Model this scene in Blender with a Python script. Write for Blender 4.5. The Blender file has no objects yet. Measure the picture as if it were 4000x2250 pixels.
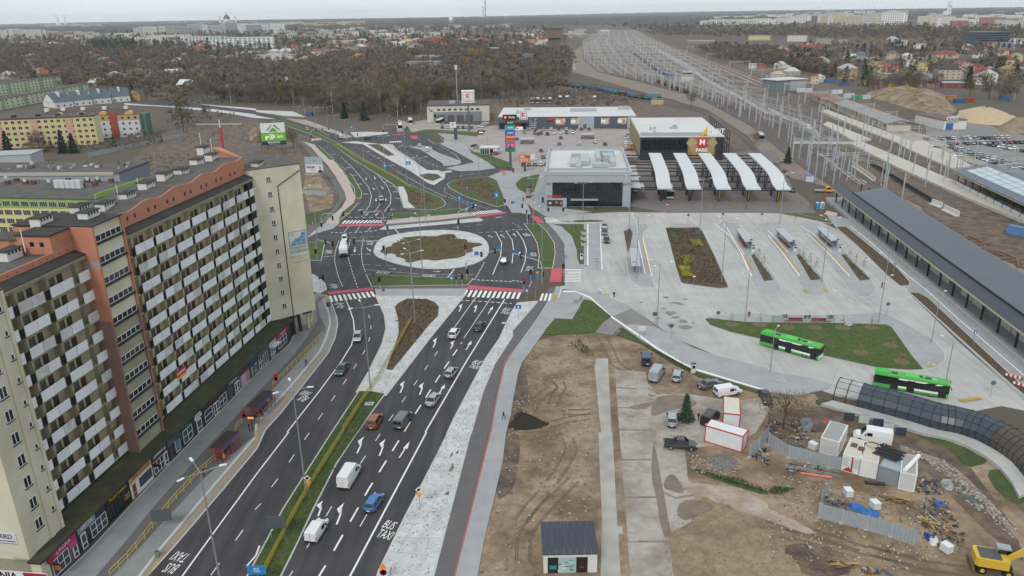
import bpy,bmesh,math,random
import numpy as np
from mathutils import Vector,Matrix
rnd=random.Random(7)
SC=bpy.context.scene
COL=SC.collection
# ------------------------------------------------------------------ camera, sky, sun, exposure
CAM_H,FOC,PITCH,ROLL=65.0,2950.0,19.95,1.0
cam=bpy.data.cameras.new('camera');camo=bpy.data.objects.new('camera',cam);COL.objects.link(camo)
camo.location=(0,0,CAM_H)
ROT=Matrix.Rotation(math.radians(90-PITCH),3,'X')@Matrix.Rotation(math.radians(-ROLL),3,'Z')
camo.rotation_euler=ROT.to_euler()
cam.sensor_width=36.0;cam.lens=36.0*FOC/4000.0
cam.clip_start=1.0;cam.clip_end=60000.0
SC.camera=camo
wd=bpy.data.worlds.new('World');SC.world=wd;wd.use_nodes=True
wn=wd.node_tree.nodes;wl=wd.node_tree.links;wn.clear()
SUN_EL,SUN_AZ=42.0,200.0
sky=wn.new('ShaderNodeTexSky');sky.sky_type='NISHITA';sky.sun_disc=False
sky.sun_elevation=math.radians(SUN_EL);sky.sun_rotation=math.radians(SUN_AZ)
sky.air_density=1.0;sky.dust_density=3.0;sky.ozone_density=1.0
hsv=wn.new('ShaderNodeHueSaturation');hsv.inputs['Saturation'].default_value=0.45
wl.new(sky.outputs[0],hsv.inputs['Color'])
mixw=wn.new('ShaderNodeMix');mixw.data_type='RGBA';mixw.inputs[0].default_value=0.8
wl.new(hsv.outputs[0],mixw.inputs[6]);mixw.inputs[7].default_value=(9.7,10.6,11.3,1)
bg=wn.new('ShaderNodeBackground');bg.inputs[1].default_value=0.1
wtc=wn.new('ShaderNodeTexCoord');wmp=wn.new('ShaderNodeMapping');wmp.inputs['Scale'].default_value=(2.2,2.2,9);wnz=wn.new('ShaderNodeTexNoise');wnz.inputs['Scale'].default_value=1.6;wnz.inputs['Detail'].default_value=5
wl.new(wtc.outputs['Generated'],wmp.inputs[0]);wl.new(wmp.outputs[0],wnz.inputs['Vector'])
wmr=wn.new('ShaderNodeMapRange');wmr.inputs[1].default_value=.3;wmr.inputs[2].default_value=.7;wmr.inputs[3].default_value=.9;wmr.inputs[4].default_value=1.08;wl.new(wnz.outputs[0],wmr.inputs[0])
wsc=wn.new('ShaderNodeVectorMath');wsc.operation='SCALE';wl.new(mixw.outputs[2],wsc.inputs[0]);wl.new(wmr.outputs[0],wsc.inputs['Scale']);wl.new(wsc.outputs[0],bg.inputs[0])
wo=wn.new('ShaderNodeOutputWorld');wl.new(bg.outputs[0],wo.inputs[0])
sl=bpy.data.lights.new('sun','SUN');sl.energy=1.5;sl.angle=math.radians(12);sl.color=(1,.97,.92)
slo=bpy.data.objects.new('sun',sl);COL.objects.link(slo)
_a,_e=math.radians(SUN_AZ),math.radians(SUN_EL)
slo.rotation_euler=Vector((math.sin(_a)*math.cos(_e),math.cos(_a)*math.cos(_e),math.sin(_e))).to_track_quat('Z','Y').to_euler()
slo.location=(0,0,300)
vs=SC.view_settings;vs.view_transform='Standard';vs.look='None';vs.exposure=0.0;vs.gamma=1.0;vs.use_curve_mapping=False
SC.cycles.use_denoising=True;SC.cycles.max_bounces=6;SC.cycles.diffuse_bounces=3
SC.cycles.volume_bounces=0;SC.cycles.transparent_max_bounces=6
# ------------------------------------------------------------------ helpers: surveyed picture points -> ground coordinates
RY=(0,563,1126,1687)
def G(p,z=0.0):
 d=ROT@Vector(((p[0]-2000)/FOC,-(p[1]-1125)/FOC,-1.0))
 t=(z-CAM_H)/d.z
 return Vector((d.x*t,d.y*t,z))
def PX(s):
 """'kr u,v u,v; D x,y': survey notes taken from enlarged map sheets"""
 out=[]
 for part in s.split(';'):
  tk=part.split()
  for q in tk[1:]:
   u,v=(float(a)for a in q.split(','))
   if tk[0]=='D':out.append((u*1.5528,v*1.5528))
   else:out.append((1000*int(tk[0][0])+u/2.574,RY[int(tk[0][1])]+v/2.574))
 return out
def W(s,z=0.0):return[G(p,z)for p in PX(s)]
def W1(s,z=0.0):return G(PX(s)[0],z)
def srgb(c):
 if isinstance(c,str):c=tuple(int(c[i:i+2],16)for i in(0,2,4))
 return tuple(((v/255)/12.92 if v/255<=.04045 else((v/255+.055)/1.055)**2.4)for v in c)
MATS={}
def M(name,col=None,rough=.85,metal=0.0,var=.12,scale=1.0,bump=0.0,bscale=None,col2=None,mixs=.5,obj=False,emit=None,spec=None,alpha=None,coat=0.0,wave=None,det=6.0,edges=(.35,.65),streak=0.0):
 """procedural material: base colour with noise, optional second colour in patches, optional relief"""
 if name in MATS:return MATS[name]
 m=bpy.data.materials.new(name);m.use_nodes=True
 N=m.node_tree.nodes;L=m.node_tree.links;b=N['Principled BSDF']
 c=srgb(col);b.inputs['Roughness'].default_value=rough;b.inputs['Metallic'].default_value=metal
 if spec is not None:b.inputs['Specular IOR Level'].default_value=spec
 if coat:b.inputs['Coat Weight'].default_value=coat;b.inputs['Coat Roughness'].default_value=.08
 if obj:
  tc=N.new('ShaderNodeTexCoord');vec=tc.outputs['Object']
 else:
  gp=N.new('ShaderNodeNewGeometry');vec=gp.outputs['Position']
 nz=N.new('ShaderNodeTexNoise');nz.inputs['Scale'].default_value=scale;nz.inputs['Detail'].default_value=det;nz.inputs['Roughness'].default_value=.62
 L.new(vec,nz.inputs['Vector'])
 mr=N.new('ShaderNodeMapRange');mr.inputs[1].default_value=.25;mr.inputs[2].default_value=.75
 mr.inputs[3].default_value=1-var;mr.inputs[4].default_value=1+var
 L.new(nz.outputs[0],mr.inputs[0])
 src=None
 if col2 is not None:
  c2=srgb(col2)
  n2=N.new('ShaderNodeTexNoise');n2.inputs['Scale'].default_value=mixs;n2.inputs['Detail'].default_value=8;n2.inputs['Roughness'].default_value=.6
  L.new(vec,n2.inputs['Vector'])
  m2=N.new('ShaderNodeMapRange');m2.inputs[1].default_value=edges[0];m2.inputs[2].default_value=edges[1];L.new(n2.outputs[0],m2.inputs[0])
  mx=N.new('ShaderNodeMix');mx.data_type='RGBA';L.new(m2.outputs[0],mx.inputs[0])
  mx.inputs[6].default_value=(*c,1);mx.inputs[7].default_value=(*c2,1);src=mx.outputs[2]
 mul=N.new('ShaderNodeVectorMath');mul.operation='SCALE'
 if src:L.new(src,mul.inputs[0])
 else:mul.inputs[0].default_value=c
 fac=mr.outputs[0]
 if streak:
  mp=N.new('ShaderNodeMapping');mp.inputs['Rotation'].default_value=(0,0,-.18);mp.inputs['Scale'].default_value=(.9,.035,1);L.new(vec,mp.inputs['Vector'])
  ns_=N.new('ShaderNodeTexNoise');ns_.inputs['Scale'].default_value=.8;ns_.inputs['Detail'].default_value=5;L.new(mp.outputs[0],ns_.inputs['Vector'])
  r2=N.new('ShaderNodeMapRange');r2.inputs[1].default_value=.35;r2.inputs[2].default_value=.65;r2.inputs[3].default_value=1-streak;r2.inputs[4].default_value=1+streak;L.new(ns_.outputs[0],r2.inputs[0])
  mm2=N.new('ShaderNodeMath');mm2.operation='MULTIPLY';L.new(fac,mm2.inputs[0]);L.new(r2.outputs[0],mm2.inputs[1]);fac=mm2.outputs[0]
 L.new(fac,mul.inputs['Scale'])
 L.new(mul.outputs[0],b.inputs['Base Color'])
 if bump:
  bn=N.new('ShaderNodeBump');bn.inputs['Strength'].default_value=min(1,bump);bn.inputs['Distance'].default_value=bump*.1
  if wave:
   wv=N.new('ShaderNodeTexWave');wv.inputs['Scale'].default_value=wave;wv.bands_direction='X';L.new(vec,wv.inputs['Vector']);L.new(wv.outputs[1],bn.inputs['Height'])
  else:
   n3=N.new('ShaderNodeTexNoise');n3.inputs['Scale'].default_value=bscale or scale*4;n3.inputs['Detail'].default_value=6;L.new(vec,n3.inputs['Vector']);L.new(n3.outputs[0],bn.inputs['Height'])
  L.new(bn.outputs[0],b.inputs['Normal'])
 if emit:b.inputs['Emission Color'].default_value=(*srgb(col),1);b.inputs['Emission Strength'].default_value=emit
 if alpha is not None:b.inputs['Alpha'].default_value=alpha
 MATS[name]=m;return m
def P(col,rough=.6,metal=0.0,var=.06):
 """plain painted/coated material for a colour given as hex"""
 return M('paint_%s_%d_%d'%(col,rough*100,metal*100),col,rough,metal,var,scale=.7,obj=True)
class MB:
 """collects shapes into one mesh; every shape may name its material"""
 def __init__(s):s.v=[];s.f=[];s.m=[];s.mats=[]
 def mi(s,m):
  if m is None:return 0
  if m not in s.mats:s.mats.append(m)
  return s.mats.index(m)
 def add(s,vs_,fs,m=None):
  o=len(s.v);k=s.mi(m);s.v+=[tuple(v)for v in vs_]
  for f in fs:s.f.append(tuple(i+o for i in f));s.m.append(k)
  return s
 def box(s,x0,x1,y0,y1,z0,z1,m=None):
  return s.add([(x0,y0,z0),(x1,y0,z0),(x1,y1,z0),(x0,y1,z0),(x0,y0,z1),(x1,y0,z1),(x1,y1,z1),(x0,y1,z1)],[(3,2,1,0),(4,5,6,7),(0,1,5,4),(1,2,6,5),(2,3,7,6),(3,0,4,7)],m)
 def bc(s,c,d,m=None,rz=0.0):
  x,y,z=c;a,b,h=d[0]/2,d[1]/2,d[2]/2;cs,sn=math.cos(rz),math.sin(rz)
  pts=[(x+i*a*cs-j*b*sn,y+i*a*sn+j*b*cs,z+k*h)for k in(-1,1)for i,j in((-1,-1),(1,-1),(1,1),(-1,1))]
  return s.add(pts,[(3,2,1,0),(4,5,6,7),(0,1,5,4),(1,2,6,5),(2,3,7,6),(3,0,4,7)],m)
 def prism(s,poly,z0,z1,m=None,bottom=False):
  n=len(poly);a=sum(poly[i][0]*poly[(i+1)%n][1]-poly[(i+1)%n][0]*poly[i][1]for i in range(n))
  if a<0:poly=poly[::-1]
  zs0=z0 if hasattr(z0,'__len__')else[z0]*n;zs1=z1 if hasattr(z1,'__len__')else[z1]*n
  pts=[(p[0],p[1],zs0[i])for i,p in enumerate(poly)]+[(p[0],p[1],zs1[i])for i,p in enumerate(poly)]
  fs=[tuple(range(n,2*n))]+[(i,(i+1)%n,n+(i+1)%n,n+i)for i in range(n)]
  if bottom:fs.append(tuple(range(n-1,-1,-1)))
  return s.add(pts,fs,m)
 def tube(s,p0,p1,r0,r1=None,n=6,m=None,cap=True):
  p0,p1=Vector(p0),Vector(p1);r1=r0 if r1 is None else r1;d=(p1-p0)
  if d.length<1e-6:return s
  d.normalize();a=d.orthogonal().normalized();b=d.cross(a);pts=[]
  for p,r in((p0,r0),(p1,r1)):
   for i in range(n):
    t=2*math.pi*i/n;pts.append(p+a*(r*math.cos(t))+b*(r*math.sin(t)))
  fs=[(i,(i+1)%n,n+(i+1)%n,n+i)for i in range(n)]
  if cap:fs+=[tuple(range(n-1,-1,-1)),tuple(range(n,2*n))]
  return s.add(pts,fs,m)
 def path(s,pts,r,n=6,m=None):
  for a,b in zip(pts[:-1],pts[1:]):s.tube(a,b,r,r,n,m)
  return s
 def bar(s,p0,p1,w,h=None,m=None,up=(0,0,1)):
  p0,p1=Vector(p0),Vector(p1);h=w if h is None else h;d=(p1-p0).normalized();u=Vector(up)
  a=d.cross(u);a=a.normalized()if a.length>1e-4 else d.orthogonal().normalized();b=a.cross(d)
  pts=[p+a*(i*w/2)+b*(j*h/2)for p in(p0,p1)for i,j in((-1,-1),(1,-1),(1,1),(-1,1))]
  return s.add(pts,[(0,1,2,3)[::-1],(4,5,6,7),(0,1,5,4),(1,2,6,5),(2,3,7,6),(3,0,4,7)],m)
 def quad(s,a,b,c,d,m=None):return s.add([a,b,c,d],[(0,1,2,3)],m)
 def lathe(s,prof,c=(0,0,0),n=12,m=None):
  pts=[]
  for r,z in prof:
   for i in range(n):
    t=2*math.pi*i/n;pts.append((c[0]+r*math.cos(t),c[1]+r*math.sin(t),c[2]+z))
  fs=[(j*n+i,j*n+(i+1)%n,(j+1)*n+(i+1)%n,(j+1)*n+i)for j in range(len(prof)-1)for i in range(n)]
  fs.append(tuple(range((len(prof)-1)*n,len(prof)*n)))
  return s.add(pts,fs,m)
 def loft(s,rings,m=None,cap=True):
  n=len(rings[0]);pts=[p for r in rings for p in r]
  fs=[(j*n+i,j*n+(i+1)%n,(j+1)*n+(i+1)%n,(j+1)*n+i)for j in range(len(rings)-1)for i in range(n)]
  if cap:fs+=[tuple(range(n-1,-1,-1)),tuple(range((len(rings)-1)*n,len(rings)*n))]
  return s.add(pts,fs,m)
 def mesh(s,name,mats=None,smooth=False):
  me=bpy.data.meshes.new(name);me.from_pydata(s.v,[],s.f)
  ml=s.mats if s.mats and s.mats[0]is not None else[]
  if mats is not None:ml=mats if isinstance(mats,list)else[mats]
  for m in ml:me.materials.append(m)
  if len(ml)>1 and s.m:me.polygons.foreach_set('material_index',[min(i,len(ml)-1)for i in s.m])
  if smooth:me.polygons.foreach_set('use_smooth',[True]*len(me.polygons))
  me.update();return me
 def build(s,name,mat=None,parent=None,smooth=False,loc=None,rz=0.0):
  return link(name,s.mesh(name,mat,smooth),parent,loc,rz)
def link(name,me,parent=None,loc=None,rz=0.0):
 o=bpy.data.objects.new(name,me);COL.objects.link(o)
 if parent is not None:o.parent=parent
 if loc is not None:o.location=loc
 if rz:o.rotation_euler=(0,0,rz)
 return o
def bx(n,p,*a):return MB().box(*a).build(n,None,p)
def bk(n,p,*a):return MB().bc(*a).build(n,None,p)
USED={}
def tag(o,label,cat,group=None):
 o['label']=label;o['category']=cat
 if group:o['group']=group
 USED.setdefault(label,[]).append((o.name,group));return o
def thing(name,label,cat,loc=(0,0,0),rz=0.0,group=None):
 o=bpy.data.objects.new(name,None);COL.objects.link(o);o.location=loc;o.rotation_euler=(0,0,rz);o.empty_display_size=.3
 return tag(o,label,cat,group)
def struct(o,kind='structure'):o['kind']=kind;return o
KIDS={}
def kids(o):
 return[c for c in bpy.data.objects if c.parent==o]
def snap(o):
 """list of (child, grandchildren) of a finished prototype, to copy it cheaply"""
 ch=kids(o);return[(c,kids(c))for c in ch]
def dup(root,tree,loc,rz,label,cat=None,group=None,scale=None,paint=None):
 r=root.copy();COL.objects.link(r);r.location=loc;r.rotation_euler=(0,0,rz)
 if scale is not None:r.scale=scale if hasattr(scale,'__len__')else(scale,)*3
 for k in('group',):
  if k in r:del r[k]
 tag(r,label,cat or root['category'],group)
 for c,gs in tree:
  d=c.copy();COL.objects.link(d);d.parent=r
  if paint is not None:repaint(d,paint)
  for g in gs:
   e=g.copy();COL.objects.link(e);e.parent=d
   if paint is not None:repaint(e,paint)
 return r
def repaint(o,pm):
 for i,sl_ in enumerate(o.material_slots):
  if sl_.material and sl_.material.name.startswith('carpaint'):
   sl_.link='OBJECT';sl_.material=pm
ORD=['zeroth','first','second','third','fourth','fifth','sixth','seventh','eighth','ninth','tenth','eleventh','twelfth','thirteenth','fourteenth','fifteenth','sixteenth','seventeenth','eighteenth','nineteenth','twentieth']
def nth(i):
 if i<=20:return ORD[i]
 if i>=100:return 'hundred-and-'+nth(i-100)if i>100 else 'hundredth'
 t='x x twenty thirty forty fifty sixty seventy eighty ninety'.split()[i//10]
 return t+'-'+ORD[i%10]if i%10 else t[:-1]+'ieth'
def text_mesh(txt,size,depth=.0,align='CENTER',shear=0.0,bold=0.0,res=2):
 cu=bpy.data.curves.new('lettering','FONT');cu.body=txt;cu.size=size;cu.align_x=align;cu.align_y='CENTER';cu.extrude=depth;cu.shear=shear;cu.offset=bold;cu.resolution_u=res
 ob=bpy.data.objects.new('lettering',cu);COL.objects.link(ob)
 dg=bpy.context.evaluated_depsgraph_get();me=bpy.data.meshes.new_from_object(ob.evaluated_get(dg))
 bpy.data.objects.remove(ob);bpy.data.curves.remove(cu);return me
def frame_text(name,txt,size,mat,parent,origin,xdir,ydir,depth=.012,bold=0.0,sx=1.0,shear=0.0):
 """lettering standing in the plane spanned by xdir and ydir (parent sits at the world origin or origin is in its space)"""
 me=text_mesh(txt,size,depth,bold=bold,shear=shear);me.materials.clear();me.materials.append(mat);me.name=name
 x=Vector(xdir).normalized();y=Vector(ydir).normalized();z=x.cross(y)
 mt=Matrix(((x.x*sx,y.x,z.x,origin[0]),(x.y*sx,y.y,z.y,origin[1]),(x.z*sx,y.z,z.z,origin[2]),(0,0,0,1)))
 me.transform(mt)
 return link(name,me,parent)
def inpoly(x,y,poly):
 c=False;n=len(poly);j=n-1
 for i in range(n):
  xi,yi,xj,yj=poly[i][0],poly[i][1],poly[j][0],poly[j][1]
  if(yi>y)!=(yj>y)and x<(xj-xi)*(y-yi)/(yj-yi+1e-12)+xi:c=not c
  j=i
 return c
def outset(poly,w):
 """offset a ground polygon outwards by w metres"""
 pts=[Vector((p[0],p[1]))for p in poly];n=len(pts)
 a=sum(pts[i].x*pts[(i+1)%n].y-pts[(i+1)%n].x*pts[i].y for i in range(n))
 if a<0:pts=pts[::-1]
 out=[]
 for i in range(n):
  e0=(pts[i]-pts[i-1]).normalized();e1=(pts[(i+1)%n]-pts[i]).normalized()
  n0=Vector((e0.y,-e0.x));n1=Vector((e1.y,-e1.x));b=n0+n1
  if b.length<.2:b=n0
  b.normalize();k=w/max(.5,b.dot(n0));out.append(pts[i]+b*k)
 return out
def smooth_poly(pts,it=1):
 for _ in range(it):
  q=[];n=len(pts)
  for i in range(n):
   a,b=pts[i],pts[(i+1)%n];q.append(a.lerp(b,.25));q.append(a.lerp(b,.75))
  pts=q
 return pts
 # ------------------------------------------------------------------ ground materials
m_dirt=M('dirt','94816a',.95,var=.34,scale=.9,col2='6a5846',mixs=.13,bump=.7,bscale=4,det=10,edges=(.38,.6))
m_mud=M('dark_mud','4a3d35',.8,var=.3,scale=.5,col2='6e5d4c',mixs=.25,bump=.6,bscale=2)
m_field=M('dry_grass_field','8f7e66',.95,var=.3,scale=.9,col2='766651',mixs=.15,bump=.5,bscale=5)
m_asph=M('asphalt','373537',.82,var=.16,scale=.22,bump=.12,bscale=25,col2='424043',mixs=.05,streak=.25)
m_asph2=M('worn_asphalt','7a7774',.88,var=.12,scale=.3,bump=.1,bscale=20)
m_path=M('cycle_asphalt','5f5c5c',.88,var=.12,scale=.4,bump=.1,bscale=20)
m_conc=M('concrete','9d9c98',.85,var=.10,scale=.25,col2='aeada8',mixs=.05,bump=.08,bscale=12,streak=.07)
m_oldc=M('old_concrete','a0988f',.9,var=.2,scale=.9,col2='867c70',mixs=.16,bump=.15,bscale=8,det=10,edges=(.45,.62))
m_pave=M('pavers','8f9192',.88,var=.09,scale=.5,col2='9b9c9c',mixs=.12,bump=.15,bscale=14)
m_pave2=M('warm_pavers','918884',.88,var=.1,scale=.4,col2='9c9692',mixs=.1,bump=.1,bscale=14)
m_pink=M('pink_pavers','ad9d97',.88,var=.1,scale=.5)
m_kerb=M('kerb_stone','b5b3ad',.85,var=.08,scale=.8)
m_grass=M('grass','3a5120',.95,var=.35,scale=.9,col2='4b5426',mixs=.18,bump=.8,bscale=9)
m_grassd=M('dark_grass','2f4420',.95,var=.35,scale=1.1,col2='4a5228',mixs=.22,bump=.8,bscale=9)
m_bed=M('bark_mulch','4a3d31',.95,var=.35,scale=1.5,bump=.8,bscale=7,col2='57482f',mixs=.5)
m_bark=M('brown_planting','5e5238',.95,var=.4,scale=1.2,bump=1,bscale=6,col2='4b4328',mixs=.6)
m_tarp=M('white_geotextile','bfc0c2',.8,var=.16,scale=1.3,bump=.9,bscale=2.2,col2='aaa9a6',mixs=.35)
m_white=M('road_paint','dcdad4',.7,var=.1,scale=2.2)
m_red=M('red_surface','b8515c',.85,var=.1,scale=.8)
m_yel=M('yellow_line','a88a40',.85,var=.2,scale=1.5)
m_ball=M('ballast','766a60',.95,var=.25,scale=.5,col2='82766b',mixs=.05,bump=.5,bscale=6)
m_ball2=M('grey_ballast','6a5e58',.95,var=.3,scale=.4,col2='5c524d',mixs=.04,bump=.5,bscale=6)
m_gravel=M('gravel','8f7a70',.95,var=.35,scale=3,bump=.9,bscale=9)
m_sand=M('sand','b39f7f',.95,var=.15,scale=.4,bump=.5,bscale=3)
m_puddle=M('wet_puddle','5a5450',.15,var=.1,scale=.5)
m_snowy=M('pale_slurry','aeb0b1',.5,var=.3,scale=.6,col2='6d6258',mixs=.25,edges=(.4,.55))
# ------------------------------------------------------------------ the ground sheet, out to the horizon
me=bpy.data.meshes.new('terrain')
NX,NY=41,60;ys=[-400+26000*(j/(NY-1))**2.6 for j in range(NY)]
vv=[];ff=[]
for j,y in enumerate(ys):
 for i in range(NX):vv.append(((i/(NX-1)-.5)*52000,y,0))
for j in range(NY-1):
 for i in range(NX-1):a=j*NX+i;ff.append((a,a+1,a+NX+1,a+NX))
me.from_pydata(vv,[],ff)
m_far=M('far_ground','5b5146',.95,var=.3,scale=.02,col2='4c4438',mixs=.01,bump=.0)
me.materials.append(m_far)
struct(link('terrain',me))
GZ=[0]
def slab(name,s,z,mat,kerb=False,sm=0,pts=None,kw=.22,zb=-.06):
 p=pts or W(s,.1)
 p=[Vector((q[0],q[1],0))for q in p]
 if sm:p=smooth_poly(p,sm)
 GZ[0]=(GZ[0]+1)%12;zz=z+GZ[0]*.0007
 o=struct(MB().prism([(q.x,q.y)for q in p],zb,zz,mat).build(name))
 if kerb:
  k=MB().prism([(q.x,q.y)for q in outset(p,kw)],zb-.002,zz-.018,m_kerb).build('kerb');k.parent=o
 return o
 # near ground: construction soil right, open soil left, town ground behind
slab('soil_field','D 1180,1449 1290,980 1340,860 1480,820 1560,830 1700,920 1900,985 2050,990 2100,1060 2480,1130 2576,1250 2620,1500 1180,1500',.004,m_dirt)
slab('dry_field','D 1680,1449 1660,1340 1700,1290 1790,1240 1950,1330 2150,1400 2330,1449 2330,1500 1680,1500',.012,m_field)
slab('building_plot','D 250,470 330,400 420,330 620,300 720,330 770,400 850,480 830,560 780,640 600,640 250,640',.006,m_mud)
slab('plot_clearing','D 770,400 800,430 840,490 830,540 790,560 765,480',.02,m_dirt)
slab('wasteland','D 1240,260 1500,235 1800,290 1960,440 1980,500 1800,330 1240,330',.006,m_mud)
# railway land
slab('rail_yard','D 1440,130 1530,75 1600,75 1740,140 2000,215 2300,330 2576,470 2700,560 2700,900 2576,760 2300,600 2130,480 1960,440 1880,340 1780,275 1560,215 1440,180',.01,m_ball)
slab('works_soil','D 1740,140 1810,180 2010,330 2120,420 2110,470 2210,470 2576,640 2760,760 2760,540 2576,440 2300,310 2140,230 1960,165',.018,m_mud)
slab('sandy_soil','D 1640,108 1720,126 1900,192 2000,242 1900,214 1740,150',.024,M('dull_sand','9c876c',.95,var=.3,scale=.3,col2='7a6654',mixs=.08))
slab('yard_asphalt','D 2330,270 2576,340 2700,380 2700,520 2576,440 2420,385 2330,350',.03,m_asph2)
slab('platform_approach','D 2060,280 2110,270 2330,340 2576,430 2576,455 2300,360 2100,300',.03,m_oldc)
# ------------------------------------------------------------------ roads
ROAD=slab('road','03 1470,1449 1760,1130 2180,640 2574,170;12 90,1420 220,1280 500,930 720,650 790,500 815,370 810,300 775,200 725,30;11 705,1449 690,1400 640,1350 570,1310 300,1250 300,900 525,935 600,895 760,850 830,800 960,690 1030,610 1060,540 1060,480 1040,420 985,330 880,220 830,190 600,10;10 560,1405 430,1330 300,1280 0,1190;00 2574,1195 2100,1125 1500,1075 1200,1015 1320,1000 1700,1020 2200,1055 2574,1115;10 0,1120 300,1190 600,1290 950,1385 1320,1345 1390,1290 1500,1240 1570,1260 1500,1330 1700,1345 2000,1420;11 2200,80 2270,170 2600,240;21 20,300 10,420 -60,600 0,690 190,720 310,790 330,900 330,1240 240,1340 150,1449;22 130,40 0,220;12 2440,500 2300,700 1990,1290 1910,1449;13 1910,0 1700,450 1500,830 1240,1380 1150,1560;03 1380,1560',.03,m_asph)
slab('road','00 1250,1035 1500,1055 2100,1090 2574,1150;10 0,1160 200,1195 -20,1185;00 2300,1140 1700,1075 1250,1050',.052,m_tarp)
slab('concrete_yard','21 330,790 430,745 560,705 1100,680 1550,690 2574,690;31 0,690 250,700 500,760 700,860 1250,1330 1400,1449;32 1430,60 1900,520 2400,960 2574,1120 2700,1250 2350,1180 1700,1300 700,1080 0,830;22 2574,800 2100,690 1640,500 1140,150 940,70 640,20 380,-10;21 530,1420 530,1250 750,1250 750,800 450,800',.03,m_conc)
slab('car_park','D 1100,335 1240,315 1605,325 1600,345 1625,395 1600,400 1390,385 1375,440 1340,450 1230,420 1150,370',.026,m_pave2)
slab('forecourt','21 1190,400 1280,130 2560,60 2650,60;31 250,440 420,590 480,690 0,690;21 2574,690 1550,690 1190,620',.036,M('brown_pavers','6f6764',.9,var=.12,scale=.4,bump=.1,bscale=14))
# ------------------------------------------------------------------ pavements, paths and verges
PV=.13
slab('pavement','03 560,1500 1470,1449 1760,1130 2180,640 2574,170;12 90,1420 220,1280 500,930 720,650 790,500 815,370 810,300 775,200 740,110 700,70 600,60 560,300 420,400 345,560 30,840;03 1810,220 1345,715 910,1185 620,1460',PV,M('shaded_shop_pavers','7a7b7c',.88,var=.12,scale=.5,col2='868685',mixs=.12,bump=.15,bscale=14),kerb=True)  # paver colour darkened to hold the block's shade and the lens vignette
slab('cycle_path','03 960,1460 1200,1180 1600,690 1980,270 2250,-20;12 0,1065 230,830 390,660 560,430 620,320 600,150 625,90 690,85 620,150 640,290 700,380 690,450 200,985 20,1170;03 2560,40 2080,440 1650,900 1120,1460',PV+.02,m_path)
slab('shop_forecourt','12 350,480 560,320 590,100 560,60 480,200 300,420',PV+.03,m_pave2)
slab('pavement','11 525,935 600,895 760,850 830,800 700,800 620,850 530,930',PV,m_pave,kerb=True)
slab('pavement','11 470,-30 600,10 640,75 780,165 830,210 930,360 1000,540 980,590 860,720 830,800 700,800 720,760 860,640 910,550 890,480 790,310 720,210 640,130 560,40',PV,m_pink)
slab('cycle_path','11 420,-40 500,-20 540,40 640,160 730,250 790,330 895,490 905,540 850,600 800,680 720,760 700,800 620,850 530,925 500,870 640,780 780,640 840,560 830,500 740,340 660,240 560,130',PV-.04,m_path)
slab('grass_verge','11 590,15 630,15 785,155 740,160 690,110',PV+.03,m_grass,True)
slab('grass_verge','11 820,215 860,225 960,310 1060,480 1055,540 1000,540 990,440 930,360 900,290',PV+.03,m_grass,True)
slab('grass_verge','11 985,590 1030,590 930,690 850,755 830,760 860,690',PV+.03,m_grass,True)
slab('grass_verge','11 545,1165 500,990 690,985 650,1170',PV,m_grass,True)
slab('geotextile_bed','11 500,1449 500,1310 570,1310 640,1350 690,1400 705,1460 640,1500',PV,m_tarp,True)
slab('planted_strip','11 500,790 500,700 560,690 780,635 640,790 560,800',.05,m_grassd)
# median of the south road
MED=slab('grass_median','13 -80,1449 110,1100 270,790 490,440 770,0;12 1040,1035 1160,1035 1290,1062 1160,1240 1020,1449;13 1020,0 800,320 560,790 400,1130 240,1449 200,1520 -110,1520',PV,m_grassd,True)
slab('geotextile_bed','12 1042,1030 1160,830 1290,560 1330,400 1310,260 1225,78 2075,78 1720,510 1293,1060 1165,1033',PV,m_tarp,True,kw=.6)
slab('flower_bed','12 1395,190 1430,150 1520,105 1720,110 1800,145 1840,190 1830,280 1740,370 1370,825 1310,815 1400,560 1435,460 1430,310',PV+.05,m_bed)
slab('pavement','12 1205,10 2115,5 2078,74 1222,74',PV+.005,m_pave,True)
slab('grass_verge','11 1112,1310 2175,1353 2125,1412 1168,1428',PV,m_grass,True)
slab('cycle_path','11 1170,1432 2120,1416;12 2125,-2 1200,5',PV-.02,m_path)
# roundabout island
RB=slab('roundabout_island','11 1190,1060 1240,960 1350,920 1550,885 1720,868 1900,865 2060,875 2180,900 2290,950 2335,1030 2320,1130 2200,1200 2000,1248 1700,1252 1450,1210 1270,1150 1205,1115',PV,m_tarp,True,sm=2,kw=.4)
slab('flower_bed','11 1250,1068 1370,1035 1365,1005 1470,985 1445,950 1550,940 1680,930 1800,940 1870,915 2000,910 2010,940 1990,965 2120,960 2125,985 2090,1000 2270,1000 2275,1020 2150,1045 2195,1080 2100,1095 2110,1120 2010,1150 1900,1155 1800,1175 1690,1155 1540,1195 1500,1185 1505,1150 1400,1135 1410,1100 1255,1100',PV+.25,m_bark,sm=2)
slab('geotextile_bed','11 1250,855 1300,828 1800,788 2240,742 2280,762 2250,775 1900,803 1300,857',PV,m_tarp,True)
slab('grass_verge','11 1362,745 1378,700 1600,688 1900,660 2040,642 2125,687 1900,712 1450,750',PV,m_grass,True)
slab('pavement','11 1330,765 1450,755 1900,716 2130,690 2200,715 1800,762 1315,800',PV-.01,m_pink,True)
slab('cycle_path','11 1312,805 1800,765 2205,718 2235,738 1800,784 1295,826',PV-.03,m_path)
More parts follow.
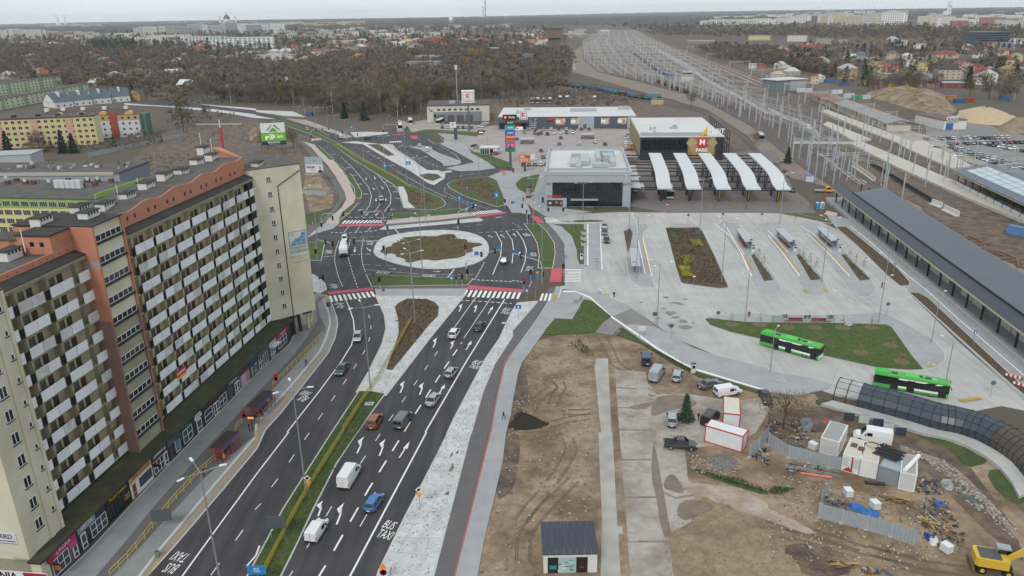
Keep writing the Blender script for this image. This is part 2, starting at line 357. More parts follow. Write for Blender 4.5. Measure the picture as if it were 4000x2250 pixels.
# north-west median (teardrop)
slab('grass_median','11 785,8 960,140 1110,230 1250,320 1390,410 1445,490 1465,570 1490,640 1580,655 1800,655 1890,622 1905,592 1860,540 1500,390 1250,250 1000,130 850,5;10 560,1310 200,1200 160,1215 500,1330 800,1460',PV,m_grass,True)
slab('geotextile_bed','11 1422,428 1482,428 1520,500 1530,580 1600,645 1490,640 1462,545',PV+.04,m_tarp)
slab('flower_bed','11 1495,440 1560,452 1830,570 1822,612 1620,632 1540,590 1520,510',PV+.05,m_bark)
slab('grass_verge','11 1922,402 2000,362 2330,322 2420,365 2500,560 2495,615 2420,628 2100,522 1950,440',PV,m_grass,True)
slab('flower_bed','11 1972,402 2060,360 2330,332 2395,420 2430,540 2400,580 2330,570 1990,432',PV+.05,m_bark)
slab('pavement','11 2340,322 2500,265 2574,270;21 0,270 130,520 190,700 60,700 0,690 -30,640;11 2500,600 2430,390',PV-.01,m_pave,False)
# bus loop north of the junction
slab('traffic_island','10 870,1430 1000,1420 1240,1449;11 1300,0 1380,60 1620,200 1720,262 1830,262 1900,300 1890,345 1790,410 1730,388 1560,272 1300,132 1080,0',PV,m_tarp,True)
slab('flower_bed','11 1120,2 1240,2 1395,110 1330,120 1220,60',PV+.04,m_bed)
slab('flower_bed','11 1640,312 1730,293 1830,305 1865,335 1780,372 1700,352',PV+.04,m_bed)
slab('pavement','11 1290,0 1380,60 1520,140 1640,215 1600,170 1420,60 1370,0',PV+.01,m_pink)
slab('traffic_island','11 1560,32 1640,14 1765,26 1762,50 1830,88 2040,165 2055,190 2020,207 1895,217 1880,190 1780,130 1660,52',PV,m_pave,True)
slab('pavement','10 1900,1400 2080,1449;11 2160,80 2350,200 2400,240 2250,262 2050,270 1920,240 2210,182 2010,70 1860,0',PV,m_pave,True)
slab('grass_verge','11 2150,82 2280,85 2574,195;21 0,200 0,235;11 2574,235 2420,225 2350,190',PV+.04,m_grass)
slab('grass_verge','10 1570,1330 1750,1300 2250,1330 2220,1370 1900,1340',PV,m_grass)
slab('flower_bed','10 1730,1400 1850,1388 1900,1430 1800,1449',PV+.04,m_bed,True)
slab('grass_verge','21 35,400 100,335 280,300 220,480 160,505 60,450',PV,m_grass)
slab('pavement','21 0,290 330,290 340,620 560,650 800,680 560,705 430,745 330,720 200,640 90,520 0,400',PV-.02,m_pave)
slab('grass_verge','21 0,690 90,690 120,705 0,712',PV,m_grass)
# east side of the roundabout
slab('grass_verge','21 125,800 260,800 340,870 420,990 430,1100 405,1243 265,1243 278,1120 258,1000 205,900',PV,m_grass,True)
slab('cycle_path','21 255,793 350,790 460,910 522,1000 530,1250 410,1247 433,1050 345,870',PV-.04,m_path)
slab('pavement','21 355,790 500,828 600,922 648,1050 662,1160 720,1215 740,1225 740,1250 532,1250 524,1000 462,908',PV-.03,m_pave)
slab('grass_verge','21 515,830 570,820 720,812 718,1200 680,1212 655,1140 650,1040 600,920',PV,m_grass)
slab('grass_verge','21 490,782 620,768 800,760 940,770 900,780 700,786',PV,m_grass,True)
slab('pavement','21 722,800 760,800 765,1230 722,1220',PV,m_pave)
slab('pavement','21 765,800 890,800 888,1000 905,1270 880,1282 735,1250 768,1225',PV,m_pave,True)
slab('grass_verge','21 820,628 1130,625 1140,642 830,642',PV,m_grassd);slab('grass_verge','21 530,628 740,625 740,642 540,642',PV,m_grassd)
# south-east corner, ramp and verges
slab('pavement','22 440,0 520,20 640,18 940,70 1140,150 1450,385 1640,500 1830,600 2100,690 2574,805;32 0,830 400,900 640,960 600,1010 310,1075 0,1040;22 2574,1045 1850,830 1300,520 720,120 610,312 430,302 330,430 100,750 60,860 0,1180;12 2560,1280;13 2515,0 2480,300 2290,1100 2215,1520 1985,1520 2355,0;12 2350,1449 2410,1100 2490,760;22 0,650 250,300',PV,m_pave)
slab('cycle_path','22 440,-10 250,290 0,650;12 2485,755 2405,1100 2345,1449;13 2340,0 1985,1449 1970,1520 1760,1520 2165,0;12 2170,1449 2280,1040 2400,760 2574,490;22 0,430 240,150 400,-20',PV-.03,m_path)
slab('red_edging','22 0,652 -10,640;12 2490,755 2408,1100 2348,1449;13 2345,0 1985,1449 2005,1449 2365,0;12 2368,1449 2426,1100 2505,765',PV+.02,M('red_edge_pavers','8f5f5b',.9,var=.15,scale=1))
TARP=slab('geotextile_bed','22 60,145 250,130 240,150 0,425;12 2574,485 2395,760 2275,1040 2165,1449;13 2160,0 1775,1449 1755,1520 1205,1520 1240,1400 1510,840 1720,440 1935,0;12 1925,1449 2005,1290 2310,710 2455,500;22 0,235',PV,m_tarp,True)
slab('grass_verge','22 722,112 810,130 1000,285 920,340 830,447 330,467 330,425 430,305 605,314',PV+.03,m_grass)
slab('ramp','22 1200,205 1450,385 1200,360 1080,400 1010,470 835,445 920,340 1000,290',PV+.012,m_asph2)
slab('grass_verge','22 1130,382 1300,530 1850,845 2574,1055;32 0,1060 0,1075;22 2574,1080 1900,900 1700,800 1300,560 1050,470',PV,m_grassd)
slab('white_strip','22 520,28 640,28 790,88 1000,278 1300,480 1450,590 1700,740 1850,810 2574,1030;32 0,1030 0,1042;22 2574,1044 1850,826 1690,752 1440,604 1290,494 990,290 785,102 640,38 515,40',PV+.03,m_white)
# islands of the bus yard
slab('pavement','22 1930,312 1990,280 2280,255 2574,255;32 0,265 500,268 900,258 1120,240 1250,285 1640,500 1770,640 1780,720 1700,790 1500,830 1100,806 800,752 580,692 0,580;22 2500,520 2200,450 1985,375',PV,m_pave,True)
slab('grass_verge','22 1945,312 1980,302 2350,340 2574,346;32 0,347 700,352 1190,367 1240,392 1300,472 1430,660 1560,815 1400,820 1100,796 580,680 0,566;22 2500,508 2200,438 1995,370',PV+.04,m_grass)
slab('traffic_island','21 1542,842 1590,818 1650,800 1830,800 1885,840 1925,882 2060,1160 2185,1445 2150,1470 1720,1402 1650,1240 1590,1010',PV,m_pave,True)
slab('flower_bed','21 1545,845 1880,842 1915,880 2050,1160 2172,1440 2080,1449 1722,1398 1702,1385 1650,1235 1590,1005',PV+.08,m_bed)
slab('traffic_island','21 1115,862 1160,812 1360,800 1365,832 1320,882 1312,950 1400,1250 1430,1440 1300,1432 1200,1372 1170,1280 1130,980',PV,m_pave,True)
slab('flower_bed','21 1125,882 1190,850 1213,900 1190,1020 1165,1090 1150,1000',PV+.05,m_bark)
for s_,b_ in(('D 1803,567 1820,558 1856,562 1880,600 1955,705 1966,730 1945,743 1915,742 1900,725 1868,650','D 1890,643 1898,641 1945,705 1922,707'),('D 1905,565 1930,558 1958,562 2000,610 2070,700 2083,730 2065,745 2040,743 2020,725 1975,655','D 2003,642 2011,640 2065,703 2040,705'),('D 2005,563 2030,556 2060,562 2115,620 2190,700 2205,730 2185,747 2160,745 2135,725 2085,660','D 2116,641 2124,640 2188,703 2163,706')):
 slab('traffic_island',s_,PV,m_pave,True);slab('flower_bed',b_,PV+.06,m_bark)
slab('grass_verge','31 130,702 300,700 480,745 640,775 640,795 560,785 300,730',PV,m_grass,True)
slab('pavement','31 580,700 850,760 1000,800 1700,1400 2574,1990;32 2574,640 2574,1120 1430,60;31 1400,1449 1250,1330 700,860',PV-.03,m_pave)
slab('flower_bed','31 690,832 780,830 870,900 1300,1250 1425,1390 1410,1420 1330,1425 1200,1320 900,1020 700,850',PV+.03,m_bed,True)
slab('flower_bed','31 870,802 940,800 1660,1390 1640,1420 1500,1330',PV+.02,m_field)
slab('flower_bed','32 1425,42 1520,50 1610,100 2574,1000 2700,1130 2574,1070 2350,880',PV+.03,m_bed,True)
slab('flower_bed','32 1700,40 1760,40 2574,690 2700,800 2574,770',PV+.02,m_field)
# north-west main road pavement, access pavements
slab('pavement','00 2000,1045 2574,1090;10 0,1108 370,1120 500,1175 300,1165 0,1125;00 2574,1110 2100,1062',PV,m_tarp)
slab('pavement','10 300,1195 500,1205 800,1310 970,1372 930,1385 600,1285',PV,m_pave2)
slab('geotextile_bed','10 950,1330 1120,1325 1330,1330 1320,1345 1000,1380',PV,m_tarp,True)
slab('pavement','10 1430,1200 1530,1235 1480,1320 1420,1330 1410,1280',.05,m_oldc)
slab('station_yard','10 1500,1240 1720,1200 1850,1240 2350,1260 2574,1449 2400,1449 2230,1330 1700,1300 1570,1330',.04,m_pave2)
slab('pond','10 980,960 1060,930 1500,900 1790,905 1700,990 1250,1000 1020,1010',.05,M('pale_pond','a9aba6',.3,var=.1,scale=.1))
# old concrete road and paver path on the building site
for i,(a,b)in enumerate(zip(range(0,10),range(1,11))):
 L0=W('22 1030,815;23 1085,60 1190,1449 1198,1560',.02);R0=W('22 1345,845;23 1425,60 1625,1449 1650,1560',.02)
 def lp(pl,t):
  k=min(len(pl)-2,int(t*(len(pl)-1)));return pl[k].lerp(pl[k+1],t*(len(pl)-1)-k)
 ta,tb=a/10+.002,b/10-.002
 slab('road_slab',None,.03,m_oldc,pts=[lp(L0,ta),lp(R0,ta),lp(R0,tb),lp(L0,tb)])
slab('parking_ground','22 1150,815 1345,842 1365,950 1460,1060 1800,1060 2200,1130 2574,1090;32 0,1120 0,1240;22 2574,1250 2450,1449;23 2250,100 1740,170 1770,470 1850,560 1800,900 1600,1010 1425,60;22 1410,1449 1380,1240 1340,1160 1250,960',.02,m_oldc)
slab('paver_path','22 830,785 845,705 965,702 1000,1449;23 1010,0 1060,940 1110,950 1115,1020 1070,1020 1092,1449 1098,1520 890,1520 895,1200 905,900 880,300 870,0;22 895,1449 860,1100',.05,M('mossy_pavers','aaa8a1',.92,var=.2,scale=.8,bump=.3,bscale=6,col2='8f8c82',mixs=.4))
for s_ in('23 1410,130 1440,120 1590,1000 1545,1080 1500,960 1480,860 1450,640 1400,480','23 1560,430 1640,420 1740,590 1690,620 1620,590 1510,560','23 1690,690 1880,670 2060,750 1900,820 1790,880 1720,880 1650,820','22 1140,1190 1350,1150 1440,1130 1420,1180 1260,1225','22 1810,1020 1890,1000 1930,1050 1850,1070','22 1400,1180 1460,1080 1700,1060 1860,1130 1850,1180 1560,1230 1400,1300'):
 slab('wet_patch',s_,.042,M('wet_soil','6f6152',.6,var=.2,scale=.6,col2='7a6c5e',mixs=.4),sm=1)
slab('track_ruts','23 2300,560 2574,720;33 0,760 300,900 500,1010 380,1020 0,880;23 2574,880 2300,790 1900,640 1770,600 1760,520 1850,510',.026,M('chalky_track','a89c92',.95,var=.2,scale=.8,col2='8c7a68',mixs=.3))
slab('dark_soil','12 2574,1180;22 0,1180 60,870 110,790 150,850 170,1100 100,1240 20,1449 0,1449;23 0,0 90,40 60,400 0,600;13 2400,700 2440,250',.02,m_mud,sm=1)
slab('dark_soil','33 130,1180 300,1100 700,1170 860,1330 800,1449 350,1449 300,1300',.022,m_mud,sm=1)
slab('dark_soil','32 550,1180 1000,1350 1700,1449 1700,1449;33 1280,0 1700,0 2000,300 2300,700 2500,1000 2574,1300 2200,1000 1900,700 1500,300 700,0;32 0,1449 0,1250',.018,m_mud)
for s_ in('33 1450,20 1700,30 2100,130 2250,300 1980,360 1830,160 1600,80','33 2170,380 2420,370 2574,600 2574,750 2330,640','32 480,1100 700,1140 690,1170 480,1180','23 1760,360 1900,380 2000,410 2200,480 2574,580 2574,640 2300,560 1950,440'):
 slab('grass_patch',s_,.03,m_grassd,sm=1)
slab('gravel_strip','33 1330,130 1500,190 1800,290 2000,450 2250,720 2500,1000 2600,1100 2574,1150 2350,900 2080,620 1900,480 1700,350 1540,240 1330,170',.035,m_gravel,sm=1)
# ------------------------------------------------------------------ paint on the roads (parts of the road they lie on)
MZ=.038
def rp(name,mb,z=None):o=mb.build(name,m_white);o.parent=ROAD;return o
def line(s,w=.14,dash=None,z=MZ,name='lane_line',mat=None,parent=None,pts=None):
 p=pts or W(s,.05);mb=MB();mat=mat or m_white
 segs=[]
 if dash is None:
  L=[Vector((q.x,q.y,0))for q in p];n=len(L);le=[];ri=[]
  for i in range(n):
   d=(L[min(i+1,n-1)]-L[max(i-1,0)]).normalized();a=Vector((-d.y,d.x,0))*w/2;le.append(L[i]+a);ri.append(L[i]-a)
  for i in range(n-1):mb.quad((ri[i].x,ri[i].y,z),(ri[i+1].x,ri[i+1].y,z),(le[i+1].x,le[i+1].y,z),(le[i].x,le[i].y,z),mat)
 else:
  on,off=dash;pos=0.0
  for a,b in zip(p[:-1],p[1:]):
   d=(b-a);d.z=0;ln=d.length;d.normalize();nn=Vector((-d.y,d.x,0))*w/2;t=-pos
   while t<ln:
    t0,t1=max(0,t),min(ln,t+on)
    if t1-t0>.05:
     q0,q1=a+d*t0,a+d*t1
     mb.quad(*[(v.x,v.y,z)for v in(q0-nn,q1-nn,q1+nn,q0+nn)],mat)
    t+=on+off
   pos=(ln-t)%(on+off)if False else(ln+pos)%(on+off)
 o=mb.build(name);o.parent=parent or ROAD;return o
TH,TN=(3.2,2.8),(2.2,4.4)
line('13 290,1520 355,1420 780,720 1235,40;12 1320,1355 1590,970 1872,570',.13,TN)
line('12 1980,415 2210,90',.14);line('12 2090,500 2360,100',.14)
line('13 590,1520 700,1340 1135,570 1415,120;12 1605,1255 1900,795 2070,545',.26,TH)
line('13 905,1520 945,1449 1715,0;12 1700,1449 2100,760 2500,110',.26)
line('13 1045,950 1115,830',.13)
line('03 1780,1520 2150,1010 2574,430;13 0,430 330,0;12 310,1449 640,1030 860,730 960,570 990,440 980,320 940,200 900,110',.22)
line('13 155,555 215,475 515,38;12 600,1355 875,965 1060,688 1125,562 1155,445 1155,340 1120,235',.13,TN)
line('03 2120,1440 2425,1010;13 0,770 50,720',.13,TN);line('03 2480,1350 2574,1240;13 40,1130 115,1030',.24,(4,30))
line('12 2045,118 2574,152',.3,(1.0,.55));line('11 2180,1362 2574,1382',.35,(.7,.5))
# roundabout carriageway
line('11 835,970 795,1080 790,1180 830,1340 870,1430',.2,(1,.7));line('11 950,960 915,1100 960,1260 1020,1440',.16,(1.6,1))
line('11 1080,950 1060,1060 1065,1180 1100,1290',.2,(1.2,.8));line('11 930,735 1330,737',.3,(1.4,1))
line('11 750,885 900,895 1100,880 1230,868',.4,(.9,.7));line('11 880,890 935,825',.16);line('11 1000,890 1040,830',.16);line('11 1118,878 1160,825',.16)
line('11 1060,730 1145,610',.16);line('11 1145,605 1162,520 1130,430 1060,340',.26,(.9,.6));line('11 1060,340 960,225 860,135',.16);line('11 860,135 700,20',.14,TN)
line('11 1185,690 1245,605',.14);line('11 1240,600 1255,520 1215,430 1130,310 1020,200',.13,(1.2,2.4));line('11 1020,200 900,100 780,0',.13,TN)
line('11 1290,680 1350,600',.16);line('11 1350,600 1358,510 1320,420 1240,330 1170,240',.26,(1,.7))
line('11 1440,285 1700,430 1890,525',.16);line('11 1300,190 1130,90 980,10',.13,TN);line('11 1180,110 1290,190 1440,285',.13,(1,1))
line('11 1895,520 2120,600 2290,690',.16,(1.6,1));line('11 2020,640 2240,720',.13,(1,1))
line('11 1900,430 1895,480 1990,530 2150,590 2330,650',.2,(.5,.5));line('11 2050,330 2060,310 2200,300',.15,(.6,.5))
line('11 2240,890 2574,870',.2,(1.2,1));line('11 2410,880 2470,990 2460,1120 2380,1310',.2);line('11 2510,870 2574,960',.16)
line('11 1090,1260 1700,1310 2190,1315',.12);line('11 1080,1210 1400,1225',.12,(2,1.4));line('11 1990,1260 1920,1350',.5,(.6,.5));line('11 1400,855 1440,905',.5,(.6,.5))
line('11 2195,1365 2240,1290 2300,1180',.25,(.6,.6));line('11 840,940 1190,930',.15,(2,1.2));line('11 945,1113 1170,1103',.25,(1.6,.6));line('11 680,1130 780,1125',.25,(1.6,.6))
line('11 1360,950 1500,930 1850,905',.12,(2,1.4));line('11 1490,880 1640,880 2330,800',.12,(2,2));line('21 0,860 150,858',.25,(1.2,.8));line('21 45,870 110,960 145,1060 130,1180 90,1290',.2);line('21 0,950 15,1060 0,1200',.2)
line('21 0,790 60,820 110,860',.14,(1,1));line('21 200,1380 170,1440',.2,(.7,.5));line('21 0,1370 120,1385',.35,(.7,.5))
# bus loop and bays
for i in range(13):
 u=1320+i*25;line('11 %d,%d %d,%d'%(u-30+i*6,8+i*16,u+60+i*8,4+i*16),.12,name='bay_line')
line('11 1380,20 1500,110 1850,225 1960,262',.12,(1,1));line('11 1840,10 2010,110 2060,180',.14);line('11 1960,0 2200,185',.12)
line('10 0,1240 300,1320 560,1400;11 600,20 700,100',.12,TN);line('10 0,1170 400,1240 800,1350;10 950,1400',.12,TN);line('10 250,1290 640,1420',.12,TN)
# yard lines
line('21 762,805 762,1220',.4,z=PV+.02);line('21 888,810 893,1000 905,1265',.3,z=PV+.02);line('21 1268,820 1263,950 1340,1310',.25,z=PV+.02)
line('21 1315,950 1405,1330',.25,z=PV+.02);line('21 2130,800 2210,920 2330,1100',.25,z=PV+.02);line('21 2030,800 2200,930 2300,1090 2410,1330',.35,z=PV+.02)
line('31 0,870 60,930 200,1090',.25,z=PV+.02);line('31 0,920 150,1100 320,1330',.3,z=PV+.02);line('31 320,820 450,900 640,1090',.25,z=PV+.02);line('31 390,900 600,1090 820,1330',.3,z=PV+.02)
line('31 830,830 1000,960 1400,1320 1560,1449',.3,z=PV);line('32 1570,0 1900,300 2250,600 2574,880',.3,z=PV)
line('32 650,0 740,75 900,160 1120,240 1250,290',.14,(2,2),z=.036);line('22 870,1 940,70 1140,150',.2,z=PV+.02)
line('21 560,705 1100,690 1550,690',.25,z=PV);line('22 500,0 465,100',.2,z=PV+.02)
def zebra(s,n,duty=.55,axis=0,name='zebra_stripe',mat=None,z=MZ):
 a,b,c,d=W(s,.05)
 for i in range(n):
  t0,t1=i/n,(i+duty)/n
  q=[a.lerp(b,t0),a.lerp(b,t1),d.lerp(c,t1),d.lerp(c,t0)]
  o=MB().quad(*[(v.x,v.y,z)for v in q],mat or m_white).build(name);o.parent=ROAD
def patch(s,mat,name,z=MZ):
 o=MB().prism([(v.x,v.y)for v in W(s,.05)],.02,z,mat).build(name);o.parent=ROAD;return o
zebra('12 752,138 1225,80 1190,28 730,78',10);patch('12 722,35 1175,-10 1185,15 735,62',m_red,'red_cycle_crossing')
zebra('D 1162,746 1310,752 1317,736 1172,729',12);patch('D 1179,717 1319,728 1317,735 1172,727',m_red,'red_cycle_crossing')
zebra('11 858,800 1280,790 1325,764 895,766',12);patch('11 823,826 1268,822 1285,800 848,806',m_red,'red_cycle_crossing')
zebra('11 2200,712 2492,680 2420,655 2158,686',10);patch('11 2222,735 2522,693 2500,680 2212,716',m_red,'red_cycle_crossing')
zebra('21 325,735 400,726 492,776 345,786',8);patch('21 183,726 258,725 328,790 260,794',m_red,'red_cycle_crossing')
zebra('21 530,1260 530,1395 690,1402 702,1260',9,z=PV);patch('21 402,1250 507,1250 492,1386 376,1386',m_red,'red_cycle_crossing',z=PV-.01)
zebra('22 275,128 400,132 420,58 300,56',3,z=PV+.02);zebra('11 1870,296 1985,276 1955,261 1840,281',8)
zebra('10 560,1415 745,1395 725,1385 560,1400',9);patch('10 560,1400 740,1383 715,1378 560,1392',m_red,'red_cycle_crossing');zebra('10 880,1390 940,1380 900,1366 850,1372',4);patch('10 1545,1365 1620,1362 1625,1395 1570,1395',m_red,'red_cycle_crossing');zebra('10 1365,1362 1510,1352 1500,1340 1370,1350',6,mat=m_red);zebra('10 1340,1435 1480,1430 1460,1415 1350,1420',7)
patch('21 -125,262 -90,262 -60,280 -100,285',m_red,'red_cycle_crossing',z=PV+.02);patch('21 -105,290 -70,288 -50,305 -80,312',m_red,'red_cycle_crossing',z=PV+.02)
# arrows
def arrow(s,kind,wid=1.0):
 a,b=W(s,.05);d=b-a;d.z=0;L=d.length;d.normalize();r=Vector((d.y,-d.x,0));w=.13*wid;mb=MB()
 def q(x,y):v=a+d*y+r*x;return(v.x,v.y,MZ)
 if kind=='s':
  mb.quad(q(-w,0),q(w,0),q(w,L*.6),q(-w,L*.6));mb.add([q(-.5*wid,L*.55),q(.5*wid,L*.55),q(0,L)],[(0,1,2)])
 else:
  sgn=-1 if kind=='l' else 1
  mb.quad(q(-w,0),q(w,0),q(w,L*.55),q(-w,L*.55))
  mb.quad(q(-w,L*.5),q(w,L*.5),q(sgn*.2*wid,L*.78),q(sgn*.2*wid,L*.6))
  mb.add([q(sgn*.18*wid,L*.46),q(sgn*.12*wid,L),q(sgn*.85*wid,L*.7)],[(0,1,2)])
 mb.build('lane_arrow',m_white).parent=ROAD
for s_ in('13 625,845 680,690','13 810,930 895,710','13 1015,215 1095,45','13 1240,240 1310,70','12 1450,1050 1505,930','12 1645,1070 1695,945','12 1780,595 1830,495','12 1955,605 2005,525','12 2040,235 2085,155','12 2195,240 2235,165'):arrow(s_,'l',.95)
for s_ in('13 1440,260 1545,95','12 1840,1060 1900,965','12 2110,620 2170,525','12 2335,255 2385,180','11 995,1035 990,1090','11 1105,335 1110,360','11 1190,325 1200,355','11 1175,435 1190,460','11 1260,425 1280,450','11 1205,545 1208,575','11 1305,540 1305,572','11 1130,690 1100,720','11 1230,685 1200,720','21 80,1130 78,1080','21 40,930 10,895','11 1330,1253 1420,1253','11 1780,1280 1860,1280'):arrow(s_,'s',.8)
for s_ in('11 1110,1040 1145,1080','11 1245,325 1280,330','11 1345,420 1390,430','11 1390,540 1440,550','11 2380,940 2345,915','11 2500,940 2465,905'):arrow(s_,'l',.8)
def words(s,txt,size=1.5,stretch=1.7,z=MZ,mat=None):
 """centre, then a point to the right of it along the line of writing"""
 c,e=W(s,.05);x=(e-c);x.z=0;x.normalize();y=Vector((-x.y,x.x,0))
 me=text_mesh(txt,size,0);me.materials.clear();me.materials.append(mat or m_white)
 me.transform(Matrix(((x.x,y.x*stretch,0,c.x),(x.y,y.y*stretch,0,c.y),(0,0,1,z),(0,0,0,1))))
 o=link('road_lettering',me);o.parent=ROAD
for s_,t_ in(('13 1340,938 1420,960','BUS'),('13 1298,1035 1380,1055','TAXI'),('12 2222,745 2270,758','BUS'),('12 2195,790 2250,803','TAXI'),('12 2520,212 2560,220','BUS'),('12 2503,245 2550,252','TAXI'),('21 140,905 175,900','BUS'),('21 155,918 190,915','TAXI'),('21 215,1100 250,1100','BUS'),('21 210,1120 250,1120','TAXI'),('21 180,1240 215,1243','BUS'),('21 172,1265 210,1268','TAXI'),('03 1725,1365 1650,1350','BUS'),('03 1815,1250 1740,1232','TAXI'),('12 475,1108 420,1092','BUS'),('12 505,1055 450,1040','TAXI'),('12 850,185 810,183','BUS'),('12 842,155 800,152','TAXI'),('11 790,1437 750,1432','BUS'),('11 785,1415 740,1408','TAXI'),('11 735,1090 700,1088','BUS'),('11 735,1072 700,1070','TAXI'),('11 1145,1003 1110,1003','BUS'),('11 1150,980 1115,980','TAXI')):
 words(s_,t_,.98,2.5)
for s_ in('11 1055,660 1020,665','11 1360,655 1330,662','11 1105,500 1080,500','11 1400,478 1370,480','11 1045,400 1020,402','11 1310,378 1285,380','11 990,312 965,314','11 1370,210 1345,212','11 1240,138 1215,140','11 1130,75 1105,77','11 770,105 745,107','11 930,235 905,237','11 2440,735 2400,740'):
 words(s_,'TAXI',.95,2.6)
for s_ in('11 1240,1290 1290,1295','11 1310,1295 1360,1300','11 1700,1320 1740,1325','11 1770,1325 1810,1330'):words(s_,'BUS',1.0,2.2)
line('03 1455,1480 1680,1180 2100,680 2574,110;12 0,1449 200,1240 460,930 690,650',.28,z=PV+.03,name='yellow_edge_line',mat=m_yel)
line('03 1380,1480 1620,1170 2050,660 2574,50;12 0,1370 400,930 640,640 700,520 745,370 735,260 680,110',.4,z=PV+.028,name='tactile_strip',mat=m_kerb)
for s_ in('21 1305,950 1390,1310','21 2230,940 2420,1280','31 60,960 320,1290','31 460,930 800,1290'):line(s_,.5,z=PV+.018,name='yellow_tactile_strip',mat=m_yel)
for s_ in('32 1600,790 1700,745','32 1930,1135 2140,1105','32 370,15 400,50','32 575,5 580,40','22 420,125 445,70','22 925,60 975,72','12 700,130 715,85'):line(s_,.9,z=PV+.03,name='tactile_paving',mat=m_yel)
# ------------------------------------------------------------------ the long gallery-access apartment block on the left
m_glass=M('dark_glass','1d2428',.12,var=.25,scale=.5,spec=.6)
m_glass2=M('grey_glass','39444a',.15,var=.3,scale=.4,spec=.6)
m_frame=M('white_frame','d5d5d2',.6,var=.04)
m_felt=M('roof_felt','5a5651',.95,var=.2,scale=.5,col2='494642',mixs=.18,bump=.2,bscale=4)
m_feltd=M('dark_roof_felt','3b3836',.95,var=.22,scale=.5,col2='2e2c2b',mixs=.3)
m_moss=M('mossy_felt','35332c',.95,var=.25,scale=.6,col2='3f4126',mixs=.3,bump=.3,bscale=4)
m_orange=M('orange_render','b4745a',.9,var=.08,scale=.3,col2='ad7c68',mixs=.15)
m_brownr=M('faded_brown_render','85665d',.9,var=.1,scale=.4)
m_cream=M('cream_render','c9c5b0',.92,var=.08,scale=.25,col2='b8b197',mixs=.12)
m_creamg=M('grey_cream_render','94907a',.92,var=.1,scale=.3,col2='85826f',mixs=.2)
m_beige=M('gallery_wall','b3aa8b',.92,var=.12,scale=.4,col2='a1987b',mixs=.3)
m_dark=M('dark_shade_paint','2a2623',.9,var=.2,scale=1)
m_panel=M('white_balcony_panel','dde1e4',.7,var=.05,scale=.6,col2='cfd2d2',mixs=.25)
m_brdoor=M('brown_door','3a2a22',.7,var=.15)
m_slat=M('balcony_slats','6c6552',.8,var=.15)
m_white2=M('white_render','c9c8c3',.9,var=.06,scale=.4)
BL_D=Vector((8.3,64.0)).normalized();BL_RZ=-math.atan2(BL_D.x,BL_D.y)
BL=thing('apartment_block','long eleven-storey block with white balcony panels and orange attic above a row of shops','apartment building',(-59.4,84.7,0),BL_RZ)
def BW(p,z):
 g=G(p,z);q=Vector((g.x+59.4,g.y-84.7));return q.dot(Vector((BL_D.y,-BL_D.x))),q.dot(BL_D)
def shared(name,mb,mat=None):return mb.mesh(name,mat)
def put(name,me,loc,parent,rz=0):return link(name,me,parent,loc,rz)
# window of w x h in the plane facing local +x, origin at its lower left corner, running along +y
def win_meshes(w,h,nv=2,bar=None,sill=True,fr=None,gl=None,t=.07):
 f=MB();fr=fr or m_frame
 f.box(0,.05,0,t,0,h,fr);f.box(0,.05,w-t,w,0,h,fr);f.box(0,.05,t,w-t,0,t,fr);f.box(0,.05,t,w-t,h-t,h,fr)
 for i in range(1,nv):y=w*i/nv;f.box(0,.048,y-t*.7,y+t*.7,t,h-t,fr)
 if bar:f.box(0,.046,t,w-t,h*bar-t/2,h*bar+t/2,fr)
 if sill:f.box(0,.16,-.06,w+.06,-.1,-.002,m_dark)
 p=MB();p.box(.002,.02,t,w/nv-t*.7,t,h-t,gl or m_glass)
 return f.mesh('window'),p.mesh('pane'),w/nv
def window(parent,wm,loc,rz=0,nv=2,deep=True):
 o=put('window',wm[0],loc,parent,rz)
 if deep:
  for i in range(nv):put('pane',wm[1],(0,i*wm[2],0),o)
 return o
GW=MB();GW.box(0,.04,0,1.1,0,1.25,P('8d8872'));GW.box(.03,.05,.07,.52,.07,1.18,P('55534a',.3));GW.box(.03,.05,.58,1.03,.07,1.18,P('4a4943',.3));GW.box(0,.28,-.1,1.2,-.12,-.02,m_dark);gw_me=GW.mesh('gallery_window')
GD=MB();GD.box(0,.06,0,.95,0,2.05,m_brdoor);gd_me=GD.mesh('gallery_door')
PN=MB();PN.box(0,.05,0,2.3,-.1,1.3,m_panel);pn_me=PN.mesh('balcony_panel')
PS=MB();PS.box(0,.05,0,1.95,-.1,1.3,m_panel);ps_me=PS.mesh('balcony_panel')
P2=MB();P2.box(0,.05,0,2.15,-.1,1.3,m_panel);p2_me=P2.mesh('balcony_panel')
RL=MB()
for i in range(7):RL.box(-.01,.02,.05+i*.11,.075+i*.11,0,1.05,m_dark)
RL.box(-.02,.03,0,.8,1.05,1.1,m_dark);RL.box(-.04,-.015,0,.8,-.25,1.04,m_dark);rl_me=RL.mesh('railing')  # dark backing sheet stands in for the shaded recess behind the bars
FN=MB();FN.box(-.92,-.06,-.06,.06,0,2.82,m_beige);fn_me=FN.mesh('partition')
LV=MB()
for i in range(6):LV.box(-.05,.0,i*.14,i*.14+.06,0,1.78,m_slat)
lv_me=LV.mesh('slat_screen')
FLZ=[5.0+3.0*k for k in range(10)]
m_pans=[m_panel,M('worn_panel','c6c9c8',.75,var=.12,scale=1.5,col2='a9a9a2',mixs=.9),M('grey_panel','d0d3d5',.7,var=.08,scale=.8)]
def pan(me_,a,z):o=put('balcony_panel',me_,(rnd.uniform(0,.03),a,z+rnd.uniform(-.02,.02)),BL);o.material_slots[0].link='OBJECT';o.material_slots[0].material=m_pans[rnd.choice((0,0,0,1,2,2))]
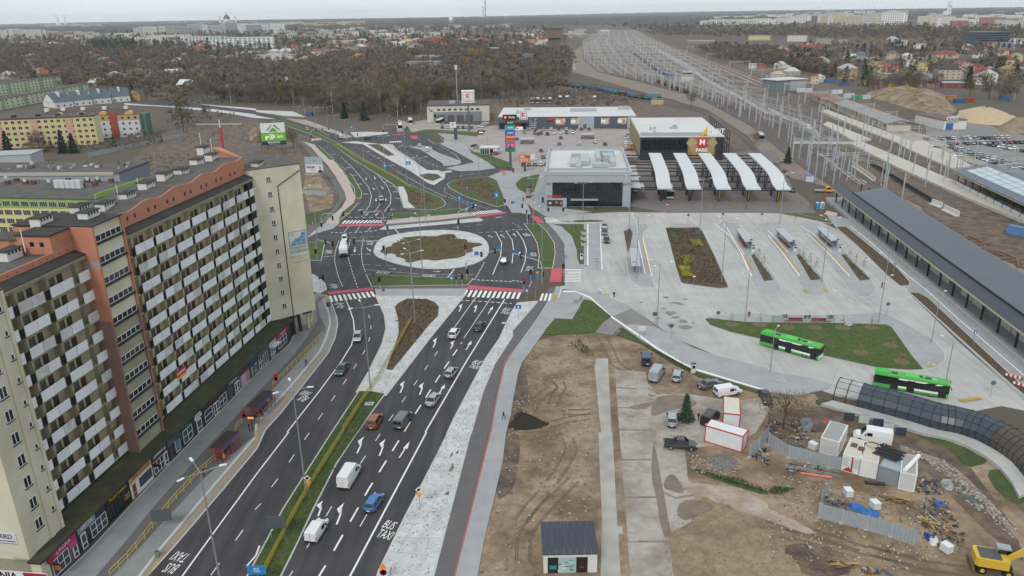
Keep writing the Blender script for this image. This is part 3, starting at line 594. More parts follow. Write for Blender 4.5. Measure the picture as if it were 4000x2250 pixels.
def gallery(t0,t1,pairs,singles,louv):
 bx('wall',BL,-12,-.95,t0,t1,4.25,35.35,m_beige)
 if t1>50:bx('stair_opening_shade',BL,-.9,-.1,62.2,64.3,4.8,35.0,m_dark)  # solid dark block painted in place of the shade inside the opening
 for z in FLZ+[35.0]:
  bx('gallery_floor',BL,-.95,-.03,t0,t1,z-.28,z-.02,m_creamg)
 for z in FLZ:
  for(a,w,me_)in pairs:
   pan(me_,a,z);pan(me_,a+w+.07,z)
   put('gallery_window',gw_me,(-.95,a+1.25,z+.85),BL);put('gallery_door',gd_me,(-.95,a+2.75,z),BL)
   put('partition',fn_me,(0,a-.42,z),BL);put('railing',rl_me,(0,a-.81,z),BL)
  for(a,me_)in singles:pan(me_,a,z)
  for a in louv:put('slat_screen',lv_me,(-.02,a,z+1.15),BL)
gallery(20.1,64.4,[(24.1+5.46*i,2.3,pn_me)for i in range(7)],[(62.35,ps_me)],[])
gallery(-3.6,13.45,[(.2,2.15,p2_me),(5.7,2.15,p2_me)],[(11.25,p2_me),(-2.9,p2_me)],[4.7,10.2,-.72])
for t0,t1 in((20.15,64.4),(-3.6,13.4)):
 MB().prism([(-1.5,t0),(.12,t0),(.12,t1),(-1.5,t1)],35.0,35.3,m_creamg).build('eave',None,BL)
 e=MB();e.add([(-1.5,t0,35.95),(.15,t0,35.42),(.15,t1,35.42),(-1.5,t1,35.95),(.15,t0,35.3),(.15,t1,35.3)],[(0,1,2,3),(1,4,5,2)],m_feltd);e.build('eave_roof',None,BL)
 # attic of the long part: wavy orange parapet with the roof behind it
def attz(t):return 38.1+.028*(t-20)+.26*math.sin((t-20)/44*2*math.pi*5)
at=MB();N_=44
for i in range(N_):
 a,b=20.1+44.6*i/N_,20.1+44.6*(i+1)/N_
 at.add([(-1.5,a,35.3),(-1.5,b,35.3),(-1.5,b,attz(b)),(-1.5,a,attz(a)),(-1.75,a,attz(a)),(-1.75,b,attz(b))],[(0,1,2,3),(3,2,5,4)])
at.build('attic_wall',m_orange,BL)
rf=MB()
for i in range(N_):
 a,b=20.1+44.6*i/N_,20.1+44.6*(i+1)/N_
 rf.add([(-1.74,a,attz(a)-.1),(-1.74,b,attz(b)-.1),(-12.1,b,attz(b)-.5),(-12.1,a,attz(a)-.5)],[(0,1,2,3)])
ROOF=rf.build('roof',m_felt,BL);bx('attic_wall',BL,-12.1,-11.9,20.1,64.7,30,37.6,m_orange)
aw=MB();aw.box(0,.03,0,.42,0,.62,m_dark);aw_me=aw.mesh('attic_window')
for i in range(7):
 for j in(0,1.9):put('attic_window',aw_me,(-1.5,25.6+5.46*i+j,36.75),BL)
 # left part: parapet, roof, small holes
bx('attic_wall',BL,-1.75,-1.5,-9.9,13.45,35.3,36.75,m_orange)
bx('roof',BL,-12,-1.75,-9.9,13.45,35.4,36.45,m_felt)
vh=MB();vh.box(0,.03,0,.16,0,.16,m_dark);vh_me=vh.mesh('vent_hole')
for t in(1.3,2.9,5.6,6.9,8.2,9.3,10.6,12.1):put('vent_hole',vh_me,(-1.5,t,36.2),BL)
# stair tower
tw=MB();tw.box(-10,1.42,13.45,20.1,3.9,39.0,m_orange);tw.build('stair_tower',None,BL)
for z0,z1,mm,mf in((3.9,25.5,m_brownr,m_creamg),(25.5,39.15,m_orange,m_cream)):
 bx('tower_side',BL,-2.2,1.75,13.42,13.8,z0,z1,mm);bx('tower_side',BL,1.2,1.75,19.72,20.13,z0,z1,mm)
 bx('tower_front',BL,1.3,1.5,13.8,19.72,z0,z1,mf)
bx('grey_patch',BL,-2.21,1.77,13.41,13.6,33.2,34.3,P('9a8a86'))
bx('tower_roof',BL,-10.1,1.8,13.4,20.15,39.15,39.3,m_feltd)
twm=win_meshes(5.7,.95,5,None,False);
for k in range(11):
 z=36.85-3.0*k;w_=window(BL,twm,(1.5,13.9,z),0,5);bx('sill_ledge',BL,1.5,1.85,13.75,19.75,z-.32,z-.05,m_feltd)
 # penthouse beside the tower
bx('lift_house',BL,-6.3,-1.6,9.6,13.42,36.4,38.9,m_orange);bx('lift_house_roof',BL,-6.5,-1.45,9.4,13.41,38.9,39.1,m_feltd)
bx('lift_house',BL,-12,-6.3,9.9,13.42,36.4,38.2,m_orange);bx('lift_house_roof',BL,-12.1,-6.31,9.7,13.41,38.2,38.35,m_felt)
lw=MB();lw.box(0,.6,-.03,.0,0,.6,m_glass);lw_me=lw.mesh('window')
for x in(-4.6,-3.2):put('window',lw_me,(x,9.6,37.5),BL)
la=MB()
for x in(-7.6,-7.1):la.tube((x,9.75,36.4),(x,9.75,39.0),.03,n=5,m=P('6b3a2c'))
for i in range(7):la.tube((-7.6,9.75,36.7+i*.35),(-7.1,9.75,36.7+i*.35),.02,n=4,m=P('6b3a2c'))
la.build('roof_ladder',None,BL)
# left end section with its two columns of windows and the pawnshop board
bx('end_section',BL,-12,2.0,-9.9,-3.6,0,36.5,m_cream);bx('end_roof',BL,-12.1,2.1,-10.0,-3.5,36.5,36.7,m_felt)
bx('pilaster',BL,2.0,2.12,-9.9,-8.9,4.2,36.5,m_cream);bx('pilaster',BL,2.0,2.12,-6.0,-5.3,4.2,36.5,m_cream);bx('pilaster',BL,2.0,2.1,-4.1,-3.6,4.2,36.5,m_cream)
wb=win_meshes(1.15,1.45,2);ws=win_meshes(.5,.75,1)
for k in range(10):
 window(BL,wb,(2.0,-7.75,6.75+2.97*k),0,2);window(BL,ws,(2.0,-4.85,7.4+2.97*k),0,1)
m_ink=P('1d2a52');ES=bx('pawnshop_board',BL,-4.2,1.2,-9.98,-9.9,6.3,7.95,P('c6c5c8'))
frame_text('lettering','LOMBARD',.95,m_ink,ES,(-1.35,-10.0,7.45),(1,0,0),(0,0,1),sx=.95)
bx('print_line',ES,-4.0,1.0,-9.99,-9.981,6.75,6.87,m_ink);bx('print_line',ES,-4.0,1.1,-9.99,-9.981,6.4,6.55,P('8d7c72'))
OB=bx('shop_board',BL,-9,3.9,-9.97,-9.9,.9,2.3,P('d6d4d4'));frame_text('lettering','ONIA',1.4,P('141414'),OB,(-1.9,-9.99,1.6),(1,0,0),(0,0,1),bold=.03)
bx('red_print',OB,.7,3.85,-9.985,-9.972,1.3,2.25,P('a01f33'))
bx('ground_floor_wall',BL,-12,3.3,-9.9,-8.6,0,4.1,m_cream)
# right end: oblique wall, wing behind it, pillars under the overhang
A_,B_=(0,64.4),(6.93,71.71)
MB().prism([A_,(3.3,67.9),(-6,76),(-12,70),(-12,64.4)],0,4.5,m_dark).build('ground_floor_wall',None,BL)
MB().prism([A_,B_,(-7.5,84),(-14,77.5),(-12,64.4)],4.5,36.7,m_cream,True).build('end_wing',None,BL)
MB().prism([(-.2,64.3),(7.05,71.73),(-7.5,84.2),(-14.2,77.5),(-12,64.3)],36.7,36.9,m_felt,True).build('end_roof',None,BL)
MB().prism([(-14,77.4),(-9,82.6),(-22,82),(-24,72),(-16,69)],4,33.5,m_cream).build('rear_wing',None,BL)
MB().prism([(-13.8,77.4),(-8.8,82.8),(-22.2,82.2),(-24.2,71.8),(-16,68.8)],33.5,33.7,m_felt).build('rear_roof',None,BL)
MB().prism([(-1.5,64.7),(-1.75,64.4),(-14,76.2),(-12.6,77)],36.9,39.2,m_orange).build('attic_wall',None,BL)
E_D=Vector((6.93,7.31)).normalized();E_R=math.atan2(E_D.y,E_D.x)-math.pi/2
def EP(s,z,out=0.0):return(s*E_D.x+out*E_D.y,64.4+s*E_D.y-out*E_D.x,z)
we=win_meshes(.85,.95,2)
for k in range(10):window(BL,we,EP(2.72,6.85+3.03*k,.0),E_R,2)
dp=MB();dp.tube(EP(4.9,.2,.08),EP(4.9,32.9,.08),.08,m=m_dark);dp.tube(EP(4.9,32.9,.08),EP(10.0,35.5,.08),.08,m=m_dark);dp.build('drainpipe',None,BL)
m_sb=P('3f7fa6');SG=MB()
for s0,s1,z0,z1 in((5.9,10.0,22.72,22.84),(5.9,10.0,18.2,18.32),(5.9,6.02,18.32,22.72),(9.88,10.0,18.32,22.72),(6.02,9.88,19.75,19.85)):
 a,b=EP(s0,0,.03),EP(s1,0,.03);c,d=EP(s1,0,.0),EP(s0,0,.0);SG.prism([a[:2],b[:2],c[:2],d[:2]],z0,z1,m_sb,True)
SGo=SG.build('housing_sign',None,BL);SGo['label']='blue framed sign with a rising graph and two words'
gr=MB();pr=[(6.25,20.3),(6.55,20.75),(6.9,20.7),(7.35,21.6),(7.75,21.2),(8.3,21.5),(8.8,22.3),(9.5,22.5),(9.6,22.4)]
for(s0,z0),(s1,z1)in zip(pr[:-1],pr[1:]):
 if s1-s0<.05:continue
 a,b=EP(s0,0,.03),EP(s1,0,.03);gr.add([(a[0],a[1],19.95),(b[0],b[1],19.95),(b[0],b[1],z1),(a[0],a[1],z0)],[(0,1,2,3)],m_sb)
gr.build('sign_graph',None,SGo)
cr=MB()
for s in(7.35,8.55):a,b=EP(s,0,.04),EP(s+.1,0,.04);cr.add([(*a[:2],19.9),(*b[:2],19.9),(*b[:2],22.4),(*a[:2],22.4)],[(0,1,2,3)],m_cream)
a,b=EP(6.1,0,.04),EP(9.8,0,.04);cr.add([(*a[:2],20.35),(*b[:2],20.35),(*b[:2],20.45),(*a[:2],20.45)],[(0,1,2,3)],m_cream);cr.build('sign_grid',None,SGo)
ex=(E_D.x,E_D.y,0)
for t_,sz,s,z,c_ in(('RODZINA',.72,7.95,19.3,'3a5f7c'),('KOLEJOWA',.66,7.95,18.65,'3a5f7c'),('SM',.6,6.6,22.2,'9fa08e'),('50',.5,9.2,21.6,'c9d0c4'),('lat',.5,9.2,21.1,'c9d0c4'),('MIESZKANIA, LOKALE',.46,7.95,17.4,'7f93a0'),('GARAŻE',.46,7.95,16.8,'7f93a0'),('TEL.085 742 50 23',.46,7.95,16.15,'7f93a0')):
 frame_text('lettering',t_,sz,P(c_),SGo,EP(s,z,.04),ex,(0,0,1),.005)
pl=MB();pc=P('b5b08f')
for s0,w in((6.3,.5),(8.3,.45)):
 a,b=EP(s0,0,-.8),EP(s0+w,0,-.8);mm_=m_dark if s0<7 else pc
 pl.bar(EP(s0,4.5,-.9),EP(s0+.25,0,-.9),.45,.6,mm_)
pl.bar(EP(9.7,4.5,-.9),EP(8.75,0,-.9),.4,.6,pc);pl.build('overhang_pillar',None,BL)
st=MB()
for i in range(5):st.bc((*EP(8.9,0,-.45)[:2],.5+i*.25),(.06,.5,.125),P('d9a520')if i%2 else m_dark,E_R)
st.build('hazard_plate',None,BL)
hb=MB();a=EP(8.0,4.35,.06);hb.bc(a,(.08,2.2,.45),P('2a3d5c'),E_R);hb.build('blue_street_plate',None,BL)
# chimneys on the roofs
ch=MB();ch.box(-.75,.75,-1.3,1.3,-.6,1.0,m_white2);ch.box(-.95,.95,-1.5,1.5,1.0,1.12,m_feltd)
for i in range(4):ch.box(.74,.77,-1.05+i*.6,-.75+i*.6,.55,.9,m_dark)
ch_me=ch.mesh('chimney')
for u,v in((815,610),(985,535),(1140,480),(1280,410),(1410,370),(1530,310),(1645,272),(1990,300),(165,1000),(1580,215)):
 x,y=BW((u/1.9815,500+v/1.9815),38.2 if u<1800 and u>300 else 36.7);put('chimney',ch_me,(min(x,-6.0)if u<1900 else x,y,(attz(y)-.3)if u>300 and u<1800 else 36.7),BL)
for u,v in((325,735),(625,645),(690,690)):
 x,y=BW((u/1.9815,500+v/1.9815),39.3);put('chimney',ch_me,(x,y,39.2),BL)
an=MB()
for u,v in((1555,120),(1640,170),(920,560),(1080,500),(190,930)):
 x,y=BW((u/1.9815,500+v/1.9815),38);an.tube((x,y,37.5),(x,y,40.5),.06,n=5,m=m_frame)
an.build('antenna',None,BL)
# people on the galleries are too small to see; banner on one panel
bn=bx('sale_banner',BL,.06,.09,28.2,31.2,9.1,10.2,P('c23b3f'));bx('sale_banner',BL,.06,.1,28.2,31.2,8.7,9.1,P('d3b21f'));frame_text('lettering','SPRZEDAM',.5,P('e8e4e0'),bn,(.1,29.7,9.7),(0,1,0),(0,0,1))
# ------------------------------------------------------------------ shops under the block
SHX=3.2
bx('shop_body',BL,0,SHX-.1,-8.6,66.2,0,3.85,m_dark)
can=MB();can.add([(0,-9.9,4.45),(3.75,-9.9,4.15),(3.75,66.6,4.35),(0,64.4,4.6),(3.75,-9.9,3.8),(3.75,66.6,3.95),(0,-9.9,3.8),(0,64.4,3.95),(2,66.4,4.5)],[(0,1,2,8,3),(1,4,5,2),(0,6,4,1),(6,7,5,4)],m_moss);can.build('shop_canopy',None,BL)
bx('shop_canopy',BL,2.0,3.76,-10.3,-9.8,3.9,4.2,m_feltd)
def shopwin(t0,t1,z0,z1,nv,nh,par,fr=None,gl=None):
 w=(t1-t0);wm=MB();fr=fr or m_frame
 for i in range(nv+1):y=t0+w*i/nv;wm.box(SHX+.02,SHX+.07,y-.04,y+.04,z0,z1,fr)
 for j in range(nh+1):
  z=z0+(z1-z0)*j/nh;wm.box(SHX+.02,SHX+.068,t0,t1,z-.04,z+.04,fr)
 o=wm.build('shop_window',None,par)
 for i in range(nv):
  for j in range(nh):bx('pane',par,SHX+.01,SHX+.03,t0+w*i/nv+.04,t0+w*(i+1)/nv-.04,z0+(z1-z0)*j/nh+.04,z0+(z1-z0)*(j+1)/nh-.04,gl or m_glass2)
 return o
def shop(t0,t1,wall,sign=None,txt=None,tcol='e6e6e6',ts=.6,wins=(),doors=(),st=None,z0=2.55,z1=3.7,shear=0.0):
 u=bx('shop_front',BL,SHX-.1,SHX,t0,t1,0,3.84,wall)
 if sign:
  a,b=st or(t0+.1,t1-.1);bx('shop_sign',u,SHX,SHX+.1,a,b,z0,z1,sign)
  if txt:frame_text('lettering',txt,ts,P(tcol),u,(SHX+.12,(a+b)/2,(z0+z1)/2),(0,1,0),(0,0,1),shear=shear)
 for w in wins:shopwin(*w[:6],u,*(w[6:]))
 for d0,d1,c_ in doors:
  bx('door',u,SHX,SHX+.06,d0,d1,.05,2.3,P(c_));bx('pane',u,SHX+.06,SHX+.075,d0+.15,d1-.15,.9,2.1,m_glass2);bx('pane',u,SHX+.06,SHX+.075,d0+.15,d1-.15,.2,.75,m_glass2)
 return u
g_=P('55565c');k_=P('1e1d1f');n_=P('232a3d')
u=shop(-8.55,-3.55,g_,P('a5295f'),'LAURA','d9b9c6',.85,[(-8.2,-5.3,.3,2.4,3,2)],[(-4.55,-3.7,'d8d8d8')],(-8.3,-3.6));bx('shop_sign',u,SHX+.1,SHX+.12,-5.1,-3.7,1.75,2.6,P('b14a74'))
cd=MB();cd.tube((SHX+.3,-8.5,3.2),(SHX+.4,-8.5,3.2),.55,n=16,m=P('8c1730'));cd.build('round_sign',None,u);bx('sign_arm',u,SHX,SHX+1.4,-8.3,-8.2,2.2,2.35,k_);bx('hanging_sign',u,SHX+.2,SHX+1.2,-8.3,-8.22,1.5,2.1,P('a35a24'))
u=shop(-3.5,2.4,n_,P('7d878b'),'OPTYK','dfe3e3',.75,[(-.9,2.3,.35,2.3,3,2)],[(-2.9,-1.9,'c9c9c9')],(-3.2,.3));bx('shop_sign',u,SHX,SHX+.11,.45,2.35,2.55,3.7,P('1f2838'))
u=shop(2.45,8.0,k_,P('161516'),'Royal Kebab','c79a1c',.75,[(2.7,5.9,.2,2.5,4,1,k_,m_glass)],(),shear=.3);frame_text('lettering','Royal',.5,P('b9a14a'),u,(SHX+.05,7.0,1.7),(0,1,0),(0,0,1),shear=.3);frame_text('lettering','Kebab',.5,P('b9a14a'),u,(SHX+.05,7.0,1.2),(0,1,0),(0,0,1),shear=.3)
u=shop(8.05,13.5,P('cfcac3'),P('b58c5a'),'Sklep Firmowy','6b3d1f',.7,[(10.0,13.3,.6,2.3,1,1)],[(8.35,9.3,'b9927a')],shear=.15);
u=shop(13.55,17.75,n_,P('232a38'),'LOMPART.pl','dde0e4',.62,[(13.8,16.5,.3,2.35,3,2)],[(16.7,17.6,'d6d6d6')]);bx('red_stripe',u,SHX,SHX+.12,13.6,17.6,2.42,2.54,P('a8202c'));bx('awning',u,SHX,SHX+1.3,13.75,13.85,1.9,2.3,k_)
u=shop(17.8,21.4,P('2f2320'),P('4a5560'),None,wins=[(19.9,21.2,.4,2.6,1,1,m_frame,P('4c7090'))],doors=[(18.2,19.2,'34302e')]);gc=MB();gc.bc((SHX+.5,20.8,3.0),(.15,.9,.3),P('1d5a3c'));gc.bc((SHX+.5,20.8,3.0),(.14,.3,.9),P('1d5a3c'));gc.build('pharmacy_cross',None,u)
u=shop(21.5,25.6,n_,None,wins=[(22.3,25.0,.5,2.7,2,2)]);frame_text('lettering','APTEKA',.75,P('1f6e4a'),u,(SHX+.1,23.4,3.2),(0,1,0),(0,0,1),.05,bold=.02)
u=shop(25.65,28.7,n_,None,doors=[(26.5,28.0,'d5d5d5')]);ac=MB();ac.prism([(0,0)]*0 or[(0,0),(1,0),(1,1)],0,.001)if False else None
ap=[(27.2+1.15*math.cos(a),2.55+1.15*math.sin(a))for a in[math.pi*i/12 for i in range(13)]]
am=MB();am.add([(SHX+.1,y,z)for y,z in ap]+[(SHX,y,z)for y,z in ap],[tuple(range(13))]+[(i,i+13,i+14,i+1)for i in range(12)],P('b9c9bf'));am.build('arch_sign',None,u);frame_text('lettering','APTEKA',.4,P('2c6b4c'),u,(SHX+.12,27.2,3.0),(0,1,0),(0,0,1))
u=shop(28.75,37.1,n_,P('3d2420'),None,wins=[(29.2,31.7,.5,2.45,1,2),(34.4,36.8,.5,2.45,2,2)],doors=[(32.2,33.1,'c8c8c8'),(33.1,34.0,'c8c8c8')])
u=shop(37.15,42.3,P('2b2f38'),P('343a44'),'E-Papierosy','cfd3d6',.62,[(37.5,39.0,.5,2.4,1,1,P('4c5a66'))],[(40.1,41.0,'d0d0d0'),(41.0,41.9,'d0d0d0')],shear=.1)
u=shop(42.35,46.2,P('8a7480'),P('4a2233'),None,wins=[(42.7,44.6,.3,2.5,1,1,P('9c8a94'),P('a894a0'))]);
u=shop(46.25,49.8,P('2a2f3f'),P('1f2a66'),None,wins=[(46.6,47.8,.3,2.4,1,1,k_,P('6f8a55'))],doors=[(48.3,49.3,'9aa0a0')])
u=shop(49.85,55.0,P('33363c'),P('4a4d52'),None,wins=[(50.2,51.9,.3,2.7,2,2),(52.5,54.3,.3,2.5,2,1)])
u=shop(55.05,58.7,P('3a3d42'),P('9a9c98'),None,doors=[(55.8,56.8,'dcdcdc'),(56.8,57.8,'dcdcdc')]);MB().prism([(SHX,55.3),(SHX+1.2,55.3),(SHX+1.2,58.2),(SHX,58.2)],2.6,2.8,P('c4c6c4'),True).build('entrance_roof',None,u)
u=shop(58.75,66.0,P('2d2f35'),P('a3184f'),None,wins=[(59.3,63.6,.4,2.4,3,2)],st=(59.1,64.4));bx('sign_print',u,SHX+.1,SHX+.12,60.6,63.2,3.05,3.25,P('d8a9bd'))
# ------------------------------------------------------------------ generic buildings: local x along the front (left to right), y to the back
WINC={}
def wbox(w,h,col='2a3036',fr='d0d0cc',nv=2):
 k=(round(w,2),round(h,2),col,fr,nv)
 if k not in WINC:
  m=MB();F=P(fr);Gm=P(col,.2)
  if fr:m.box(0,w,-.06,.0,0,h,F)
  for i in range(nv):m.box(w*i/nv+.05,w*(i+1)/nv-.05,-.09,-.05,.06,h-.06,Gm)
  WINC[k]=m.mesh('window')
 return WINC[k]
def front(a,b):d=b-a;return math.atan2(d.y,d.x),Vector((d.x,d.y)).length
def building(name,label,cat,a,b,depth,h,wall,roof=None,rtype='flat',floors=0,cols=0,ww=1.4,wh=1.4,sides=(),par=.4,group=None,over=.3,wcol='2a3036',wfr='d0d0cc',z0=1.0,rh=2.5,scols=None):
 rz,L=front(a,b);t=thing(name,label,cat,(a.x,a.y,0),rz,group)
 bx('wall',t,0,L,0,depth,0,h,wall)
 rm=roof or m_felt
 if rtype=='flat':
  bx('roof',t,-over,L+over,-over,depth+over,h,h+par,rm)
 elif rtype=='hip':
  i=min(L,depth)*.5;o=over
  m=MB();m.add([(-o,-o,h),(L+o,-o,h),(L+o,depth+o,h),(-o,depth+o,h)]+([(i,depth/2,h+rh),(L-i,depth/2,h+rh)]if L>=depth else[(L/2,i,h+rh),(L/2,depth-i,h+rh)]),[(3,2,1,0)]+([(0,1,5,4),(1,2,5),(2,3,4,5),(3,0,4)]if L>=depth else[(0,1,4),(1,2,5,4),(2,3,5),(3,0,4,5)]),rm);m.build('roof',None,t)
 elif rtype=='gable':
  o=over;m=MB();m.add([(-o,-o,h),(L+o,-o,h),(L+o,depth+o,h),(-o,depth+o,h),(-o,depth/2,h+rh),(L+o,depth/2,h+rh)],[(0,1,5,4),(2,3,4,5),(3,2,1,0)],rm);m.build('roof',None,t)
  g=MB();g.add([(0,0,h),(0,depth,h),(0,depth/2,h+rh-.1),(L,0,h),(L,depth,h),(L,depth/2,h+rh-.1)],[(0,2,1),(3,4,5)],wall);g.build('gable',None,t)
 elif rtype=='gabley':
  o=over;m=MB();m.add([(-o,-o,h),(L+o,-o,h),(L+o,depth+o,h),(-o,depth+o,h),(L/2,-o,h+rh),(L/2,depth+o,h+rh)],[(0,4,5,3),(1,2,5,4),(3,2,1,0)],rm);m.build('roof',None,t)
  g=MB();g.add([(0,0,h),(L,0,h),(L/2,0,h+rh-.1),(0,depth,h),(L,depth,h),(L/2,depth,h+rh-.1)],[(0,1,2),(3,5,4)],wall);g.build('gable',None,t)
 if floors and cols:
  me=wbox(ww,wh,wcol,wfr);fh=(h-.3)/floors
  for f in range(floors):
   for c in range(cols):put('window',me,(L*(c+.5)/cols-ww/2,0,z0+fh*f),t)
  for sd in sides:
   n=scols or max(1,int(depth/4.5))
   for f in range(floors):
    for c in range(n):
     y=depth*(c+.5)/n
     if sd=='r':put('window',me,(L,y-ww/2,z0+fh*f),t,math.pi/2)
     else:put('window',me,(0,y+ww/2,z0+fh*f),t,-math.pi/2)
 return t,L
m_metalw=M('white_membrane','c9c9c7',.7,var=.06,scale=.1,col2='b9b8b4',mixs=.05)
m_gpan=M('grey_cladding','9aa0a4',.55,var=.05,scale=.5);m_dpan=M('dark_cladding','4b5359',.6,var=.06,scale=.4);m_blk=M('black_cladding','26282b',.5,var=.08,scale=.6)
m_gold=M('gold_cladding','8a764f',.5,var=.1,scale=.5)
VX,VZ=(1,0,0),(0,0,1)
def ftext(par,txt,size,col,x,z,y=-.12,bold=0.0,depth=.03,sx=1.0):return frame_text('lettering',txt,size,P(col),par,(x,y,z),VX,VZ,depth,bold,sx)
# ---- supermarket
t,L=building('supermarket','long white-roofed supermarket with dark grey front and cart mural behind the car park','supermarket',W1('10 2440,1300'),Vector((74.8,452.9,0)),46,7.1,m_dpan,m_metalw,par=.25)
bx('entrance_canopy',t,L*.0,L*.22,-3,0,4.2,5.6,m_dpan);bx('entrance_glazing',t,1,L*.2,-.08,0,.2,4,m_glass);bx('red_entrance',t,L*.12,L*.165,-.2,-.05,.2,4.4,P('a8252c'))
bx('loading_bay',t,L*.585,L*.70,-.12,0,.1,7.3,m_gpan);bx('bay_door',t,L*.62,L*.645,-.16,-.1,.1,2.6,m_dpan);bx('end_cladding',t,L*.94,L,-.1,0,0,7.4,m_gpan)
lg=bx('roof_sign',t,L*.155,L*.215,-.6,-.2,5.0,11,P('d2d0d0'))
def klogo(par,x,z,s,y,col='b01f2b'):
 q=MB();b=s*.5;
 q.box(x-b,x-.05*s,y-.05,y,z+.05*s,z+b,P(col));q.box(x-b,x-.05*s,y-.05,y,z-b,z-.05*s,P(col))
 q.add([(x+.05*s,y-.03,z+.05*s),(x+b,y-.03,z+b),(x+.05*s,y-.03,z+b),(x+.05*s,y-.03,z-.05*s),(x+.05*s,y-.03,z-b),(x+b,y-.03,z-b),(x+.08*s,y-.03,z)],[(0,1,2),(3,4,5)],P(col));q.build('square_emblem',None,par)
fr_=MB()
for x0,x1,z0,z1 in((.165,.205,5.35,5.5),(.165,.205,10.5,10.65),(.163,.166,5.35,10.65),(.204,.207,5.35,10.65)):fr_.box(L*x0,L*x1,-.64,-.6,z0,z1,P('8d2530'))
fr_.build('sign_frame',None,lg);klogo(lg,L*.185,8.6,2.3,-.62);ftext(lg,'Kaufland',.95,'a8323c',L*.185,6.3,-.64)
for x0,x1,c1,c2 in((.42,.49,'c8bfae','b04438'),(.53,.6,'c9c3b6','7d6a52'),(.75,.81,'cfcabd','6d5f5a'),(.87,.935,'cfcabd','7d6238')):
 pb=bx('wall_poster',t,L*x0,L*x1,-.18,-.05,2.5,6.2,M('poster_'+c2,c1,.6,var=.1,scale=.8,col2=c2,mixs=.6,obj=True));bx('poster_print',pb,L*x0,L*(x0+x1)/2,-.2,-.18,3.4,5.2,P('e2e0dc'))
bx('tenant_board',t,L*.355,L*.40,-.15,-.04,5.2,6.5,P('b3372b'));bx('tenant_board',t,L*.355,L*.40,-.15,-.04,4.3,4.9,P('22201f'))
q=MB();wl_=P('c9cccf')
for z in(.9,2.2,3.4):q.bar((L*.225,-.1,z),(L*.275,-.1,z+.2),.12,.18,wl_)
for x in(.228,.245,.262,.275):q.bar((L*x,-.1,.8),(L*x,-.1,3.5),.12,.16,wl_)
for x in(.235,.265):q.tube((L*x,-.1,.5),(L*x,-.25,.5),.4,n=12,m=wl_)
for i in range(14):q.bc((L*(.226+rnd.random()*.055),-.1,3.9+i*.2),(.5,.08,.22),wl_)
q.build('cart_mural',None,t)
for x,y,w,d in((.53,22,16,5),(.12,14,6,5),(.17,30,4,4),(.9,30,7,5)):bx('rooftop_plant',t,L*x,L*x+w,y,y+d,7.3,9.0,m_gpan)
# ---- shopping park hall with the gym sign
a,b=W1('20 1292,1372',11),W1('20 2135,1368',11);a.z=b.z=0
t,L=building('retail_hall','black and gold retail hall with white roof and red M sign','shopping centre',a,b,66,10.6,m_blk,m_metalw,par=.35)
bx('glazed_front',t,.8,L*.56,-.1,0,4.8,9.6,m_glass)
for i in range(9):bx('mullion',t,.8+L*.06*i,.95+L*.06*i,-.16,-.1,4.8,9.6,m_blk)
bx('parapet',t,0,L*.8,1.0,1.3,10.9,12.6,m_gpan);bx('gold_side',t,-.25,0,0,66,2,11.1,m_gold)
gp=bx('gold_panel',t,L*.575,L*.90,-.2,0,.2,10.8,m_gold)
for x,z,c_ in((.62,8,'a89671'),(.86,8,'a3916b'),(.66,5,'9c8a62'),(.83,4.6,'9a8860'),(.74,9.2,'988659')):
 MB().add([(L*x-2.6,-.21,z),(L*x,-.21,z-2.6),(L*x+2.6,-.21,z),(L*x,-.21,z+2.4 if z<8.5 else z+1.4)],[(0,1,2,3)],P(c_)).build('diamond_print',None,gp)
mr_=bx('red_sign',t,L*.685,L*.80,-.4,-.2,6.0,10.2,P('c41f27'));ftext(mr_,'M',3.4,'eeeeee',L*.742,8.2,-.43,.12);ftext(gp,'PARK',2.2,'eeeeee',L*.742,4.6,-.24,.05)
ms_=MB();ms_.add([(L*.74,-.3,11.0),(L*.80,-.3,12.4),(L*.79,-.3,15.4),(L*.755,-.3,13.4),(L*.715,-.3,12.2)],[(0,1,2,3,4)],P('d6b41e'));ms_.build('yellow_star_sign',None,t);ftext(t,'McFIT',3.0,'e9e9e9',L*.90,13.2,-.3,.05)
SF=thing('steel_frame_screen','tall black steel screen along the right side of the retail hall','steel frame',t.location,t.rotation_euler[2])
for i in range(12):bx('post',SF,L+.2+2.5,L+.5+2.5,2+i*5,2.3+i*5,0,13,m_blk)
for z in(6,9,12.5):bx('rail',SF,L+2.75,L+2.95,2,60,z,z+.4,m_blk)
bx('deck',SF,L+.6,L+2.6,3,60,6.0,6.2,m_blk)
q=MB();
for x,y,w,d,h in((6,20,1,1,1.6),(8,22,1,1,1.2),(7,12,1.2,1,1),(16,24,4,2,.9),(18,27,2,2,1.4)):bx('roof_vent',t,x,x+w,y,y+d,10.9,10.9+h,m_gpan)
# ---- bus station building
a,b=Vector((12.4,263.0,0)),Vector((42.2,260.6,0))
t,L=building('bus_station_hall','grey bus station hall with big dark glass front and white roof','station building',a,b,50,11.6,m_gpan,m_metalw,par=.15)
for x0,x1,y0,y1 in((-.3,L+.3,-.3,.5),(-.3,L+.3,49.6,50.3),(-.3,.5,.5,49.6),(L-.5,L+.3,.5,49.6),(.5,L-.5,6.5,7.1)):bx('parapet',t,x0,x1,y0,y1,11.75,12.7,m_gpan)
gf=bx('glazed_front',t,L*.085,L*.905,-.08,0,.3,8.9,m_glass)
for i in range(11):x=L*(.085+.082*i);bx('mullion',t,x-.06,x+.06,-.16,-.08,.3,8.9,m_blk)
for z in(2.6,4.1,5.6,7.2):bx('transom',t,L*.085,L*.905,-.15,-.085,z,z+.1,m_blk)
bx('entrance_canopy',t,L*.3,L*.62,-2.2,-.1,2.9,3.1,m_gpan)
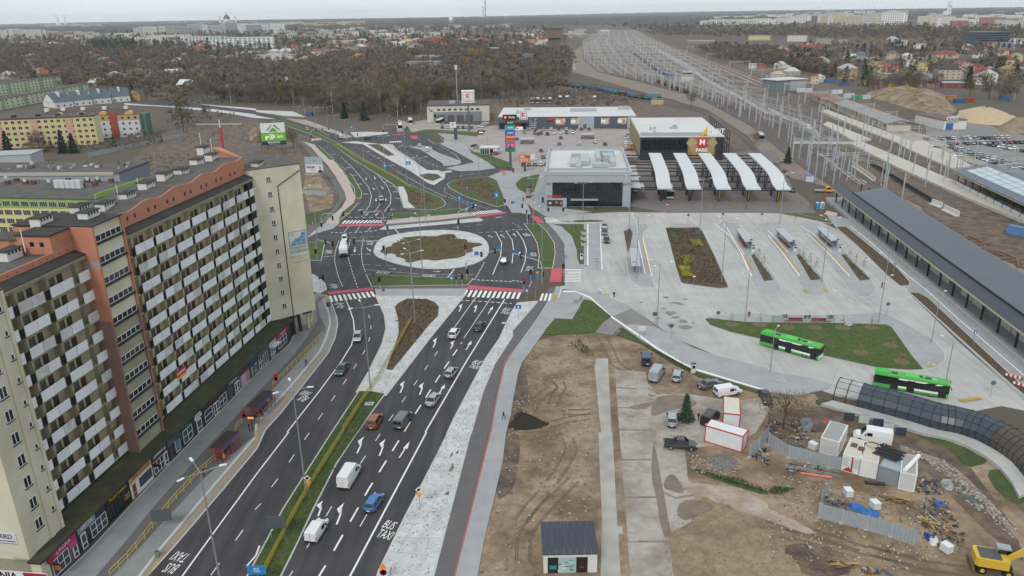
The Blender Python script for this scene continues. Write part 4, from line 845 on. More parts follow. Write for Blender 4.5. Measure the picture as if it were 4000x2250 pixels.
ftext(t,'PPS',1.0,'3a4f78',L*.035,8.3,-.1);ftext(t,'KANTOR',1.05,'3a4f78',L*.955,8.2,-.1)
for x,y,w,d,h in((.28,14,3,12,1.2),(.36,10,2,22,1.0),(.42,16,3.2,16,1.6),(.56,12,5.5,3,1.4),(.62,20,1.6,20,2.0),(.66,34,6,3,2.2),(.78,14,1.8,26,1.8),(.7,22,2.4,6,2.6),(.3,30,4,2,1.8)):
 bx('rooftop_duct',t,L*x,L*x+w,y,y+d,11.9,11.9+h,P('a6adb0',.4,.3))
k=thing('fast_food_kiosk','low grey kiosk with red lettering on its roof at the station corner','kiosk',W1('21 345,640'),math.radians(-4));bx('wall',k,0,7.2,0,5,0,3.4,m_gpan);bx('window_print',k,.2,5.8,-.06,0,.5,2.8,P('3b2f2e'));ftext(k,'PAN KEBAB',1.0,'c2202c',2.7,4.2,-.1,.03)
for x0,z in((.9,1.2),(3.2,1.5),(4.8,1.3)):bx('window_print',k,x0,x0+.8,-.08,-.06,z,z+.9,P('9a7a52'))
k=thing('info_board','white and orange information boards on legs in front of the bus station','billboard',W1('21 970,632'),0)
for x0,x1,c_ in((0,3.1,'d8d8d8'),(3.2,5.4,'c98f72')):bx('board',k,x0,x1,0,.12,.5,3.2,P(c_))
for i in range(5):bx('print_line',k,.3,2.6,-.02,.0,.9+i*.42,1.0+i*.42,P('9a9a9a'))
for x in(.3,2.8,5.1):bx('leg',k,x,x+.1,.0,.1,0,.5,m_dark)
# ---- bus platform canopies
CR=math.radians(-6.6)
cf=Vector((52.6,265.3,0));cdx=Vector((math.cos(CR),math.sin(CR),0));cdy=Vector((-math.sin(CR),math.cos(CR),0))
prof=[(0,5.7),(6,5.85),(8.5,6.3),(10.5,7.0),(13,7.7),(17,8.2),(25,8.5),(35,8.6),(45,8.6),(56,8.5)]
SRF=M('white_canopy','c0c2c2',.45,var=.04,scale=.4)
for i in range(5):
 t=thing('bus_canopy','white wavy bus platform canopy, %s from the glass-fronted station hall'%nth(i+1),'canopy',cf+cdx*(10.28*i),CR,'wavy canopies of the bus station')
 for(y0,z0),(y1,z1)in zip(prof[:-1],prof[1:]):
  m=MB();m.add([(0,y0,z0),(5.1,y0,z0),(5.1,y1,z1),(0,y1,z1),(0,y0,z0-.5),(5.1,y0,z0-.5),(5.1,y1,z1-.5),(0,y1,z1-.5)],[(0,1,2,3),(7,6,5,4),(0,3,7,4),(1,5,6,2)]+([(0,4,5,1)]if y0==0 else[]),SRF);m.build('roof_panel',None,t)
 for y in(3.5,14,26,38,50):
  zz=np.interp(y,[p[0]for p in prof],[p[1]for p in prof])-.5;v=MB()
  v.bar((1.3,y,zz),(1.0+(.5),y+.6,0),.3,.3,m_blk);v.bar((2.6,y,zz),(1.8,y+.6,0),.3,.3,m_blk)
  v.build('column',None,t)
  if y==3.5 and i>1:vv_=MB();vv_.add([(1.5,y-.1,zz),(2.5,y-.1,zz),(1.7,y+.4,.3)],[(0,1,2)],P('c29a3a'));vv_.build('yellow_infill',None,t)
CB=thing('canopy_beams','black steel beams tying the five wavy bus canopies together','steel frame',cf,CR)
for y,z in((1.5,5.0),(4,5.1),(10,6.2),(14.5,7.3),(21,7.8),(26,8.0),(33,8.0),(38,8.1),(47,8.1),(54,8.0)):bx('beam',CB,-9.5,46.5,y,y+.35,z-.42,z,m_blk)
LN=thing('lean_to_canopy','pale translucent side canopy between the station hall and the bus bays','canopy',cf+cdx*-9.2,CR);bx('roof',LN,0,3.4,2,46,5.2,5.35,P('b9bdbd'));bx('roof',LN,1.5,5.0,3,14,4.2,4.35,P('c4c7c6'))
for y in(4,14,24,34,44):bx('post',LN,.2,.4,y,y+.2,0,5.2,m_blk)
# ---- depot with the garage doors
t,L=building('bus_depot','cream and grey two-storey depot with a row of garage doors','depot',Vector((-52.8,496.5,0)),Vector((-12.6,497.6,0)),30,10.0,P('bdb8ac'),m_felt,par=.5)
bx('grey_band',t,4,L-5,-.25,0,0,6.2,P('777c82'))
for i in range(8):put('window',wbox(1.9,1.5),(6.5+i*3.6,0,6.9),t)
for i in range(4):bx('garage_door',t,7+i*6,11.5+i*6,-.32,-.25,.1,4.2,P('4c5157'))
bx('window',t,4.4,6,-.3,-.25,2.8,4.8,m_glass)
lo=MB();lo.add([(1,-.1,8.4),(1.8,-.1,8.4),(2.6,-.1,6.6),(2.1,-.1,6.4)],[(3,2,1,0)],P('3a4a7a'));lo.add([(2.3,-.1,6.4),(3.0,-.1,8.0),(3.4,-.1,8.0),(4.0,-.1,6.6)],[(0,1,2,3)],P('4f8a3a'));lo.build('wall_emblem',None,t)
for x,w in((14,4),(22,2),(26,3)):bx('rooftop_plant',t,x,x+w,8,12,10.4,12,m_gpan)
# ---- sign pylons
t=thing('tenant_pylon','tall sign pylon with eight coloured tenant boards by the car park','sign pylon',(.3,348.7,0),math.radians(-3))
MB().tube((0,0,0),(0,0,9),.55,.5,12,P('454b52')).build('post',None,t)
bs=[('262626','PARK','e8e8e8',2.6,2.9),('30301f','McFIT','d8d8a0',2.0,2.3),('1f9aa5','dealz','e0f0f0',2.1,2.3),('2657a8','pepco','e3e8f0',2.1,2.3),('c02a2e','NEONET','f0d8b0',2.0,2.3),('5b4a2c','MAXI ZOO','c8c09a',1.3,2.3),('c33a86','hebe','f0dbe8',2.1,2.3),('1f7a3c','I','c0d8c0',2.0,2.3)]
z=22.2
for i,(c_,tx,tc,hh,wd_)in enumerate(bs):
 bb=bx('sign_board',t,-wd_-.35*(i==0),wd_+.35*(i==0),-.35,.35,z-hh,z-.12,P(c_));ftext(bb,tx,min(1.15,6.4/max(4,len(tx))*1.0),tc,.3 if i else 1.0,z-hh/2-.05,-.38,.02)
 if i==0:bx('red_square',bb,-2.7,-1.3,-.4,-.35,z-2.1,z-.6,P('c41f27'));ftext(bb,'M',1.0,'eeeeee',-2.0,z-1.35,-.43,.04)
 z-=hh+.1
t=thing('supermarket_pylon','white cube sign with red square emblem on a tall grey post','sign pylon',(-23.7,452.5,0),math.radians(2));MB().tube((0,0,0),(0,0,17),.6,.5,12,P('5b626b')).build('post',None,t)
cb=bx('sign_cube',t,-3.7,3.7,-.9,.9,16.6,23.2,P('d3cfcf'));MB().prism([(-3.8,-1),(3.8,-1),(3.8,1),(-3.8,1)],23.2,[23.3,23.3,23.7,23.7],P('d8d5d5')).build('cap',None,t)
fr_=MB()
for x0,x1,z0,z1 in((-3.0,3.0,17.2,17.4),(-3.0,3.0,22.4,22.6),(-3.05,-2.85,17.2,22.6),(2.85,3.05,17.2,22.6)):fr_.box(x0,x1,-.95,-.9,z0,z1,P('8d4a52'))
fr_.build('sign_frame',None,cb);klogo(cb,0,20.6,2.2,-.92);ftext(cb,'Kaufland',1.15,'a8424c',0,18.2,-.95)
t=thing('small_store_sign','small white store sign on a dark slab by the access road','sign',W1('10 2010,1405'),0);bx('post',t,-.9,.9,-.2,.2,0,6.8,P('3f4850'));cb=bx('sign_board',t,-3.0,.5,-.4,.0,6.6,9.6,P('cfcbcb'));klogo(cb,-1.3,8.4,1.1,-.42)
# ---- billboards
t=thing('hardware_billboard','green and white billboard reading 5 km above the building plot','billboard',W1('10 195,1520'),math.radians(14))
for x in(-3.5,-.5,3.5):MB().bar((x,.4,0),(x,.4,8),.3,.3,P('6a6a66')).build('leg',None,t)
w1=bx('board',t,-6,6,0,.4,9.6,14.4,P('d2d4d2'));bx('board',t,-6,6,-.02,.38,5.3,9.6,P('6aae2e'));bx('board',t,-6,6,-.01,.37,3.2,5.3,P('243246'))
MB().add([(-2.2,-.05,10.0),(2.4,-.05,10.0),(.1,-.05,12.2)],[(0,1,2)],P('4f9a2e')).build('green_triangle',None,t)
frame_text('lettering','LEROY',1.15,P('2c3a2c'),t,(-1.6,-.06,12.1),(.72,0,.7),(-.7,0,.72),.01,.02);frame_text('lettering','MERLIN',1.15,P('2c3a2c'),t,(1.9,-.06,12.1),(.72,0,-.7),(.7,0,.72),.01,.02)
ftext(t,'5 km',2.5,'eef3e6',2.2,7.5,-.06,.04);ftext(t,'BIAŁYSTOK',1.2,'e8ecee',0,4.6,-.06,.02);ftext(t,'Hetmańska 10',.8,'c8ced4',0,3.7,-.06)
ar_=MB()
for x0,x1,z0,z1 in((-4.1,-3.2,6.0,8.0),(-3.2,-2.0,7.1,8.0)):ar_.box(x0,x1,-.06,-.02,z0,z1,P('eef3e6'))
for o_ in(0,1.0):ar_.add([(-2.3+o_,-.06,6.1),(-1.7+o_,-.06,6.1),(-.5+o_,-.06,7.5),(-1.7+o_,-.06,8.9),(-2.3+o_,-.06,8.9),(-1.2+o_,-.06,7.5)],[(0,1,2,3,4,5)],P('eef3e6'))
ar_.build('arrow_print',None,t)
t=thing('portrait_billboard','two-tier billboard with a grey board above a portrait poster','billboard',W1('11 600,385'),math.radians(-6))
for x in(-2.2,2.0):bx('leg',t,x,x+.35,.2,.55,0,5,P('8b8a84'));bx('concrete_foot',t,x-.8,x+1.1,-.6,1.2,0,.7,P('8b8478'))
bx('poster',t,-3.7,3.7,0,.5,4.2,7.6,P('c6cace'));bx('upper_board',t,-3.75,3.75,-.05,.5,7.65,10.6,P('94a0a8'));bx('print_mark',t,-.3,.8,-.08,-.05,8.9,9.2,P('8c3a48'))
ftext(t,'ZALEK',1.25,'2b3038',-1.5,6.4,-.04,.03);ftext(t,'Tadeusz',.8,'8a9298',-.6,5.3,-.04)
hd=MB();hd.add([(2.55+.62*math.cos(a),-.04,6.2+.85*math.sin(a))for a in[i*math.pi/7 for i in range(14)]],[tuple(range(14))],P('b5988a'));hd.add([(1.3,-.05,4.25),(3.65,-.05,4.25),(3.4,-.05,5.0),(2.6,-.05,5.4),(1.7,-.05,5.0)],[(0,1,2,3,4)],P('2d3240'));hd.build('portrait_print',None,t)
t=thing('orange_billboard','orange billboard on a single dark post by the bus station','billboard',W1('21 130,275'),math.radians(-4));MB().tube((0,0,0),(0,0,4.5),.5,.45,12,P('4a5055')).build('post',None,t);cb=bx('board',t,-2.6,2.6,-.3,.3,4,7.4,P('c97840'))
for i in range(3):bx('print_line',cb,-2,1.4,-.33,-.3,4.6+i*.45,4.75+i*.45,P('e8c8a8'))
bx('print_block',cb,.2,2.3,-.33,-.3,6.2,6.8,P('7a3c30'));bx('print_block',cb,-2,-.2,-.33,-.3,6.3,6.7,P('e8d2b8'))
t=thing('advertising_column','round advertising column with a domed cap near the bus station','advertising column',W1('21 165,540'),0);MB().lathe([(1.0,0),(1.0,.6),(.85,.65),(.85,4.0),(1.0,4.05),(1.0,4.4),(.8,4.9),(.3,5.2),(.05,5.6)],m=P('4c4f52')).build('body',None,t);MB().lathe([(.87,1.0),(.87,3.8)],m=M('posters','b9b2aa',.7,var=.3,scale=1.5,col2='8a3a3a',mixs=1.2,obj=True)).build('posters',None,t)
# ---- station platform roofs (right)
m_rib=M('ribbed_roof','5f676f',.5,.2,var=.06,scale=.3);m_ribd=M('dark_ribbed_roof','343a44',.5,.2,var=.08,scale=.3)
SD=Vector((15.3,130.2)).normalized();SRZ=-math.atan2(SD.x,SD.y);SO=Vector((99.2,140.0,0));SL=126.0
t=thing('platform_roof','long grey ribbed platform roof with dark lower eave on black columns','platform canopy',SO,SRZ)
q=MB();q.add([(0,-40,5.6),(3.6,-40,6.3),(3.6,SL,6.3),(0,SL,5.6),(0,-40,5.35),(3.6,-40,6.0),(3.6,SL,6.0),(0,SL,5.35)],[(0,1,2,3),(7,6,5,4),(4,0,3,7),(3,2,6,7)],m_ribd);q.build('lower_roof',None,t)
for k in range(0,150):
 y0=-40+k;y1=y0+.9
 if y1>SL-14:break
 q=MB();q.add([(3.6,y0,6.35),(13.3,y0,8.2),(13.3,y1,8.2),(3.6,y1,6.35),(3.6,y1+.1,6.25),(13.3,y1+.1,8.1)],[(0,1,2,3),(3,2,5,4)],m_rib);q.build('roof_sheet',None,t)
q=MB();q.add([(13.3,-40,8.08),(14.0,-40,5.6),(14.0,SL-14,5.6),(13.3,SL-14,8.08),(3.6,-40,6.1),(3.6,SL-14,6.1)],[(0,1,2,3),(0,3,5,4)],m_rib);q.build('rear_roof',None,t)
bx('gutter',t,-.1,.02,-40,SL,5.1,5.5,P('b3a98c'))
q=MB();q.box(3.4,3.75,-40,SL-14,6.38,6.6,m_blk);q.build('snow_guard',None,t)
for k in range(22):
 y=SL-4-k*7.3;c_=MB();c_.box(1.6,1.95,y,y+.35,.4,5.6,m_blk);c_.bar((1.8,y+.2,3.6),(.2,y+.2,5.3),.15,.15,m_blk);c_.bar((1.8,y+.2,3.6),(1.8,y+2.6,5.4),.15,.15,m_blk);c_.bar((1.8,y+.2,3.6),(1.8,y-2.2,5.4),.15,.15,m_blk);c_.build('column',None,t)
 c_=MB();c_.box(9.6,9.95,y,y+.35,.4,7.2,m_blk);c_.build('column',None,t)
bx('lattice_beam',t,1.4,1.5,-40,SL,5.2,5.5,m_blk)
pf=struct(MB().box(0,22,-40,SL+4,-.05,.42,m_pave).build('platform'));pf.location=SO;pf.rotation_euler=(0,0,SRZ)
for k in range(26):
 y=SL-6-k*6.0
 if k%3:bx('wall_panel',t,4.6,4.75,y,y+5.5,.42,1.9,P('b8b8b0'))
 else:bx('glass_panel',t,4.6,4.7,y,y+4.5,.42,3.0,P('7c8a8a',.2))
fe=thing('mesh_fence','pale mesh fence running beside the long platform roof','fence',SO,SRZ)
for k in range(56):
 y=SL-4-k*2.6;bx('post',fe,-1.05,-.98,y,y+.07,0,1.6,P('b4b7b8'))
 p_=MB();p_.box(-1.03,-1.0,y+.07,y+2.6,1.45,1.5,P('b4b7b8'));p_.box(-1.03,-1.0,y+.07,y+2.6,.1,.15,P('b4b7b8'))
 for j in range(12):p_.box(-1.025,-1.01,y+.2*(j+1),y+.2*(j+1)+.03,.15,1.45,P('b4b7b8'))
 p_.build('panel',None,fe)
a,b=W1('31 2600,610',6),W1('31 1850,262',6);dd_=(b-a);FRZ=-math.atan2(dd_.x,dd_.y);FL=dd_.length;a.z=0
t=thing('far_platform_roof','second platform roof with long pale skylights at the right edge','platform canopy',a,FRZ)
q=MB();q.add([(0,-30,5.9),(13,-30,8.6),(13,FL,8.6),(0,FL,5.9),(0,-30,5.6),(0,FL,5.6),(26,-30,6.0),(26,FL,6.0)],[(0,1,2,3),(4,0,3,5),(1,6,7,2)],m_rib);q.build('roof',None,t)
for k in range(12):
 y=FL-10-k*6.5
 for x in(3.5,6.0,8.5):
  z=5.9+2.7*x/13;q=MB();q.add([(x,y,z+.05),(x+2.3,y,z+.05+.48),(x+2.3,y+6.2,z+.53),(x,y+6.2,z+.05)],[(0,1,2,3)],P('a9b6ba',.25));q.build('skylight',None,t)
for k in range(14):
 y=FL-3-k*6;c_=MB();c_.box(1.6,1.9,y,y+.3,0,5.8,m_blk);c_.bar((1.75,y,3.4),(.2,y,5.6),.14,.14,m_blk);c_.bar((1.75,y,3.4),(1.75,y+2,5.6),.14,.14,m_blk);c_.build('column',None,t)
 bx('white_screen',t,1.2,1.3,y-5.6,y-.2,.8,2.2,P('c9cbca'))
bx('gutter',t,-.1,.05,-30,FL,5.3,5.6,P('b3a98c'))
# ---- left background buildings
m_yel2=M('yellow_render','c4b585',.92,var=.07,scale=.2);m_pinkr=M('salmon_render','bd9580',.92,var=.07,scale=.2);m_greenr=M('green_render','86a556',.92,var=.06,scale=.2);m_pgreen=M('pale_green_render','b9c2a5',.92,var=.06,scale=.2)
a,b=Vector((-300,411.5,0)),Vector((-230.5,427.2,0))
t,L=building('apartment_block','yellow and salmon five-storey block with grey roof behind the spruces','apartment building',a,b,11,15.4,m_yel2,m_felt,floors=5,cols=22,ww=1.7,wh=1.5,par=.7)
for x in(11,28.5,46.5,64):
 for x0,w in((x,3.4),):bx('stair_bay',t,L-x0-w,L-x0,-.13,.0,0,15.4,m_pinkr)
for x in(8,20,30,42,56):bx('chimney',t,L-x,L-x+2,4,6,16.1,17.3,m_feltd)
bx('end_wall',t,L+.0,L+.12,0,11,0,15.6,M('pale_yellow_render','c2c09a',.92,var=.06))
a,b=Vector((-275,446,0)),Vector((-218.2,453.5,0))
t,L=building('apartment_block','white and tan block with brown mansard roof and round gables','apartment building',a,b,15,13.2,P('bfc0c2'),P('4b3a38'),'hip',4,16,1.3,1.4,rh=3.2)
bx('tan_band',t,0,L,-.06,0,9.9,13.2,P('b08f62'));bx('red_bay',t,L-16,L-12,-.5,0,0,15,P('8f4a36'))
for i,x in enumerate((8,14,20,26,32,38,47)):
 r_=1.7 if i%2 else 2.4;c_=P('8f4a36')if i%2 else P('bd9a62');q=MB();n_=12;pp=[(L-55+x+3+r_*math.cos(math.pi*j/n_),13.3+r_*.8*math.sin(math.pi*j/n_))for j in range(n_+1)]
 q.add([(x_,-.4,z_)for x_,z_ in pp]+[(x_,3.5,z_)for x_,z_ in pp],[tuple(range(n_+1))]+[(j+1,j,n_+1+j,n_+2+j)for j in range(n_)],c_);q.build('round_gable',None,t)
for x in(4,13,24,36,48):bx('chimney',t,x,x+2.2,6,8,14.5,17.4,m_white2)
bx('scaffold_bay',t,L,L+3,3,12,0,13,P('4f6a5c'))
# dark blue roofed terrace, green and ivory slabs
for i in range(4):
 a=W1('00 %d,%d'%(560+190*i,1090-20*i));b=W1('00 %d,%d'%(745+190*i,1072-18*i));t,L=building('terraced_house','white terraced house with steep blue-grey roof, %s from the left of its row'%nth(i+1),'house',a,b,22,4.5,m_white2,M('slate_blue_roof','4c5763',.7,var=.1,scale=.6),'gable',1,3,1.4,1.4,rh=6.5,group='terraced houses with blue roofs')
 bx('fire_wall',t,L*.45,L*.55,6,12,8,11.6,m_white2)
for nm,s0,s1,dp,h,lb in(('a','00 -350,1010','00 630,880',11,11,'pale green and ivory four-storey slab with grey roof, rear one'),('b','00 -350,1180','00 900,930',11,8,'long pale green slab with flat grey roof behind the mansard block')):
 t,L=building('apartment_block',lb,'apartment building',W1(s0),W1(s1),dp,h,m_pgreen,m_felt,floors=4 if nm=='a' else 3,cols=26,ww=1.6,wh=1.4)
 for i in range(6):bx('green_bay',t,L*(i+.5)/6,L*(i+.5)/6+4,-.12,0,0,h,P('7f9f78'))
 # school
a,b=W1('01 -500,520',12),W1('01 960,548',12);a.z=b.z=0
t,L=building('school','yellow and green three-storey school with flat grey roof and brick chimneys','school',a,b,26,11.6,M('school_yellow','c9bd80',.92,var=.06),m_felt,par=.3)
bx('green_band',t,0,L,-.05,0,8.4,11.6,m_greenr);wm_=wbox(2.6,1.7,'3a3f44','d6d6d2',4)
for f in range(4):
 for c in range(16):put('window',wm_,(L-3.5-3.33*c-1.0*(c==0),-.05,9.0-2.9*f),t)
bx('end_wall',t,L,L+.15,0,26,0,13.4,m_greenr);bx('end_parapet',t,L-.3,L,0,26,11.9,13.4,m_greenr)
for u,v in((80,400),(170,375),(340,400),(605,400),(830,430),(960,415),(985,380),(1120,380),(690,375),(260,400),(880,380)):
 g=G((u/2.574,563+v/2.574),12)-t.location;c_,s_=math.cos(-t.rotation_euler[2]),math.sin(-t.rotation_euler[2]);x,y=g.x*c_-g.y*s_,g.x*s_+g.y*c_;bx('chimney',t,x-.8,x+.8,y-.5,y+.5,11.8,13.2,P('5b4034'))
for i in range(5):bx('cooling_unit',t,L-25+i*2.0,L-23.2+i*2.0,13.5,15,12,14.6,P('b9bdbd'))
for u,v in((60,345),(250,375),(490,380),(780,380),(878,360),(980,355)):
 g=G((u/2.574,563+v/2.574),13)-t.location;x,y=g.x*c_-g.y*s_,g.x*s_+g.y*c_;bx('air_conditioner',t,x-.5,x+.5,y-.2,y+.2,12.9,13.9,P('bcbfbf'))
 # low grey workshop
a,b=W1('01 -600,290',8),W1('01 1190,278',8);a.z=b.z=0
t,L=building('workshop','low grey workshop with cluttered flat roof and pale blue end wall','workshop',a,b,24,7.2,P('8d9196'),m_felt,par=.5)
bx('end_wall',t,L,L+.1,0,24,0,8.2,P('6f7884'));bx('parapet',t,-1,L-2,-.4,0,6.6,7.9,P('a9a39c'))
for i in range(26):x,y=rnd.uniform(20,L-3),rnd.uniform(3,21);w=rnd.uniform(.6,2.6);bx('rooftop_unit',t,x,x+w,y,y+rnd.uniform(.5,1.6),7.7,7.7+rnd.uniform(.4,1.5),P(rnd.choice(['8a8d8e','6b6762','b2b4b3','59534d'])))
t,L=building('lean_to','pale flat-roofed hall at the far left edge behind the school','hall',W1('01 -300,130',6),W1('01 300,105',6),14,6,P('a3a8ab'),P('9aa0a3'),par=.3)
# ------------------------------------------------------------------ vehicles (local y forward, origin on the ground at the centre)
CP={}
def carpaint(c):
 cols=dict(white='d6d7d6',silver='9aa0a4',grey='5d6468',dark='25292d',black='17181a',blue='2f6ba3',navy='2b3a5e',red='9b2226',brown='8a4d28',green='2f4a3c',beige='a89c88',yellow='caa01f',graphite='3a3f44')
 if c not in CP:CP[c]=M('carpaint_'+c,cols.get(c,c),.35,.15 if c in('silver','grey','graphite')else 0,var=.03,obj=True,coat=.5)
 return CP[c]
m_tyre=M('tyre','1b1b1c',.9,var=.1,obj=True);m_rim=M('rim','8d9093',.4,.5,obj=True);m_cglass=M('car_glass','14181b',.08,var=.1,obj=True,spec=.7)
m_hl=M('headlight','dcdcd4',.2,obj=True);m_tl=M('taillight','8e1a1a',.3,obj=True);m_plate=M('plate','d8d8d2',.6,obj=True);m_plas=M('black_plastic','202122',.7,obj=True)
def lower(mb,st,m,zb=.28):
 rings=[]
 for y,zt,w in st:rings.append([(-w*.9,y,zb),(w*.9,y,zb),(w,y,zb+.2),(w*1.0,y,zb+(zt-zb)*.62),(w*.93,y,zt),(-w*.93,y,zt),(-w*1.0,y,zb+(zt-zb)*.62),(-w,y,zb+.2)])
 mb.loft(rings,m)
def cabin(gl,pt,b0,b1,r0,r1,zb,zr,wb,wr,pillars=(0.5,)):
 B=[(-wb,b0,zb),(wb,b0,zb),(wb,b1,zb),(-wb,b1,zb)];R=[(-wr,r0,zr-.05),(wr,r0,zr-.05),(wr,r1,zr-.05),(-wr,r1,zr-.05)]
 gl.add(B+R,[(0,1,5,4),(1,2,6,5),(2,3,7,6),(3,0,4,7)],m_cglass)
 o=.03;pt.add([(-wr-o,r0-o,zr-.06),(wr+o,r0-o,zr-.06),(wr+o,r1+o,zr-.06),(-wr-o,r1+o,zr-.06),(-wr*.9,r0+.1,zr),(wr*.9,r0+.1,zr),(wr*.9,r1-.12,zr),(-wr*.9,r1-.12,zr)],[(4,5,6,7),(0,1,5,4),(1,2,6,5),(2,3,7,6),(3,0,4,7)])
 for i in range(4):pt.bar(B[i],R[i],.09,.09)
 for k in pillars:
  for s in(0,1):
   y0=b0+(b1-b0)*k;y1=r0+(r1-r0)*k;sg=1 if s else-1;pt.bar((sg*(wb+.005),y0,zb),(sg*(wr+.01),y1,zr-.06),.05,.11)
def wheel_meshes(r,w=.2):
 t=MB();t.tube((-w/2,0,0),(w/2,0,0),r,n=16,m=m_tyre);q=MB();q.tube((-w/2-.012,0,0),(w/2+.012,0,0),r*.62,n=10,m=m_rim);return t.mesh('wheel',smooth=False),q.mesh('rim')
SPEC={'hatch':dict(L=4.05,H=1.5,low=[(-2.02,.82,.76),(-1.95,.95,.84),(-1.1,.96,.87),(.85,.96,.87),(1.45,.88,.85),(1.88,.74,.79),(2.02,.55,.70)],cab=(-1.9,1.05,-1.6,.25,.95,1.5,.83,.6),ax=(-1.25,1.28)),'sedan':dict(L=4.65,H=1.46,low=[(-2.32,.78,.76),(-2.25,.95,.84),(-1.5,.98,.88),(.9,.95,.89),(1.7,.87,.87),(2.15,.74,.80),(2.32,.55,.70)],cab=(-1.75,1.1,-1.05,.25,.95,1.46,.84,.6),ax=(-1.4,1.4)),'suv':dict(L=4.45,H=1.72,low=[(-2.2,.95,.8),(-2.15,1.12,.87),(-1.2,1.12,.91),(.9,1.12,.91),(1.6,1.04,.89),(2.08,.88,.82),(2.22,.6,.74)],cab=(-2.1,1.05,-1.8,.35,1.1,1.72,.87,.66),ax=(-1.35,1.38)),'estate':dict(L=4.65,H=1.5,low=[(-2.32,.8,.78),(-2.25,.95,.85),(-1.5,.96,.88),(.9,.95,.89),(1.7,.87,.87),(2.15,.74,.80),(2.32,.55,.70)],cab=(-2.2,1.1,-1.95,.3,.95,1.5,.84,.62),ax=(-1.38,1.4)),}
PROTO={};PTREE={};FLAT={}
def lights_(t,y0,y1,w,z0,z1,mbs=None):
 for s in(-1,1):
  m=MB().bc((s*(w-.16),y1,z1),(.34,.09,.15),m_hl);r=MB().bc((s*(w-.12),y0,z0),(.2,.08,.3),m_tl)
  if mbs is not None:mbs.add(m.v,m.f,m_hl);mbs.add(r.v,r.f,m_tl)
  else:m.build('headlight',None,t);r.build('taillight',None,t)
 for y in(y0-.03,y1+.06):
  m=MB().bc((0,y,.52),(.5,.04,.12),m_plate)
  if mbs is not None:mbs.add(m.v,m.f,m_plate)
  else:m.build('number_plate',None,t)
def wheels_(t,axs,w,r=.32,ww=.2,mbs=None):
 wm=wheel_meshes(r,ww)if mbs is None else None
 for y in axs:
  for s in(-1,1):
   if mbs is None:o=put('wheel',wm[0],(s*w,y,r),t);put('rim',wm[1],(0,0,0),o)
   else:mbs.tube((s*w-ww/2,y,r),(s*w+ww/2,y,r),r,n=10,m=m_tyre)
def make_car(kind,flat=False):
 s=SPEC[kind];pm=carpaint('white');t=None if flat else thing('car','prototype '+kind,'car')
 b=MB();lower(b,s['low'],pm);g=MB();rf_=MB();cabin(g,rf_,*s['cab'],pillars=(.5,)if kind!='estate' else(.35,.68));tr=MB();L=s['L']/2
 for y in(-L-.02,L-.1):tr.bc((0,y+.06,.42),(1.5,.16,.2),m_plas)
 for sg in(-1,1):tr.bc((sg*.97,s['cab'][1]-.28,s['cab'][4]+.1),(.18,.14,.16),m_plas)
 z0=s['low'][0][1]+.02
 if flat:
  m=MB();m.add(b.v,b.f,pm);m.add(g.v,g.f,m_cglass);m.add(rf_.v,rf_.f,pm);m.add(tr.v,tr.f,m_plas);wheels_(None,s['ax'],s['low'][2][2]-.1,.33,.2,m);lights_(None,-L,L-.14,.78,z0-.1,.68,m);return m.mesh('parked_car')
 b.build('body',None,t);g.build('windows',None,t);rf_.build('roof',pm,t);tr.build('bumpers',None,t)
 wheels_(t,s['ax'],s['low'][2][2]-.1,.33 if kind!='suv' else .36);lights_(t,-L,L-.14,.78,z0-.1,.68)
 return t
